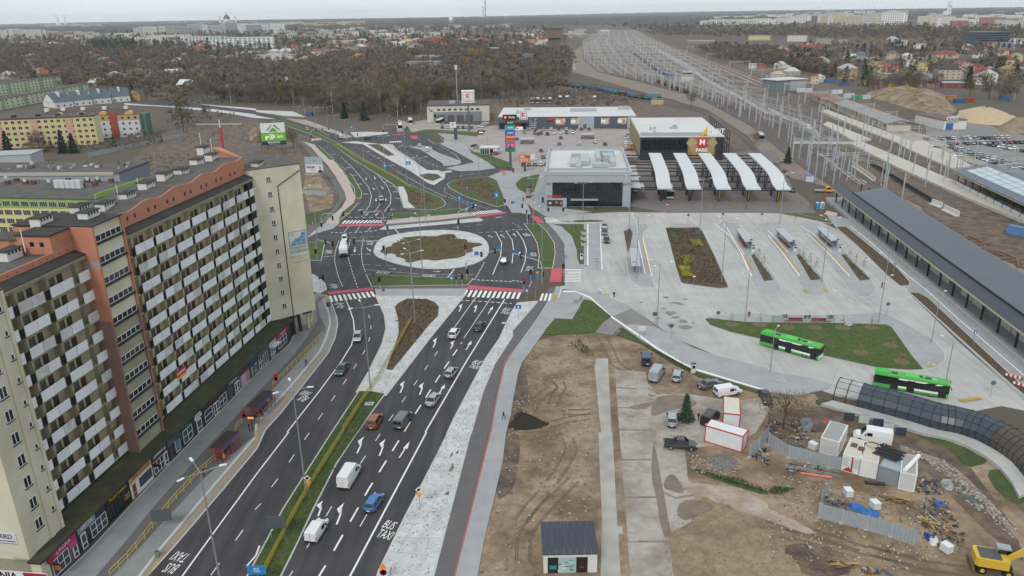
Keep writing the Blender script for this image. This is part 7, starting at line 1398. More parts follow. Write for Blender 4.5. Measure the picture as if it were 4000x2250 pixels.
HS='''30 130,530,150,6,c9c2b4,8c3a3a,y|30 385,512,150,5,8a5a44,8a4436,g|30 530,515,125,6,9a7a66,7d3f36,g|30 285,418,190,12,c6c5bf,8d8a84,f|30 440,485,110,8,c4c2bc,9a9892,f|30 565,440,170,9,9c9790,8a8680,f|30 750,470,95,11,a39a90,b0aea8,f|30 1245,435,115,8,c2c0b8,9aa2a8,h|30 1365,455,60,9,cfcdc6,8f8d88,f|30 1450,490,100,6,c9c7c2,8f8d88,f|30 1540,495,100,8,cfcec9,99968f,f|30 540,660,150,7,c9bda0,8a3a3c,y|30 70,600,150,7,a8b0a2,8b8f8a,f|30 930,600,145,6,9a948a,59606a,h|30 1100,710,150,9,b5a878,6f6a60,f|30 800,795,185,10,a08c60,9c9a98,h|30 1165,730,120,8,c6b892,76504a,h|30 1235,745,140,5,c2b49c,963a3c,g|30 1430,700,85,10,d0cfca,8d8a85,f|30 1535,715,135,9,c0ac6c,76726a,f|30 1425,795,150,8,b8a884,4d4842,h|30 1540,808,190,5,b8bec4,a9b2b8,y|30 1120,795,160,4,a09684,77736c,f|30 1395,598,105,5,b4ac9c,b0b4b4,h|30 1850,590,135,6,b8a48c,8a4444,h|30 1980,705,150,9,c49c92,9a5c58,f|30 1825,800,225,9,b4a694,3d3c3e,h|30 1700,595,115,6,b9ab8c,7a4a44,h|30 2005,500,105,6,c4bdb0,8a4440,y|30 2190,510,120,6,b8a684,8c4a44,h|30 2330,485,270,8,a38f70,8a8074,f|30 2420,510,120,6,a39a84,3f6a94,h|30 2490,445,170,9,c9cac8,a0a09c,f|30 2350,565,140,7,b8a888,6d6058,h|30 2500,625,110,8,c2b492,8a7a66,y|30 2400,680,185,8,c0b490,74423e,h|30 2190,845,220,9,cfcdc4,8a3034,y|30 2105,750,105,8,b08c74,94343a,h|30 2420,770,160,7,a8926c,8a7450,h|30 2555,705,110,6,b09884,962f36,h|30 245,758,155,4,a39e92,b0b2b0,h|30 190,722,120,4,a49a84,9aa09c,h|30 1665,880,145,5,94766c,6d5a54,f|30 1855,885,220,4,7a443c,9aa4a8,f|30 100,790,140,4,b3a89a,a8988c,h|00 490,790,215,5,8d7a6c,98363c,g|00 1020,630,170,4,b4b0a8,b0aea8,h|00 290,595,140,5,c4c0b8,c0beb8,h|00 970,870,160,4,8a7c6c,b4b6b4,g|00 1440,860,110,4,8a8072,a8b0b4,h|00 1885,905,210,5,9a8c78,c4c8ca,g|00 1350,1010,120,6,a58a5c,4d4440,y|00 2250,935,130,4,9a9284,a9b0b4,h|00 1780,650,230,5,c6c4bc,b8b8b4,f|00 1600,505,310,6,b0a080,9c9a92,f|00 60,800,110,6,a8a49c,a4a29c,h|00 520,475,160,8,c4c6c6,c0c0bc,h|00 2460,560,180,7,c9c7c2,c6c6c2,f|00 2280,620,140,5,b0b0ac,b4b8ba,h|10 55,615,130,9,b9bcbc,a8aaa8,f|10 190,612,140,11,c2c4c4,b0b2b0,f|10 320,610,110,9,9da1a4,a0a4a4,f|10 1680,690,340,8,8b9498,7f8688,f|10 1730,610,250,7,9aa4ac,868c90,f|10 1010,500,110,6,8d8a88,b9bec0,y|10 850,480,90,6,b9a894,8c3c40,h|10 1100,485,100,6,a8988c,8c4044,h|10 1490,455,90,9,c9b874,b0a478,y|10 1590,455,70,7,a0808a,94404a,h|10 1810,450,130,13,8c5c4c,7a4238,g|10 825,440,265,7,b8ae7c,b9b9b0,f|10 1330,425,100,6,c4c6c4,c9cbc9,f|10 1520,420,230,8,c6c8c4,b4b6b2,f|10 170,690,90,5,5c5048,4a403a,g|10 300,840,130,4,8d8a84,a9adb0,h|10 2380,525,170,7,b9b4a4,b8b6b0,f|10 2200,440,220,9,b8b0a4,a8a8a4,f|10 2500,480,160,6,6a6e74,6d7074,f|20 130,345,110,7,b8b0a4,94504a,g|20 250,490,130,8,b4b6b2,a9aaa6,y|20 180,430,90,7,b48c74,a08070,f|20 160,610,110,9,7a868a,6d787c,f|20 920,330,110,5,b0a494,b4a89c,h|20 600,355,240,5,b9b8b2,b0b2ae,f|20 2480,405,210,10,c2b88c,8a8478,f|20 1900,430,280,4,8d8a84,a6a6a0,f|20 2500,690,90,4,9a6a60,8c2f3a,h|20 2420,690,80,5,c4c4c0,b0b0ac,f|00 1440,400,180,9,d2d2ce,b8b8b4,f|00 2430,310,120,8,c4a8a0,b8b4b0,f'''
hr=random.Random(21)
for sh,x0,x1,y0,y1,n in(('00',60,2500,440,830,34),('10',60,1500,430,640,16),('10',1000,2500,350,520,18),('20',30,480,340,480,8),('30',60,2540,470,860,30)):
 for i in range(n):HS+='|%s %d,%d,%d,%d,%s,%s,%s'%(sh,hr.uniform(x0,x1),hr.uniform(y0,y1),hr.uniform(70,135),hr.uniform(5,8),hr.choice(['c9c2b4','b8a888','cfcdc6','a89a8c','c4b694','9a8c7c','c6b892']),hr.choice(['b4b6b4','8c3a3a','7a4a44','a9b0b4','59606a','9a9892','6d6058','8a4436']),hr.choice('hhgyf'))
GAPS=[]
for e in HS.split('|'):
 s_,q=e.split(' ');u,v,w=(float(x)for x in q.split(',')[:3]);g=W1('%s %f,%f'%(s_,u,v));GAPS.append((g.x,g.y,w/5.1*g.y/FOC))
def in_gap(x,y):return any(abs(x-a)<r+2 and b-85<y<b+18 for a,b,r in GAPS)
# ------------------------------------------------------------------ vegetation
def foliage_mat(n,c1,c2,ms=.12,v=.35):return M(n,c1,.95,var=v,scale=.25,col2=c2,mixs=ms,det=2.0)
m_tw=foliage_mat('bare_twigs','6f6762','57493f',.022,.5);m_tw2=foliage_mat('brown_twigs','7a6a5e','665a45',.018,.5);m_tw3=foliage_mat('olive_leaves','6d6238','5a5230');m_con=foliage_mat('dark_needles','31433a','3c5040');m_or=foliage_mat('orange_leaves','a56f2c','8a6030');m_yl=foliage_mat('yellow_leaves','a8952f','8c8438');m_trunk=M('bark','4d4239',.95,var=.25,scale=1.5,obj=True);m_birch=M('birch_bark','a9a49a',.9,var=.2,scale=1,obj=True)
def blades(n,rx,rz,z0,bl,bw,seed,shape='ball',up=.5):
 """leaf- and twig-sized slivers spread in clumps through a crown"""
 r=random.Random(seed);v=[];f=[];cl=[]
 for k in range(max(5,n//22)):
  while True:
   x,y,z=(r.uniform(-1,1)for _ in range(3))
   if x*x+y*y+z*z<1 and(r.random()<.35+.65*(x*x+y*y+z*z)):break
  cl.append((x,y,z))
 for i in range(n):
  if shape=='cone':h=r.random()**1.4;a=r.uniform(0,6.283);rr=(1-h)*rx*r.uniform(.35,1.15)*(.8+.25*math.sin(h*40));p=Vector((rr*math.cos(a),rr*math.sin(a),z0+h*rz*2));d=Vector((math.cos(a),math.sin(a),-.35+r.uniform(-.2,.2)))
  else:
   c=r.choice(cl);s=.3;p=Vector(((c[0]+r.gauss(0,s*.6))*rx,(c[1]+r.gauss(0,s*.6))*rx,z0+rz+(c[2]+r.gauss(0,s*.6))*rz));d=Vector((p.x/rx+r.uniform(-.7,.7),p.y/rx+r.uniform(-.7,.7),up+r.uniform(-.5,.7)))
  d.normalize();a=d.orthogonal();a.rotate(Matrix.Rotation(r.uniform(0,6.283),3,d));l=bl*r.uniform(.6,1.3);w=bw*r.uniform(.6,1.3);k=len(v)
  v+=[p-a*w,p+a*w,p+d*l];f.append((k,k+1,k+2))
 return v,f
def limbs(m,h,seed,mat,r0=.22,n=7,spread=.5,start=.3):
 r=random.Random(seed);m.tube((0,0,0),(0,0,h*.55),r0,r0*.55,6,mat);m.tube((0,0,h*.55),(r.uniform(-.3,.3),r.uniform(-.3,.3),h*.92),r0*.55,.03,5,mat)
 for i in range(n):
  a=6.283*i/n+r.uniform(-.4,.4);z=h*r.uniform(start,.62);l=h*r.uniform(.3,.45);e=Vector((math.cos(a)*l*spread,math.sin(a)*l*spread,z+l*.8));m.tube((0,0,z),e,r0*.35,.03,4,mat)
  for j in range(3):b=a+r.uniform(-.9,.9);s=Vector((0,0,z)).lerp(e,r.uniform(.4,.8));m.tube(s,s+Vector((math.cos(b)*l*.35,math.sin(b)*l*.35,l*.4)),r0*.14,.015,3,mat)
TP={}
def tree_proto(k):
 if k in TP:return TP[k]
 S=dict(bare=(11,3.6,3.6,3.2,700,1.5,.07,m_tw),bare2=(13,4.2,4.4,3.4,780,1.6,.075,m_tw2),olive=(14,4.0,5.0,3.2,800,.6,.16,m_tw3),birch=(14,2.4,5.0,3.6,500,1.2,.06,m_tw2),orange=(9,2.6,3.6,1.6,650,.45,.16,m_or),yellow=(13,4.5,5.2,2.0,900,.5,.18,m_yl),brown=(10,4.6,3.4,2.2,1100,.5,.1,m_tw2),shrub=(2.5,1.6,1.1,.2,220,.5,.05,m_tw2))
 ms=[]
 for sd in range(3):
  tr=MB()
  if k=='spruce':
   tr.tube((0,0,0),(0,0,11.5),.2,.03,6,m_trunk);v,f=blades(1500,2.9,5.8,.5,1.0,.22,50+sd,'cone');mt=m_con
  else:
   h,rx,rz,z0,n,bl,bw,mt=S[k];limbs(tr,h,10+sd,m_birch if k=='birch' else m_trunk,.24 if h>5 else .05,8 if k!='birch' else 5,.55 if k!='birch' else .3);v,f=blades(n,rx,rz,z0,bl,bw,30+sd*7+len(k))
  c=MB();c.add(v,f,mt);ms.append((tr.mesh('trunk'),c.mesh('crown')))
 TP[k]=ms;return ms
NT={}
def tree(k,p,sc,label,group=None,name=None):
 ms=tree_proto(k);i=NT[k]=NT.get(k,0)+1;t=thing(name or('spruce_tree' if k=='spruce' else 'shrub' if k=='shrub' else 'birch_tree' if k=='birch' else 'bare_tree' if k.startswith('bare')else 'tree'),label,'shrub' if k=='shrub' else 'tree',(p.x,p.y,0),rnd.random()*6.28,group);t.scale=(sc*rnd.uniform(.9,1.1),sc*rnd.uniform(.9,1.1),sc);a,b=ms[i%3];link('trunk',a,t);link('crown',b,t);return t
for k,s,sc,lb in(('spruce','22 1745,1330',.42,'small spruce on the muddy lot beside the black van'),('brown','32 150,1420',.75,'spreading bare brown tree between the site containers'),('spruce','01 640,90',1.0,'tall spruce in front of the yellow block, right of centre'),('spruce','01 745,90',.85,'second tall spruce in front of the yellow block'),('spruce','01 80,70',.9,'spruce at the left edge before the yellow block'),('spruce','01 150,30',.8,'shorter spruce left of the centre of the yellow block'),('bare','01 400,60',1.0,'bare tree between the spruces of the yellow block'),('bare','01 20,40',.9,'bare tree at the left edge of the yellow block'),('olive','00 1850,1330',1.8,'big olive-leaved tree alone left of the green billboard'),('olive','10 380,1500',.8,'olive-brown tree just right of the green billboard'),('bare2','10 60,1500',.8,'bare tree just left of the green billboard'),('bare','00 2080,1180',.8,'dark bare tree beside the curving road'),('birch','10 490,1140',1.0,'orange birch beside the road curve'),('bare','10 660,1150',1.35,'large dark bare tree above the road curve'),('spruce','10 890,1190',.9,'spruce in front of the scrapyard, left one'),('spruce','10 1090,1210',1.0,'spruce in front of the scrapyard, right one'),('bare','10 1620,1110',1.35,'big crooked bare tree left of the depot'),('olive','10 1860,1030',1.2,'tall olive tree with mistletoe behind the depot'),('olive','10 1960,1010',.9,'shorter olive tree behind the phone mast'),('yellow','10 2180,620',1.5,'big yellow-green poplar beyond the wood'),('yellow','10 2260,610',1.4,'second yellow-green poplar beyond the wood'),('yellow','10 1145,1010',.5,'small bright green willow by the pale pond'),('orange','00 2030,580',1.9,'round bright yellow tree among the far houses'),('orange','00 1275,640',1.9,'tall orange larch in the far gardens'),('orange','00 1470,520',2.0,'orange tree in front of the white flats'),('orange','00 715,690',1.6,'orange-green tree above the red roof'),('yellow','00 1760,770',.9,'slim yellow tree in the wood'),('orange','30 655,760',1.4,'orange larch near the yellow villa'),('orange','30 1365,545',1.5,'orange tree among the villas'),('yellow','30 1020,440',1.2,'yellow tree beside the dark spruces'),('spruce','30 2010,880',1.4,'dark spruce by the white gabled house'),('spruce','30 1220,440',.9,'small spruce in front of the pale villa'),('olive','20 1800,1080',.8,'yellowish shrub tree behind the retail hall'),('spruce','31 195,190',.6,'thin dark poplar beside the lattice portal'),('bare2','20 2440,1449',.5,'brown bush beside the tracks')):
 tree(k,W1(s),sc,lb)
for i,s in enumerate(('22 2205,370','22 2490,375','32 200,400','32 470,400','32 745,405','32 1040,400','32 935,655','32 1230,580','32 1340,745','31 355,1160','31 420,1190','31 480,1250','31 815,1160','31 880,1190','31 965,1240','21 2480,1130','21 2530,1200','21 1945,655','21 2040,655','21 2250,655','21 2350,655','31 90,640','31 330,640','31 425,650','11 2270,360','11 2310,450','11 2340,530')):
 g='lawn' if i<9 else 'bus islands' if i<17 else 'forecourt edge' if i<24 else 'triangular bed';t=thing('sapling','thin staked sapling, %s in order at the %s'%(nth(i+1),g),'tree',W1(s)+Vector((0,0,.15)),i*.7,'staked saplings');MB().tube((0,0,0),(0,0,2.6),.04,.015,5,m_trunk).build('trunk',None,t)
 v,f=blades(40 if i<9 else 70,.3,.7,1.4,.3,.015,i);c=MB();c.add(v,f,m_tw2 if i%5 else m_or);c.build('crown',None,t);q=MB()
 for a in(0,2.1,4.2):q.tube((.6*math.cos(a),.6*math.sin(a),0),(.5*math.cos(a),.5*math.sin(a),1.7),.04,n=4,m=P('8f7a55'));q.tube((.5*math.cos(a),.5*math.sin(a),1.6),(.5*math.cos(a+2.1),.5*math.sin(a+2.1),1.6),.035,n=4,m=P('8f7a55'))
 q.build('stakes',None,t)
 if i<9:struct(MB().lathe([(.01,.0),(1.5,.0),(1.3,.06),(.1,.12)],n=14,m=P('5f5230')).build('mulch_ring',None,loc=W1(s)+Vector((0,0,.16))))
 # woods: the nearest trees one by one, the rest as one mass
WOODS=[('D 0,205 330,240 600,262 720,268 860,262 1000,268 1090,262 1150,255 1290,243 1370,232 1420,215 1440,165 1430,130 1300,118 1150,116 900,140 720,150 600,150 450,135 300,128 0,120',9.0,'brown wood behind the roads'),('D 1750,128 1900,140 2000,165 2080,190 2060,205 1950,185 1800,150',8.0,'thicket beyond the tracks'),('D 1640,92 1800,95 2000,98 2200,104 2576,108 2576,88 2300,80 2000,78 1780,74 1640,72',13.0,'wooded belt before the far estate'),('D 1850,135 2100,120 2350,115 2576,112 2576,262 2400,240 2250,215 2060,200 1960,165',13.0,'gardens of the villas'),('D 0,120 300,128 600,150 900,135 1150,112 1430,112 1430,92 1200,95 900,118 600,128 300,108 0,104',15.0,'far gardens on the left'),('D 0,106 300,110 600,130 900,120 1200,97 1430,94 1430,70 1000,72 500,78 0,88',15,'outskirts on the left'),('D 1440,70 1700,62 2100,66 2576,62 2576,90 2200,84 1800,78 1640,90 1560,70',15,'outskirts on the right'),('D 800,283 860,288 1010,296 1085,288 1060,268 830,268',9,'trees around the scrapyard'),('D 1780,118 1950,135 2100,150 2115,190 2040,205 1900,165',8,'thicket below the villas'),('D 2090,205 2350,228 2330,245 2130,228',14,'bushes before the villas'),('D 60,370 240,376 330,350 400,350 420,360 300,385 60,392',6,'shrubs before the yellow block'),('D 420,300 560,285 610,300 520,330 430,330',11,'scrub on the cleared plot'),('00 880,530 1350,560 1390,480 1280,440 920,440',10,'dark pine grove'),('D 1240,265 1380,235 1480,232 1600,262 1560,275 1300,272',8.0,'scrub behind the supermarket'),('D 330,240 420,262 600,272 560,262 400,250',7,'shrubs beside the road curve'),('D 1850,320 1900,380 1975,450 1985,470 1950,430',5,'scrub beside the retail hall')]
cand=[]
for s,sp,nm in WOODS:
 pl=[Vector((p.x,p.y))for p in W(s)];x0,x1=min(p.x for p in pl),max(p.x for p in pl);y0,y1=min(p.y for p in pl),max(p.y for p in pl);y=y0
 while y<min(y1,5400):
  st_=sp*(1 if y<900 else 1.25 if y<1500 else 1.8 if y<2200 else 3);x=x0
  while x<x1:
   px_,py_=x+rnd.uniform(-.45,.45)*st_,y+rnd.uniform(-.45,.45)*st_
   if inpoly(px_,py_,pl)and not in_gap(px_,py_)and abs(px_)<.74*py_+30:cand.append((py_,px_,nm))
   x+=st_
  y+=st_
cand.sort();HOUSE_GAPS=[]
kinds=['bare','bare','bare2','bare','bare2','olive','birch','bare']
near=[c for c in cand if 'scrub' not in c[2]and 'shrub' not in c[2]][:235];ns=set(near)
cnt_={}
for(y,x,nm)in sorted(near,key=lambda c:c[1]/c[0]):k=kinds[rnd.randrange(8)];i=cnt_[k,nm]=cnt_.get((k,nm),0)+1;tree(k,Vector((x,y,0)),rnd.uniform(.9,1.45),{'bare':'leafless grey-brown tree','bare2':'leafless russet-brown tree','olive':'olive-leaved tree','birch':'slender pale-stemmed birch'}[k]+', %s such from left along the %s'%(nth(i),nm),'trees of the '+nm)
LB={}
def low(k,sd,far):
 n,rx,rz,z0,bl,bw,sh=dict(b=(80,4.0,3.9,2.2,2.3,.26,'ball'),d=(80,4.4,4.4,2.2,2.4,.28,'ball'),c=(90,2.8,5.5,.5,1.8,.7,'cone'),o=(80,3.4,4.0,1.5,1.5,.55,'ball'))[k];n,bl,bw=(28,bl*1.5,bw*2.6)if far else(n,bl,bw);v,f=blades(n,rx,rz,z0,bl,bw,sd,sh);return np.array([tuple(p)for p in v]),len(f)
acc={'b':[],'d':[],'c':[],'o':[]}
for(y,x,nm)in cand:
 if(y,x,nm)in ns:continue
 k='b' if rnd.random()<.62 else 'd'
 if 'villa' in nm or 'far gardens' in nm or 'outsk' in nm:k=rnd.choice('bbbbdddcc')if rnd.random()<(.75 if 'outsk' not in nm else .6)else None
 elif rnd.random()<.035:k='c'
 elif rnd.random()<.015:k='o'
 if 'pine' in nm:k='c'
 if k is None:continue
 kk=(k,rnd.randrange(6),y>2000)
 if kk not in LB:LB[kk]=low(k,900+ord(k)*10+kk[1],kk[2])[0]
 sc=rnd.uniform(.75,1.4)*(.45 if 'scrub' in nm or 'shrub' in nm else 1.0)*(1.0 if y<1500 else 1.25);a=rnd.random()*6.28;R=np.array([[math.cos(a),-math.sin(a),0],[math.sin(a),math.cos(a),0],[0,0,1]])*sc;acc[k].append(LB[kk]@R.T+np.array([x,y,0]))
def mass(name,arrs,mat,label,cat):
 V_=np.concatenate(arrs).astype(np.float32);n=len(V_);me=bpy.data.meshes.new(name);me.vertices.add(n);me.vertices.foreach_set('co',V_.ravel());me.loops.add(n);me.loops.foreach_set('vertex_index',np.arange(n,dtype=np.int32));me.polygons.add(n//3);me.polygons.foreach_set('loop_start',np.arange(0,n,3,dtype=np.int32));me.materials.append(mat);me.update(calc_edges=True);o=link(name,me);o['kind']='stuff';o['label']=label;o['category']=cat;return o
mass('woodland',acc['b'],m_tw,'mass of bare grey-brown trees behind the town edge','wood');mass('woodland',acc['d'],m_tw2,'mass of bare russet trees mixed into the wood','wood');mass('conifers',acc['c'],m_con,'dark evergreens scattered through wood and gardens','wood');mass('autumn_trees',acc['o'],m_or,'scattered small trees with orange autumn leaves','wood')
# tufts in the flower beds and rough verges
def tufts(name,s,n,mat,h,label):
 pl=[Vector((p.x,p.y))for p in W(s)];x0,x1=min(p.x for p in pl),max(p.x for p in pl);y0,y1=min(p.y for p in pl),max(p.y for p in pl);A=[]
 while len(A)<n:
  x,y=rnd.uniform(x0,x1),rnd.uniform(y0,y1)
  if not inpoly(x,y,pl):continue
  for k in range(7):a=rnd.random()*6.28;l=h*rnd.uniform(.6,1.2);w=.06;dx,dy=math.cos(a),math.sin(a);A.append(np.array([(x-dy*w,y+dx*w,.15),(x+dy*w,y-dx*w,.15),(x+dx*l*.7,y+dy*l*.7,.15+l)]))
 mass(name,A,mat,label,'planting')
m_pl1=foliage_mat('bed_plants','5a4b30','46402a');m_pl2=foliage_mat('yellow_shrubs','a09a35','8a8a30');m_pl3=foliage_mat('green_shrubs','4a5a30','3c4a2a');m_pl4=foliage_mat('grey_lavender','6d7a70','5c685c')
tufts('bed_plants','11 1270,1068 1390,1010 1480,960 1680,935 1990,920 2080,985 2230,1010 2090,1095 1900,1150 1690,1150 1520,1180 1420,1110',7000,foliage_mat('dry_sedge','6e6238','59502c'),.55,'dry brown planting on the roundabout');tufts('bed_plants','21 1560,855 1870,850 2050,1180 2150,1420 1730,1390 1660,1230',7000,m_pl1,.5,'reddish brown ground cover of the big flower bed')
for s in('21 1780,975 1890,970 1925,1035 1830,1035','21 1700,1130 1770,1130 1840,1170 1730,1230','21 1682,1240 1780,1240 1785,1285 1690,1290','21 1700,1300 1790,1300 1810,1340 1715,1340'):tufts('yellow_shrubs',s,1000,m_pl2,.6,'yellow-green shrub patch in the big flower bed')
for s in('21 1580,850 1625,850 1650,945 1610,950','21 1815,850 1865,850 1900,960 1870,960','21 1910,1050 1960,1060 1975,1130 1925,1120'):tufts('lavender',s,900,m_pl4,.45,'grey-green lavender patch in the big flower bed')
tufts('bed_plants','12 1410,190 1520,115 1720,120 1830,200 1740,360 1370,810 1330,790 1440,460',2500,m_pl1,.35,'small brown plants in the teardrop bed');tufts('bed_plants','11 2000,402 2060,370 2320,340 2400,480 2400,570 2330,560',2200,m_pl1,.45,'brown plants in the triangular bed');tufts('bed_plants','11 1510,450 1560,460 1810,570 1810,605 1620,625 1545,585',1300,m_pl1,.45,'brown plants in the median tip')
for s in('D 1890,643 1898,641 1945,705 1922,707','D 2003,642 2011,640 2065,703 2040,705','D 2116,641 2124,640 2188,703 2163,706','21 1125,885 1190,855 1210,900 1165,1085'):tufts('island_plants',s,700,m_tw2,.5,'russet shrubs on the bus islands')
for s in('22 580,560 680,520 800,640 830,690 740,680','23 1770,370 2000,420 2300,490 2574,590 2574,630 2200,510','33 40,560 270,580 100,640 0,620','22 1300,560 1700,790 1850,870 1850,845'):tufts('weeds',s,900,m_pl3,.3,'rough green weeds on the building site')
tufts('dry_grass','D 1685,1449 1665,1345 1700,1295 1790,1245 1950,1335 2150,1405 2300,1449',4500,foliage_mat('straw','978a6c','84775a'),.14,'dry yellow grass at the bottom of the site')
# ------------------------------------------------------------------ villas, halls and the far city
RN=dict(y='steep gable roof',g='pitched roof',h='hipped roof',f='flat roof');HC={}
def cname(h):
 r,g,b=(int(h[i:i+2],16)for i in(0,2,4));mx,mn=max(r,g,b),min(r,g,b)
 if mx-mn<22:return 'white' if mx>190 else 'pale grey' if mx>150 else 'grey' if mx>90 else 'dark'
 if b>=r:return 'blue-grey'
 if r>g*1.7:return 'red'
 if r>g*1.28:return 'brick brown'
 if g>b*1.35:return 'yellow' if mx>165 else 'ochre'
 return 'cream' if mx>175 else 'tan' if mx>130 else 'brown'
for e in HS.split('|'):
 s,q=e.split(' ');u,v,w,h,wc,rc,rt=q.split(',');a,b=W1('%s %f,%s'%(s,float(u)-float(w)/2,v)),W1('%s %f,%s'%(s,float(u)+float(w)/2,v));L=(b-a).length;h=float(h)
 lb='%s house with %s %s'%(cname(wc),cname(rc),RN[rt]);HC.setdefault(lb,[]).append((a,b,L,h,wc,rc,rt,s,float(u),float(v)))
for lb,lst in HC.items():
 lst.sort(key=lambda z:(z[7],z[8]))
 for i,(a,b,L,h,wc,rc,rt,s,u,v)in enumerate(lst):
  zone={'00':'left distance','10':'beyond the wood','20':'near the railway yard','30':'villa quarter'}[s];l2=lb+', '+zone;k=[z for z in lst if z[7]==s]
  if len(k)>1:l2+=', %s such from left'%nth(k.index(lst[i])+1)
  building('house' if L<40 else 'hall',l2,'house' if L<40 else 'hall',a,b,max(8,min(22,L*.75)),h,P(wc,.9),P(rc,.85),dict(y='gabley',g='gable',h='hip',f='flat')[rt],max(1,round(h/3.3)),max(2,min(8,int(L/4.5))),1.3,1.3,rh=min(4.5,L*.25),par=.4,over=.5)
t,L=B2('office_block','dark blue glass office box above the villas','office building','30 2080,480','30 2400,470',30,24,'4a5560','6a7076');
for i in range(6):bx('window_band',t,0,L,-.2,0,3+i*3.6,4.2+i*3.6,m_glass)
ub=MB();ub.box(-.5,.5,0,1,0,1,P('ffffff'));ub_me=ub.mesh('wall');uw=MB()
for f in range(6):
 for c in range(9):uw.box(-.46+c*.104,-.40+c*.104,-.006,.0,.07+f*.155,.15+f*.155,P('4d545c',.3));
for f in range(6):
 for c in range(3):uw.box(.5,.502,.15+c*.28,.3+c*.28,.07+f*.155,.15+f*.155,P('4d545c',.3))
uw_me=uw.mesh('windows');ur=MB();ur.box(-.505,.505,-.01,1.01,1,1.03,P('8b8a86'));ur_me=ur.mesh('roof')
def city(s,x0,x1,v0,v1,n,w,h,pal,name,grp,d=(12,16),seed=1,rz=.25):
 r=random.Random(seed);its=[]
 for i in range(n):u=x0+(x1-x0)*(i+r.uniform(.1,.9))/n;its.append((u,r.uniform(v0,v1)))
 for i,(u,v)in enumerate(its):
  p=W1('%s %f,%f'%(s,u,v));c_=r.choice(pal.split());t=thing(name,'%s %s, %s from left in %s'%(cname(c_),name.replace('_',' '),nth(i+1),grp),'apartment building' if 'block' in name else 'hall',p,r.uniform(-rz,rz),grp);sx,sy,sz=r.uniform(*w)*1.15,r.uniform(*d),r.uniform(*h)*1.25
  for nm,me_ in(('wall',ub_me),('windows',uw_me),('roof',ur_me)):
   o=link(nm,me_,t);o.scale=(sx,sy,sz)
   if nm=='wall':o.material_slots[0].link='OBJECT';o.material_slots[0].material=P(c_,.9)
   if nm=='windows':o['kind']='stuff'
WC='dcdcd8 d2d1cc e0dfdb c4c1b9 d2cbba';GC='b4b2ac a09c94 c9c4b4 8f9498 bdb9ae';CC='cfc6a4 c9bfa8 d2cdbd bfb49c'
city('00',-40,410,370,392,9,(35,60),(24,30),WC,'apartment_block','the white blocks at the far left edge',seed=2);city('00',480,1000,270,292,12,(40,70),(24,30),CC,'apartment_block','the row below the twin white spires',seed=3);city('00',400,900,350,375,8,(50,80),(14,18),'8f6a60 a08a80 b9b3aa','apartment_block','the low brick row at the far left',seed=4);city('00',700,1400,345,400,18,(30,60),(6,12),WC+' 9a8a7c','hall','the low halls of the left distance',seed=14)
city('00',1390,1920,355,372,11,(45,60),(28,33),GC,'apartment_block','the tall row left of the dome',seed=5);city('00',1930,2800,318,338,17,(45,65),(28,36),'c9cccc aab0b4 8d949a d2d4d4','apartment_block','the towers under the dome church',seed=6);city('00',1800,2560,430,486,9,(45,95),(11,26),'d4d6d6 cfd0cf c6c8c8','apartment_block','the front white flats',seed=7);city('00',1480,1830,425,455,6,(50,70),(12,18),WC,'apartment_block','the low flats behind the orange tree',seed=8)
city('00',1560,2574,240,262,24,(50,80),(22,30),CC,'apartment_block','the pale row on the left skyline',seed=9);city('10',-20,1060,262,290,21,(60,100),(20,28),CC+' c6a890','apartment_block','the pale row on the centre skyline',seed=10);city('10',180,1900,300,390,44,(30,75),(6,13),WC+' 9a948c b0a494','hall','the distant industrial halls',(16,30),11);city('10',900,2574,240,300,39,(20,45),(7,14),'b9b0a4 a89080 c4c0b8','hall','the row before the centre forest',seed=12);city('20',0,950,300,400,24,(20,50),(5,9),'b9b0a4 a89a90 c4c0b8','hall','the sheds around the water tower',seed=13)
city('20',1900,2574,170,250,36,(50,90),(12,22),WC,'apartment_block','the far white estate',seed=15);city('30',0,700,160,240,39,(40,75),(16,30),WC,'apartment_block','the right white estate',seed=16);city('30',560,1380,130,250,44,(40,75),(18,36),CC+' '+WC,'apartment_block','the dense right estate',seed=17);city('30',1600,2700,150,290,44,(40,70),(14,26),WC+' a8746a','apartment_block','the church tower quarter',seed=18);city('30',1850,2500,235,260,8,(60,90),(10,16),WC,'hall','the halls by the church tower',seed=19);city('20',1180,1500,170,185,5,(60,120),(12,18),WC,'hall','the white halls at the end of the tracks',seed=20)
# landmarks
def lm(name,label,cat,s):return thing(name,label,cat,W1(s))
wh=P('d3d6d8');t=lm('domed_church','white church with a big dark dome on the left skyline','church','00 2290,262');k=.42*t.location.y/1000
bx('nave',t,-14*k,14*k,0,16*k,0,12*k,wh);MB().lathe([(9*k,12*k),(9*k,20*k)],n=16,m=wh).build('drum',None,t);MB().lathe([(9.6*k,20*k),(9*k,24*k),(6*k,29*k),(1.5*k,32*k),(1*k,34*k),(1.6*k,35*k),(.1*k,40*k)],n=16,m=P('3c434c')).build('dome',None,t)
for x in(-22,24):MB().lathe([(3*k,0),(3*k,24*k),(3.4*k,24.5*k),(2.4*k,27*k),(.1*k,32*k)],(x*k,4*k,0),8,wh).build('bell_tower',None,t)
for s,lb,f in(('00 592,272','white flared church spire, the left of the pair on the skyline',1.25),('00 668,272','slim white church spire, the right of the pair on the skyline',.75)):t=lm('church_spire',lb,'church',s);k=.38*t.location.y/1000;MB().lathe([(8*f*k,0),(5*f*k,12*k),(2.8*f*k,24*k),(2.2*f*k,30*k),(3*f*k,31*k),(2*f*k,34*k),(.1,40*k)],n=10,m=wh).build('spire',None,t)
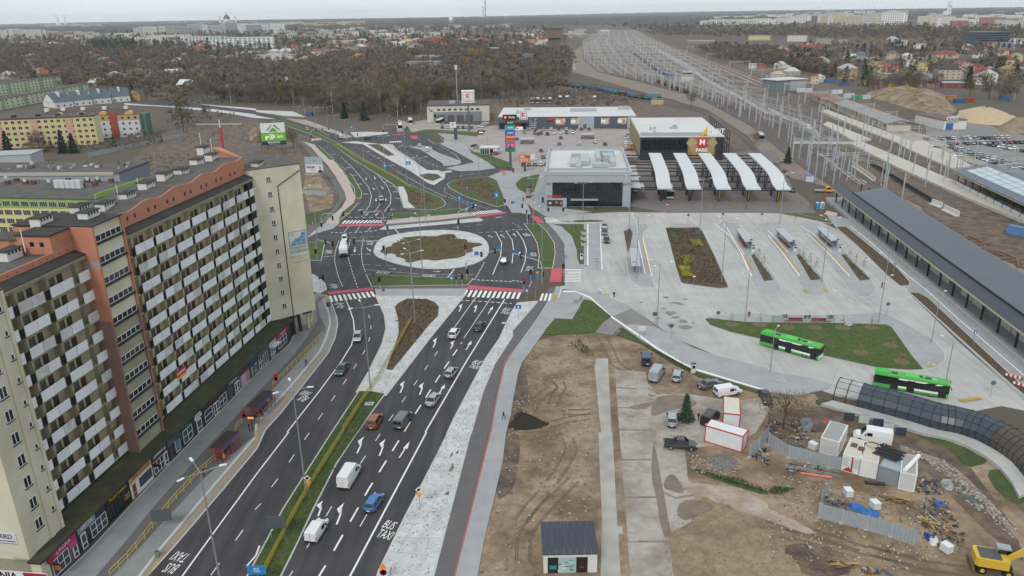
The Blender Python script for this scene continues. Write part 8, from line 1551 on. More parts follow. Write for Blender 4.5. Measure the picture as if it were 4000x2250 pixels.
t=lm('water_tower','white onion-shaped water tower on a brown stem','water tower','10 1965,312');k=.38*t.location.y/1000;MB().tube((0,0,0),(0,0,26*k),1.6*k,1.6*k,8,P('7a5a50')).build('stem',None,t);MB().lathe([(1.6*k,25*k),(6*k,30*k),(7.4*k,36*k),(6*k,41*k),(2*k,44*k),(.2,47*k)],n=14,m=wh).build('tank',None,t)
for s,lb,h in(('10 2308,205','tall red and white power station chimney',70),('10 2284,200','shorter grey power station chimney',44)):
 t=lm('chimney',lb,'chimney',s);k=.38*t.location.y/1000
 for i in range(7):MB().tube((0,0,h*k*i/7),(0,0,h*k*(i+1)/7),(2.4-.15*i)*k,(2.4-.15*(i+1))*k,10,P('b9b4b0' if i%2==0 or h<60 else '8d5048')).build('shaft_section',None,t)
t=lm('power_station','long pale power station hall at the foot of the chimneys','power station','10 2320,215');k=.38*t.location.y/1000;bx('hall',t,-36*k,36*k,4*k,14*k,0,8*k,P('b4aca4'));MB().tube((30*k,0,0),(30*k,0,16*k),1.2*k,n=8,m=P('b0aca8')).build('flue',None,t)
t=lm('church_tower','tall white modern church tower in front of a stepped white slab','church','30 1800,232');k=.38*t.location.y/1000;bx('tower',t,-5*k,5*k,-4*k,4*k,0,62*k,P('dcdcda'));bx('slab',t,-17*k,-5*k,-2*k,6*k,0,38*k,P('d0d0ce'));MB().prism([(-4*k,-3*k),(4*k,-3*k),(4*k,3*k),(-4*k,3*k)],62*k,[66*k,72*k,72*k,66*k],P('dcdcda')).build('crown',None,t)
for z in(12,24,36,48):bx('louvre',t,-2.6*k,2.6*k,-4.1*k,-4*k,z*k,(z+7)*k,P('9a9c9c'))
bx('red_nave',t,-24*k,20*k,3*k,14*k,0,12*k,P('8a4a44'))
t=lm('phone_mast','slim phone mast with white antennas behind the depot','mast','10 2025,1040');MB().tube((0,0,0),(0,0,28),.35,.22,8,m_mast).build('pole',None,t);[bk('antenna_panel',t,(.8*math.cos(a),.8*math.sin(a),27),(.5,.3,3.4),wh,a)for a in(.3,1.6,2.9,4.4,5.4)]
t=lm('crane','red tower crane mast with a pale jib on the cleared plot','crane','01 2250,90');bx('mast',t,-.5,.5,-.5,.5,0,13,P('a8303c'));MB().bar((-13,3,14.5),(12,-3,15),.22,.3,P('b9bbb8')).build('jib',None,t);MB().bar((0,0,13),(0,0,17),.4,.4,wh).build('apex',None,t)
# far forest: bumpy canopy out to the horizon
V_,F_=[],[];rr=random.Random(5);NXF,NYF=420,44
for j in range(NYF):
 y=4300*(1.032**j)+(0 if j else 0)
 for i in range(NXF):V_.append(((i/(NXF-1)-.5)*1.7*y+rr.uniform(-8,8),y+rr.uniform(-12,12),(0 if j==0 else rr.uniform(11,27))+10*math.sin(i*.035+j*.11)*(j/NYF)+14*j/NYF))
for j in range(NYF-1):
 for i in range(NXF-1):a=j*NXF+i;F_.append((a,a+1,a+NXF+1,a+NXF))
me=bpy.data.meshes.new('far_forest');me.from_pydata(V_,[],F_);me.materials.append(foliage_mat('far_pines','36403a','474238'));o=link('far_forest',me);o['kind']='stuff';o['label']='dark pine forest along the whole horizon';o['category']='forest'
# air
hz=MB();hz.box(-9500,9500,-500,17500,-6,180);m_hz=bpy.data.materials.new('haze_air');m_hz.use_nodes=True;nn=m_hz.node_tree.nodes;nn.clear();vo=nn.new('ShaderNodeVolumePrincipled');vo.inputs['Color'].default_value=(.93,.97,1,1);vo.inputs['Density'].default_value=.00004;vo.inputs['Anisotropy'].default_value=.0;mo=nn.new('ShaderNodeOutputMaterial');m_hz.node_tree.links.new(vo.outputs[0],mo.inputs['Volume']);o=hz.build('haze',m_hz);o['kind']='stuff'
# ------------------------------------------------------------------ building site, bottom right
def LOC(a,b):d=b-a;return(a.x,a.y,0),math.atan2(d.y,d.x),Vector((d.x,d.y)).length
def container(s,dp,h,label,wc='cfd0cf',rim=None,ribs=0,roof=None):
 a,b=W(s);lo,rz,L=LOC(a,b);t=thing('site_container',label,'container',lo,rz);bx('wall',t,.06,L-.06,.06,dp-.06,.1,h-.06,P(wc,.6));bx('roof',t,.02,L-.02,.02,dp-.02,h-.06,h,P(roof or wc,.6));rc=P(rim or wc,.6)
 for x0,x1,y0,y1,z0,z1 in[(0,L,0,.14,0,.16),(0,L,0,.14,h-.14,h+.02),(0,L,dp-.14,dp,h-.14,h+.02),(0,.14,.14,dp-.14,h-.14,h+.02),(L-.14,L,.14,dp-.14,h-.14,h+.02),(L-.14,L,.14,dp,0,.16)]+[(x,x+.14,y,y+.14,.16,h-.14)for x in(0,L-.14)for y in(0,dp-.14)]:bx('frame',t,x0,x1,y0,y1,z0,z1,rc)
 for i in range(ribs):bx('roof_rib',t,.2+i*(L-.4)/ribs,.3+i*(L-.4)/ribs,.15,dp-.15,h,h+.05,P('8f908c'));bx('wall_rib',t,.2+i*(L-.4)/ribs,.28+i*(L-.4)/ribs,.03,.06,.2,h-.2,P('b4b4b0'))
 return t,L
container('23 1930,95 2310,212',2.5,2.9,'white container with red frame, nearest the dark pickup',rim='b3202c');container('22 2110,1400 2285,1420',6,2.7,'white container with a worn cream roof behind the red-framed one',roof='c4bfb0',rim='a8282c');container('33 512,205 700,258',6,2.7,'ribbed white container behind the grey hoarding',ribs=16)
t,L=container('33 730,385 905,435',5.6,2.8,'white and red office container at the left of the cluster',roof='bdb6a4');
for x0,x1,z0,z1,c_ in((.2,.9,1.0,2.4,'b4babc'),(1.6,2.4,1.0,2.4,'b4babc'),(1.3,1.5,.3,2.7,'a8282c'),(2.5,2.6,.2,2.7,'a8282c')):bx('window_panel',t,x0,x1,-.03,.05,z0,z1,P(c_))
MB().add([(.2,-.02,.15),(1.8,-.02,.15),(1.0,-.02,.9)],[(0,1,2)],P('a8282c')).build('red_print',None,t)
for x,y in((.9,3.4),(2.0,2.9)):bk('rust_patch',t,(x,y,2.83),(.9,1.3,.02),P('5a3a30'))
container('33 910,440 1085,480',5.4,2.8,'pale container with square windows in the middle of the cluster',roof='b9b3a2');t,L=container('33 1300,570 1470,610',5.6,2.8,'ribbed white container at the right end of the cluster',ribs=12);MB().tube((.5,.3,3.0),(2.2,5.2,3.1),.3,n=12,m=P('d8dadc')).build('white_roll',None,t)
t,L=container('33 1090,490 1295,560',5.4,2.6,'corrugated steel shelter with pipes on its roof',wc='7f868a',roof='94a0a8')
for i in range(9):q=MB().tube((-1.6+(i%4)*.2,2.4+.3*i,2.95+.12*(i%3)),(1.8+(i%3)*.3,2.1+.32*i,2.95+.12*(i%3)),.13,n=8,m=P('1f2124')).build('black_pipe',None,t)
q=MB();[q.path([Vector((-2.2+r_*math.cos(a),4.6+r_*math.sin(a),3.0+.1*j))for a in[2*math.pi*i/14 for i in range(15)]],.07,5,P('b8ad94'))for j,r_ in enumerate((.9,.85,.9))];q.build('hose_coil',None,t)
container('31 2390,900 2590,945',2.5,2.6,'blue shipping container at the right edge by the excavation',wc='2f74a8',ribs=10);container('31 372,382 462,386',2.6,2.6,'small blue and white site hut below the lattice portal',wc='b9c2c8',rim='2f5f9c',roof='3f74b4');container('10 508,1165 565,1165',2.5,2.6,'blue container beside the road curve',wc='2c4a80')
for i,(u,v,c_)in enumerate(((1010,850,'c9a838'),(1110,868,'d0a01c'),(1260,888,'d0a01c'),(1440,880,'b89c3c'),(700,945,'c4c8c8'),(820,985,'b9c0c4'),(900,1003,'3f8a58'),(985,1000,'b0b4b4'),(620,830,'3a6aa0'),(530,830,'b4b4b0'),(770,860,'4a6a94'),(1560,870,'d0d2d0'),(1850,1005,'a06a4a'),(1930,1040,'34507a'),(2030,1030,'8a3c34'),(2390,1000,'3f6a9c'),(345,930,'c9cccc'),(400,930,'c4c8ca'))):container('30 %d,%d %d,%d'%(u-48,v,u+48,v-3),2.5,3,'%s container, %s of those scattered behind the tracks'%(cname(c_),nth(i+1)),wc=c_)
def hoarding(s,n,label,h=2.3):
 p=W(s);t=thing('hoarding',label,'fence',(p[0].x,p[0].y,0));o=p[0];m_=M('corrugated_steel','9aa2a6',.5,.2,var=.1,scale=1,obj=True)
 for k in range(n):
  a,b=lerpl(p,k/n)-o,lerpl(p,(k+1)/n)-o;d=(b-a).normalized();nn_=Vector((-d.y,d.x,0))*.03;m=MB();J=14
  for j in range(J):c,e=a.lerp(b,j/J),a.lerp(b,(j+1)/J);f=nn_*(1 if j%2 else-1);g=nn_*(-1 if j%2 else 1);m.quad(c+f,e+g,e+g+Vector((0,0,h)),c+f+Vector((0,0,h)),m_)
  m.build('panel',None,t);bx('post',t,a.x-.05,a.x+.05,a.y-.05,a.y+.05,0,h+.1,m_mast);bk('foot',t,(a.x,a.y,.1),(.6,.25,.2),P('a9aaa6'))
hoarding('33 0,140 200,265 410,320 610,370 725,385',4,'grey steel hoarding in front of the ribbed container');hoarding('33 505,865 735,925 985,990 1230,1060 1485,1150',4,'grey steel hoarding enclosing the timber yard');hoarding('33 500,860 530,730 595,630',2,'short grey hoarding return at the left of the timber yard');hoarding('23 2385,260 2480,180 2574,60',2,'grey hoarding corner behind the rubble heap');hoarding('11 470,500 710,520',3,'pale panel fence under the portrait billboard',1.8);hoarding('01 900,130 1100,90 1400,20;00 1840,1380',8,'long grey hoarding around the cleared plot')
for i,s in enumerate(('33 800,640','33 1070,765','33 1790,1200','33 450,170')):
 t=thing('liquid_tank','white caged liquid tank, %s'%('behind the left hoarding end','beside the blue tarpaulin','by the timber pile','behind the front hoarding')[i],'tank',W1(s),.2*i);bx('bottle',t,-.5,.5,-.6,.6,.15,1.1,P('d2d4d2'))
 for z in(.15,.45,.75,1.08):q=MB();[q.bar(a,b,.04,.04,m_mast)for a,b in(((-.53,-.63,z),(.53,-.63,z)),((.53,-.63,z),(.53,.63,z)),((.53,.63,z),(-.53,.63,z)),((-.53,.63,z),(-.53,-.63,z)))];q.build('cage_ring',None,t)
 bx('pallet',t,-.5,.5,-.6,.6,0,.14,P('8a7a5c'))
def crumple(s,h,c_,label,name='tarpaulin'):
 p=smooth_poly(W(s),1);o=sum(p,Vector())/len(p);r=random.Random(9);rings=[[Vector(((v.x-o.x)*f,(v.y-o.y)*f,.03+z*h*r.uniform(.5,1.3)))for v in p]for f,z in((1,0),(.85,.7),(.6,.5),(.35,1.0),(.1,.8))];m=MB();m.loft(rings,P(c_,.6),False);m.add(rings[-1],[tuple(range(len(p)))],P(c_,.6));tag(m.build(name,None,loc=(o.x,o.y,0)),label,'tarpaulin')
crumple('33 800,730 870,720 980,790 1000,830 1060,830 1110,800 1125,860 1050,870 850,800',.5,'2a62a8','crumpled bright blue tarpaulin behind the hoarding');crumple('33 1550,1000 1620,1060 1720,1080 1700,1130 1600,1110',.6,'24488a','dark blue tarpaulin heap under the pipes');crumple('33 1640,700 1780,720 1800,790 1700,790',.7,'3a5a8c','blue bags and netting at the top of the timber pile');crumple('33 1710,490 1850,490 1880,600 1760,580',.5,'8a9490','grey plastic sheeting heap right of the cluster');crumple('33 1890,590 2090,680 2150,750 2060,720 1940,650',.3,'4c5c5c','long dark green sheet lying by the gravel strip');crumple('33 1610,1070 1720,1090 1710,1160 1620,1140',.8,'cfcfcc','white sacks by the timber pile','sacks');crumple('32 300,1310 460,1350 450,1449 330,1449',1.0,'6d7672','pile of netting and fencing under the bare tree');crumple('33 50,90 300,110 330,180 100,130',.8,'5c5650','mixed scrap behind the front hoarding')
r_=random.Random(3)
for s,n,lb in(('33 1200,690 1400,720',12,'stack of short timber offcuts behind the tarpaulin'),('33 1600,900 1850,1080',16,'fan of loose planks at the timber yard'),('33 700,1330 880,1350',9,'wooden pallets heap on the dark soil'),('33 200,350 560,420',12,'bundle of grey steel tubes beside the hoarding')):
 a,b=W(s);t=thing('plank_pile',lb,'timber pile',a);d=b-a
 for i in range(n):f=r_.random();g='grey' in lb;c=d*f+Vector((r_.uniform(-.5,.5),r_.uniform(-.7,.7),.08+.09*(i%4)));an=math.atan2(d.y,d.x)+r_.uniform(-.5,.5)*(.2 if g else 1);e=Vector((math.cos(an),math.sin(an),0))*(1.4 if not g else 2.2);MB().bar(c-e,c+e,.07 if g else .22,.06,P('8d9294' if g else r_.choice(['8d744e','a58a5c','6f5a40']))).build('tube' if g else 'plank',None,t)
tag(MB().tube((0,0,.2),(4.1,-1.3,.2),.17,n=10,m=P('c9705e')).build('plastic_pipe',None,loc=W1('33 325,425')),'salmon pink plastic pipe lying beside the steel tubes','pipe')
tag(MB().tube((0,0,.25),(2.6,-.5,.25),.25,n=10,m=P('2a2b2e')).build('black_roll',None,loc=W1('33 975,520')),'black membrane roll lying before the containers','roll')
for i,(u,v)in enumerate(((810,1330),(960,1360),(1100,1390),(1205,1440),(1330,1480))):t=thing('glass_stack','rack of glazing panels, %s from the left below the walkway'%nth(i+1),'glass rack',W1('32 %d,%d'%(u,v)),-.25);[bk('pane',t,(0,.12*j,.75),(1.6,.06,1.4),P(('39444c','b4babc')[(i+j)%2],.15))for j in range(4)]
for i in range(2):tag(MB().lathe([(.3,0),(.3,.04),(.2,.05),(.14,.3),(.06,.75)],n=10,m=P('d0502c')).build('traffic_cone',None,loc=W1(('32 578,1345','31 1110,390')[i])),('orange traffic cone below the glass walkway','orange traffic cone by the retaining wall')[i],'traffic cone')
t=thing('excavator','yellow wheeled excavator at the bottom right corner','excavator',W1('33 2260,1390'),math.radians(-18));ye=P('c9a43a',.5)
for x in(-1.5,1.3):
 for y in(-1.0,1.0):o=MB().tube((x,y-.25,.55),(x,y+.25,.55),.55,n=14,m=m_tyre).build('wheel',None,t);MB().tube((x,y-.27,.55),(x,y+.27,.55),.25,n=10,m=ye).build('rim',None,o)
bx('chassis',t,-1.9,1.8,-.6,.6,.6,1.1,m_plas);bx('dozer_blade',t,-2.6,-2.4,-1.3,1.3,.2,.9,P('6a5a40'));q=MB();q.prism([(-2.4,-1.0),(-2.1,-1.3),(1.2,-1.3),(1.3,-.3),(1.3,1.3),(-2.1,1.3),(-2.4,1.0)],1.15,2.3,ye,True);q.build('body',None,t);bx('deck',t,-1.9,.4,-1.0,1.0,2.3,2.42,P('4a4d50'));bx('cab',t,.1,1.6,.3,1.35,1.3,3.1,P('8f9a9c',.3));bx('cab_window',t,.15,1.63,.28,1.37,1.9,2.9,m_cglass)
q=MB();q.bar((1.0,-.2,1.9),(3.4,-.2,4.4),.4,.55,ye);q.bar((3.4,-.2,4.4),(6.2,-.2,4.9),.4,.5,ye);q.build('boom',None,t);MB().bar((6.2,-.2,4.9),(6.9,-.2,2.0),.35,.4,ye).build('dipper',None,t);MB().bar((6.8,-.2,2.0),(6.0,-.2,1.3),.9,.7,P('4a3a2c')).build('bucket',None,t);MB().tube((2.2,-.2,2.6),(4.6,-.2,4.4),.09,n=6,m=m_mast).build('ram',None,t)
t=thing('transformer_hut','small white hut with dark roof and painted doors at the bottom edge','hut',W1('23 318,1228',2.9)-Vector((0,0,2.9)),0);L=(W1('23 862,1245',2.9)-W1('23 318,1228',2.9)).length;bx('wall',t,0,L,0,5.2,0,3.0,m_white2)
for i in range(8):MB().add([(-.15+i*(L+.3)/8,-.2,3.0),(-.18+(i+1)*(L+.3)/8,-.2,3.0),(-.18+(i+1)*(L+.3)/8,5.4,3.55),(-.15+i*(L+.3)/8,5.4,3.55),(-.15+i*(L+.3)/8,-.2,2.85),(-.18+(i+1)*(L+.3)/8,-.2,2.85)],[(0,1,2,3),(4,5,1,0)],M('blue_felt','3d414a',.8,var=.15,scale=1)).build('roof_sheet',None,t)
for x0,x1,c_ in((.5,1.8,'231d20'),(4.0,5.4,'231d20'),(1.8,4.0,'9cb0ae')):MB().box(x0,x1,-.05,0,.05,2.35,P(c_)).build('door' if c_<'3' else 'mural_panel',None,t)
for i in range(12):bk('graffiti',t,(1.95+r_.random()*1.8,-.06,.3+r_.random()*1.7),(.5,.02,.12),P(('55605f','2f8a84','c9d2d0')[i%3]))
bk('graffiti',t,(1.15,-.07,.9),(.9,.03,.6),P('2c7a78'));bk('graffiti',t,(4.7,-.07,.9),(.5,.03,.2),P('8a2a38'))
# ------------------------------------------------------------------ glazed walkway roof beside the yard
ax=W('32 650,1150 1000,1245 1370,1345 1690,1445;33 1900,40 2100,110 2300,220 2450,330 2574,480 2650,620');t=thing('walkway_canopy','curved glazed walkway canopy on black steel hoops','canopy',(ax[0].x,ax[0].y,.5));o=ax[0];NB=26;AR=[(0,0),(.15,1.2),(.8,2.2),(1.9,2.9),(3.2,3.1),(4.3,2.7)];hp=[]
for i in range(NB+1):p=lerpl(ax,i/NB)-o;d=(lerpl(ax,min(1,i/NB+.01))-lerpl(ax,max(0,i/NB-.01))).normalized();n_=Vector((-d.y,d.x,0));hp.append([p+n_*c+Vector((0,0,z))for c,z in AR])
m_wg=M('walkway_glass','39424c',.38,var=.1,spec=.4)
for i in range(NB+1):
 h_=MB();h_.path(hp[i],.09,5,m_blk);h_.build('hoop',None,t)
 if i==NB:break
 for j in range(5):
  MB().tube(hp[i][j],hp[i+1][j],.05,n=4,m=m_blk).build('purlin',None,t)
  if 2<=i<16 or i>21:a,b,c,d=hp[i][j],hp[i+1][j],hp[i+1][j+1],hp[i][j+1];e=(b-a)*.03;MB().quad(a+e,b-e,c-e,d+e,m_wg).build('pane',None,t)
 MB().tube(hp[i][0],hp[i+1][1],.04,n=4,m=m_blk).build('brace',None,t)
struct(MB().prism([(v.x,v.y)for v in ax]+[(v.x-2.6,v.y-1.2)for v in reversed(ax)],0,.5,m_conc).build('walkway_plinth'))
# right-hand works
t=thing('works_truck','yellow crew-cab works truck beside the station roof','truck',W1('31 560,485'),-1.7);bx('bed',t,-1.0,1.0,-3.2,.4,.7,.95,P('8d8f8c'));bx('cab',t,-1.05,1.05,.5,2.6,.6,2.2,P('d0941c'));bx('windows',t,-1.07,1.07,.8,2.4,1.4,2.0,m_cglass);bx('bonnet',t,-1.0,1.0,2.6,3.4,.6,1.3,P('d0941c'));wheels_(t,(-2,2.5),.9,.4,.25)
for i,(s,c_)in enumerate((('31 490,650','2b6fae'),('31 540,648','c9d0d2'))):t=thing('portable_toilet','%s portable toilet beside the forecourt'%('blue','white')[i],'toilet',W1(s),.1);bx('cabin',t,-.55,.55,-.55,.55,0,2.1,P(c_));MB().lathe([(.6,0),(.45,.2),(.1,.28)],(0,0,2.1),10,P('c9cccc')).build('roof',None,t);bx('door',t,-.35,.35,-.58,-.55,.1,1.9,P('5a90bc'))
for i,(s,h,c_,lb)in enumerate((('31 850,215 1070,375',1.6,'b8b4a6','pale retaining wall beside the rails'),('31 1640,600 1740,640',1.8,'c9c8c2','white L-shaped wall block, the upper one'),('31 1760,660 1910,730',1.8,'c9c8c2','white L-shaped wall block, the lower one'),('31 1030,205 1640,580',1.4,'2d2c2c','black sheeted trench wall between the platforms'),('31 580,700 690,725',1.0,'c4b0a8','white stack of kerb slabs beside the station roof'),('30 250,1445 900,1449',1.2,'b4b6b4','stack of pale concrete elements by the works'))):a,b=W(s);lo,rz,L=LOC(a,b);m=MB();m.box(0,L,0,.4,0,h,P(c_));m.box(0,L,-.9,-.002,0,.3,P(c_));tag(m.build('retaining_wall',None,loc=lo,rz=rz),lb,'wall')
for i in range(14):s='31 %d,%d'%(1850+(i%7)*110,850+(i%7)*55+40*(i//7));tag(MB().bar((-2.5,-.6,.3),(2.5,.6,.6),.3,.3,P('7a5236')).build('shoring_beam',None,loc=W1(s),rz=(i%3)*.8),'rusty shoring beam lying in the excavation','beam','shoring beams')
# ------------------------------------------------------------------ people
def person_mesh(pose):
 me=bpy.data.meshes.new('person');st=pose=='walk';f=.28 if st else .05
 J=[(0,0,.95),(0,0,1.2),(0,0,1.42),(0,.02,1.52),(0,.03,1.66),(.1,0,.9),(.11,f,.5),(.11,f*.6,.07),(.11,f*.6+.14,.05),(-.1,0,.9),(-.11,-f*.3,.5),(-.11,-f,.09),(-.11,-f+.14,.05),(.19,0,1.4),(.25,-f*.5,1.13),(.24,.05,.88),(.24,.1,.8),(-.19,0,1.4),(-.25,f*.5,1.13),(-.24,f*.7+.05,.88),(-.24,f*.7+.1,.8)]
 E=[(0,1),(1,2),(2,3),(3,4),(0,5),(5,6),(6,7),(7,8),(0,9),(9,10),(10,11),(11,12),(2,13),(13,14),(14,15),(15,16),(2,17),(17,18),(18,19),(19,20)];R=[.15,.16,.16,.06,.11,.1,.075,.05,.045,.1,.075,.05,.045,.08,.06,.045,.04,.08,.06,.045,.04]
 me.from_pydata(J,E,[]);ob=bpy.data.objects.new('p',me);COL.objects.link(ob);m=ob.modifiers.new('s','SKIN');ob.modifiers.new('u','SUBSURF').levels=1
 for v,r in zip(me.skin_vertices[0].data,R):v.radius=(r,r*.8)
 me.skin_vertices[0].data[0].use_root=True;dg=bpy.context.evaluated_depsgraph_get();out=bpy.data.meshes.new_from_object(ob.evaluated_get(dg));bpy.data.objects.remove(ob);out.materials.clear()
 for k in('jacket','trousers','skin','hair'):out.materials.append(M('carpaint_'+k,{'jacket':'303030','trousers':'25272c','skin':'a98470','hair':'2e2622'}[k],.9,obj=True))
 for p in out.polygons:z=p.center.z;x=abs(p.center.x);p.material_index=3 if z>1.69 or(z>1.6 and p.center.y<.0)else 2 if z>1.48 or(x>.2 and z<.9)else 0 if z>.88 else 1
 return out
PM={k:person_mesh(k)for k in('stand','walk')}
for i,e in enumerate('''03 2055,455 stand 1c1c1e dark-clad person leaning at the yellow railing|12 508,790 walk 3a3a42 person in a grey coat walking on the bus stop pavement|12 60,1300 walk 1e1e22 person in black beside the farther bus shelter|03 2262,315 walk c07a20 person in an orange jacket at the nearer bus shelter|02 2510,1445 stand 1f1f22 person in black waiting by the timetable|12 2490,1330 walk 1d1e22 person in a black jacket walking on the right pavement|22 1025,98 walk 1b1c1e person in black crossing the yard edge|22 2380,300 walk 8a2c34 person in a red jacket beside the triangular lawn|31 280,745 walk c83a30 worker in red walking past the small upper lawn|31 1143,1449 stand a8262e person in red by the station flower strip|31 585,550 stand d04a28 worker in orange at the yellow truck|31 565,540 stand d04a28 second worker in orange at the yellow truck|31 685,560 stand d04a28 worker in orange right of the yellow truck|31 1145,400 stand d85a28 worker in orange on the rails|31 1253,140 stand d04a28 worker in orange on the far platform|31 1705,305 stand d04a28 worker in orange on the platform by the second roof|21 520,1420 walk 6a6a20 person in a yellow-black jacket at the yard zebra|21 1203,670 stand 1c1d20 person in black in front of the station hall|21 850,670 walk 33343a person walking below the station glass|21 2352,650 walk 24252a person among the saplings of the forecourt|21 115,580 walk 1c1d20 person walking across the corner pavement|21 1805,540 stand 8a2a30 person in red under the second canopy|11 2120,690 walk cfcfcc person in white waiting at the far crossing|11 1362,765 stand 1b1c1f person in black at the north-west crossing|11 2518,665 stand 1c1d20 person in black at the tip of the triangular bed|22 1872,1335 stand 1d1e22 person in black beside the black van|32 185,1300 stand c03a30 worker in red under the bare tree|21 1145,665 stand 202124 person sitting low in front of the station'''.split('|')):
 kr,uv,pose,c_,lb=e.split(' ',4);o=link('person',PM[pose],None,W1(kr+' '+uv)+Vector((0,0,.14 if kr[1]in '23' and kr!='22' else .05)),rnd.random()*6.28);o.material_slots[0].link='OBJECT';o.material_slots[0].material=P(c_,.9);tag(o,lb,'person')
for i,(u,v)in enumerate(((2470,915),(2550,1000))):
 t=thing('barrier_board','red and white barrier board, %s beside the station path'%('upper','lower')[i],'barrier',W1('32 %d,%d'%(u,v)),-.75);[bx('board',t,-1.4+j*.35,-1.05+j*.35,-.05,.05,.35,.85,P('c23a30' if j%2 else 'd8d6d0'))for j in range(8)]
 for x in(-1.2,1.1):bx('foot',t,x,x+.1,-.3,.3,0,.35,m_dark)
 # ------------------------------------------------------------------ small ground detail: pegs and tears in the geotextile, ruts, stains, stones
def scatter(s,n,fn,z=.16):
 pl=[Vector((p.x,p.y))for p in W(s)];x0,x1=min(p.x for p in pl),max(p.x for p in pl);y0,y1=min(p.y for p in pl),max(p.y for p in pl);k=0
 while k<n:
  x,y=rnd.uniform(x0,x1),rnd.uniform(y0,y1)
  if inpoly(x,y,pl):fn(x,y);k+=1
pg=MB();pgm=P('85827e')
for s,n in(('12 2574,485 2395,760 2275,1040 2165,1449;13 2160,0 1775,1449 1240,1449 1510,840 1720,440 1935,0;12 1925,1449 2005,1290 2310,710 2455,500',330),('12 1042,1030 1160,830 1290,560 1330,400 1310,260 1240,90 1390,150 1400,220 1430,320 1420,560 1300,830',70),('12 1720,510 1293,1060 1180,1030 1370,830 1740,370 1850,200 1830,100 2040,90',90),('11 1220,1060 1300,960 1550,900 1900,880 2150,910 2300,1000 2290,1130 2000,1230 1700,1235 1450,1195 1270,1130',200),('11 1280,850 1300,835 1800,795 2230,750 1900,800',80)):scatter(s,n,lambda x,y:pg.bc((x,y,.17),(rnd.uniform(.1,.22),rnd.uniform(.08,.14),.06),pgm,rnd.random()*3))
o=pg.build('ground_pegs');o['kind']='stuff';o['label']='dark pegs and stones holding down the white geotextile';o['category']='pegs'
for s in('13 1940,275 1975,195 1980,230','13 1937,400 1980,310 1995,360 1965,400','13 1890,630 1945,590 1935,640','13 2005,220 2035,180 2035,215','13 1340,1420 1365,1340 1350,1430','12 1410,320 1430,330 1400,340'):slab('fabric_tear',s,.15,m_mud)
for s in('13 1770,395 2060,405','13 1690,640 1960,640','13 1540,850 1900,790','13 1430,1060 1660,1080 1850,1070','13 1360,1210 1700,1245 1800,1275','12 2170,1040 2270,1050','12 2050,1260 2200,1270','13 1830,200 1760,390','13 1700,640 1560,900','13 1830,620 1700,900','13 1600,900 1420,1230','13 1740,1090 1700,1230'):line(s,.05,z=.148,name='fabric_seam',mat=P('8d8b88'),parent=TARP)
SOIL=[o for o in bpy.data.objects if o.name=='soil_field'][0];m_rut=M('tyre_rut','5f5040',.9,var=.3,scale=1.5)
def ruts(s,w=1.7,n=1):
 p=W(s,.02);q=[]
 for a,b,c in zip([p[0]]+p[:-1],p,p[1:]+[p[-1]]):d=(c-a).normalized();q.append(Vector((-d.y,d.x,0)))
 for e in(-w/2,w/2):
  for k in(-.13,.13):line(None,.12,z=.03,name='tyre_rut',mat=m_rut,parent=SOIL,pts=[v+a*(e+k)for v,a in zip(p,q)])
for s in('22 350,940 420,1000 330,1050 220,1160 180,1250','22 470,940 500,1000 440,1080 400,1200','23 560,60 600,180 520,330 400,510','23 620,480 400,700 230,880 120,1050 110,1300','23 330,600 200,740 90,900','22 350,1380 560,1320 780,1290','22 500,1250 800,1240','22 900,480 980,620 1040,760 1150,830 1180,960','22 1140,980 1300,1000 1450,1080','22 1160,1000 1280,1080 1430,1100','23 1180,200 1260,130 1420,85','23 1260,200 1290,420 1380,660 1420,800','33 0,860 250,960 700,1100 950,1190 1500,1300','33 20,1000 400,1060 900,1230','33 1000,1180 1500,1330 2000,1400','23 1500,560 1650,630 1800,600','22 1230,960 1330,890'):ruts(s)
stn=M('yard_stain','77736b',.6,var=.2,scale=1.2)
for u,v,a,b in((1550,90,45,12),(1650,145,60,14),(1740,108,30,8),(1300,140,25,8),(1590,250,60,26),(1640,290,50,14),(1720,330,60,20),(1600,370,55,22),(1750,390,80,26),(1820,345,20,8),(1470,300,30,12),(1700,160,40,9),(1530,200,30,9)):
 pts=[G((2000+(u+a*rnd.uniform(.55,1.15)*math.cos(t))/2.574,1126+(v+b*rnd.uniform(.55,1.15)*math.sin(t))/2.574),.1)for t in[i*.45 for i in range(14)]];slab('yard_stain',None,.036,stn,sm=1,pts=pts)
jt=P('8b8a86');YD=[o for o in bpy.data.objects if o.name=='concrete_yard'][0]
for s in('21 1000,760 1000,1270','21 1100,800 1150,1330','21 900,1290 1180,1320','21 1420,830 1700,1449','21 1530,1000 1640,1400','21 1330,1000 1580,985','21 1350,1150 1620,1130','21 1390,1290 1660,1270','21 2000,900 2300,1449','21 1960,960 2180,940','21 2050,1150 2280,1130','22 900,0 2574,100','22 1500,0 2200,260','32 0,120 1100,240','32 300,80 1500,200','31 0,1000 300,1449','31 350,950 750,1449','31 620,820 1200,1449','22 1640,490 2010,400','22 2200,520 2150,680','32 700,800 650,930','32 1300,860 1900,1100','32 1500,330 2300,900','21 600,740 2574,730;31 0,735 500,790'):line(s,.1,z=.0362,name='slab_joint',mat=jt,parent=YD)
st_=MB();sm_=[P('8d8478'),P('6a6056'),P('a59c90')]
for s,n in(('D 1190,1440 1290,990 1340,870 1480,830 1490,1440',420),('33 0,400 700,500 1500,700 2000,1200 1500,1400 0,1300',420),('33 1500,200 2200,700 2500,1100 2000,700',200),('23 1770,200 2300,350 2200,480 1800,400',120),('33 1330,140 1800,300 2250,720 2500,1000 2350,900 1900,480',500)):scatter(s,n,lambda x,y:st_.bc((x,y,.05),(rnd.uniform(.1,.4),rnd.uniform(.1,.3),rnd.uniform(.08,.2)),rnd.choice(sm_),rnd.random()*3))
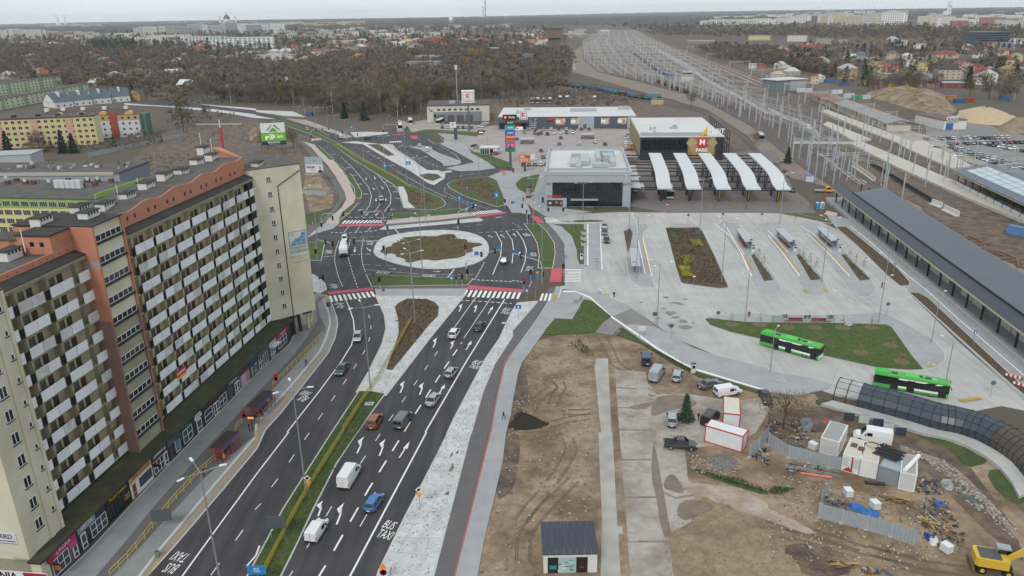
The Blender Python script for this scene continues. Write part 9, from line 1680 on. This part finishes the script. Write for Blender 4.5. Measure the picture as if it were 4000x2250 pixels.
o=st_.build('stones');o['kind']='stuff';o['label']='loose stones and clods on the building site';o['category']='stones'
scatter('01 1400,120 2200,60 2400,300 1500,430',300,lambda x,y:st2.bc((x,y,.15),(rnd.uniform(.2,1.6),rnd.uniform(.1,.4),rnd.uniform(.1,.4)),rnd.choice((sm_[1],P('3f342c'))),rnd.random()*3))if(st2:=MB())is not None else 0
scatter('00 1700,1250 2574,1200 2574,1449 1800,1449',260,lambda x,y:st2.bc((x,y,.15),(rnd.uniform(.2,1.6),rnd.uniform(.1,.4),rnd.uniform(.1,.5)),rnd.choice((sm_[1],sm_[0],P('3f342c'))),rnd.random()*3))
o=st2.build('plot_debris');o['kind']='stuff';o['label']='dark debris strewn over the cleared plot';o['category']='debris'
m_dust=M('dusty_asphalt','595350',.9,var=.25,scale=.8);m_pol=M('polished_asphalt','4b494b',.7,var=.2,scale=.6)
for s in('13 -20,1300 110,1078 270,768 490,418 760,-10;12 765,1440 1035,1020 1150,815 1275,555 1310,400','13 1895,0 1680,450 1480,830 1220,1380','13 1040,0 820,320 580,790 420,1130 270,1449','12 1250,1449 1310,1062'):line(s,.55,z=.0352,name='dusty_edge',mat=m_dust)
for s in('13 1830,0 1400,830 1080,1449','12 1810,1449 2200,740 2400,420','13 1560,0 1120,830 800,1449','13 1450,0 1010,830 690,1449','12 1360,1449 1900,560','12 1250,1449 1840,530','13 60,820 330,420 600,0','13 0,620 200,330 430,0','12 560,1449 800,1130 1040,800 1090,560','03 1950,1449 2574,600'):line(s,.5,z=.0348,name='wheel_track',mat=m_pol)
for s in('13 560,1240 700,1240 620,1400 480,1400','12 1930,880 1990,890 1960,940 1895,930','11 1000,1340 1060,1340 1075,1400 1010,1400','12 610,1200 680,1210 600,1320 530,1310'):patch(s,M('asphalt_patch','353336',.85,var=.2,scale=.8),'asphalt_patch',.0344)
m_gb=foliage_mat('grass_blades','43592a','54602c')
for s,n,lb in(('22 1945,312 2350,340 2574,346;32 0,347 700,352 1190,367 1300,472 1560,815 1100,796 580,680 0,566;22 2500,508 2200,438',6000,'triangular lawn'),('22 722,112 810,130 1000,285 920,340 830,447 330,467 430,305 605,314',2500,'corner lawn'),('13 -60,1449 110,1110 490,450 770,10;12 1045,1040 1285,1062 1020,1449;13 1015,0 560,780 235,1449',6000,'grass median')):tufts('grass_blades',s,n,m_gb,.13,'short green grass blades on the '+lb)
cl2=MB();cc2=[P(c)for c in('3a5a84','a9aaa6','8a5a40','2a2c2e','7f6a48','948872','6a6c6a','5a5c5a','54402f','443a32')]
for s,n in(('32 0,1350 460,1330 480,1449 0,1449',90),('33 0,20 420,30 450,160 0,120',90),('33 1480,450 1700,500 1880,600 1700,640 1480,600',70),('33 1560,650 1800,700 2000,1120 1700,1180 1500,900',130),('33 120,300 560,360 560,470 200,430',50),('33 540,640 800,720 1000,900 700,880',50),('33 930,1380 1160,1370 1300,1449 940,1449',30),('23 2380,240 2574,150 2574,380',50)):scatter(s,n,lambda x,y:cl2.bc((x,y,rnd.uniform(.08,.35)),(rnd.uniform(.12,1.0),rnd.uniform(.06,.25),rnd.uniform(.05,.25)),rnd.choice(cc2),rnd.random()*3))
o=cl2.build('site_clutter');o['kind']='stuff';o['label']='scattered offcuts, sacks and scrap between the site containers';o['category']='clutter'
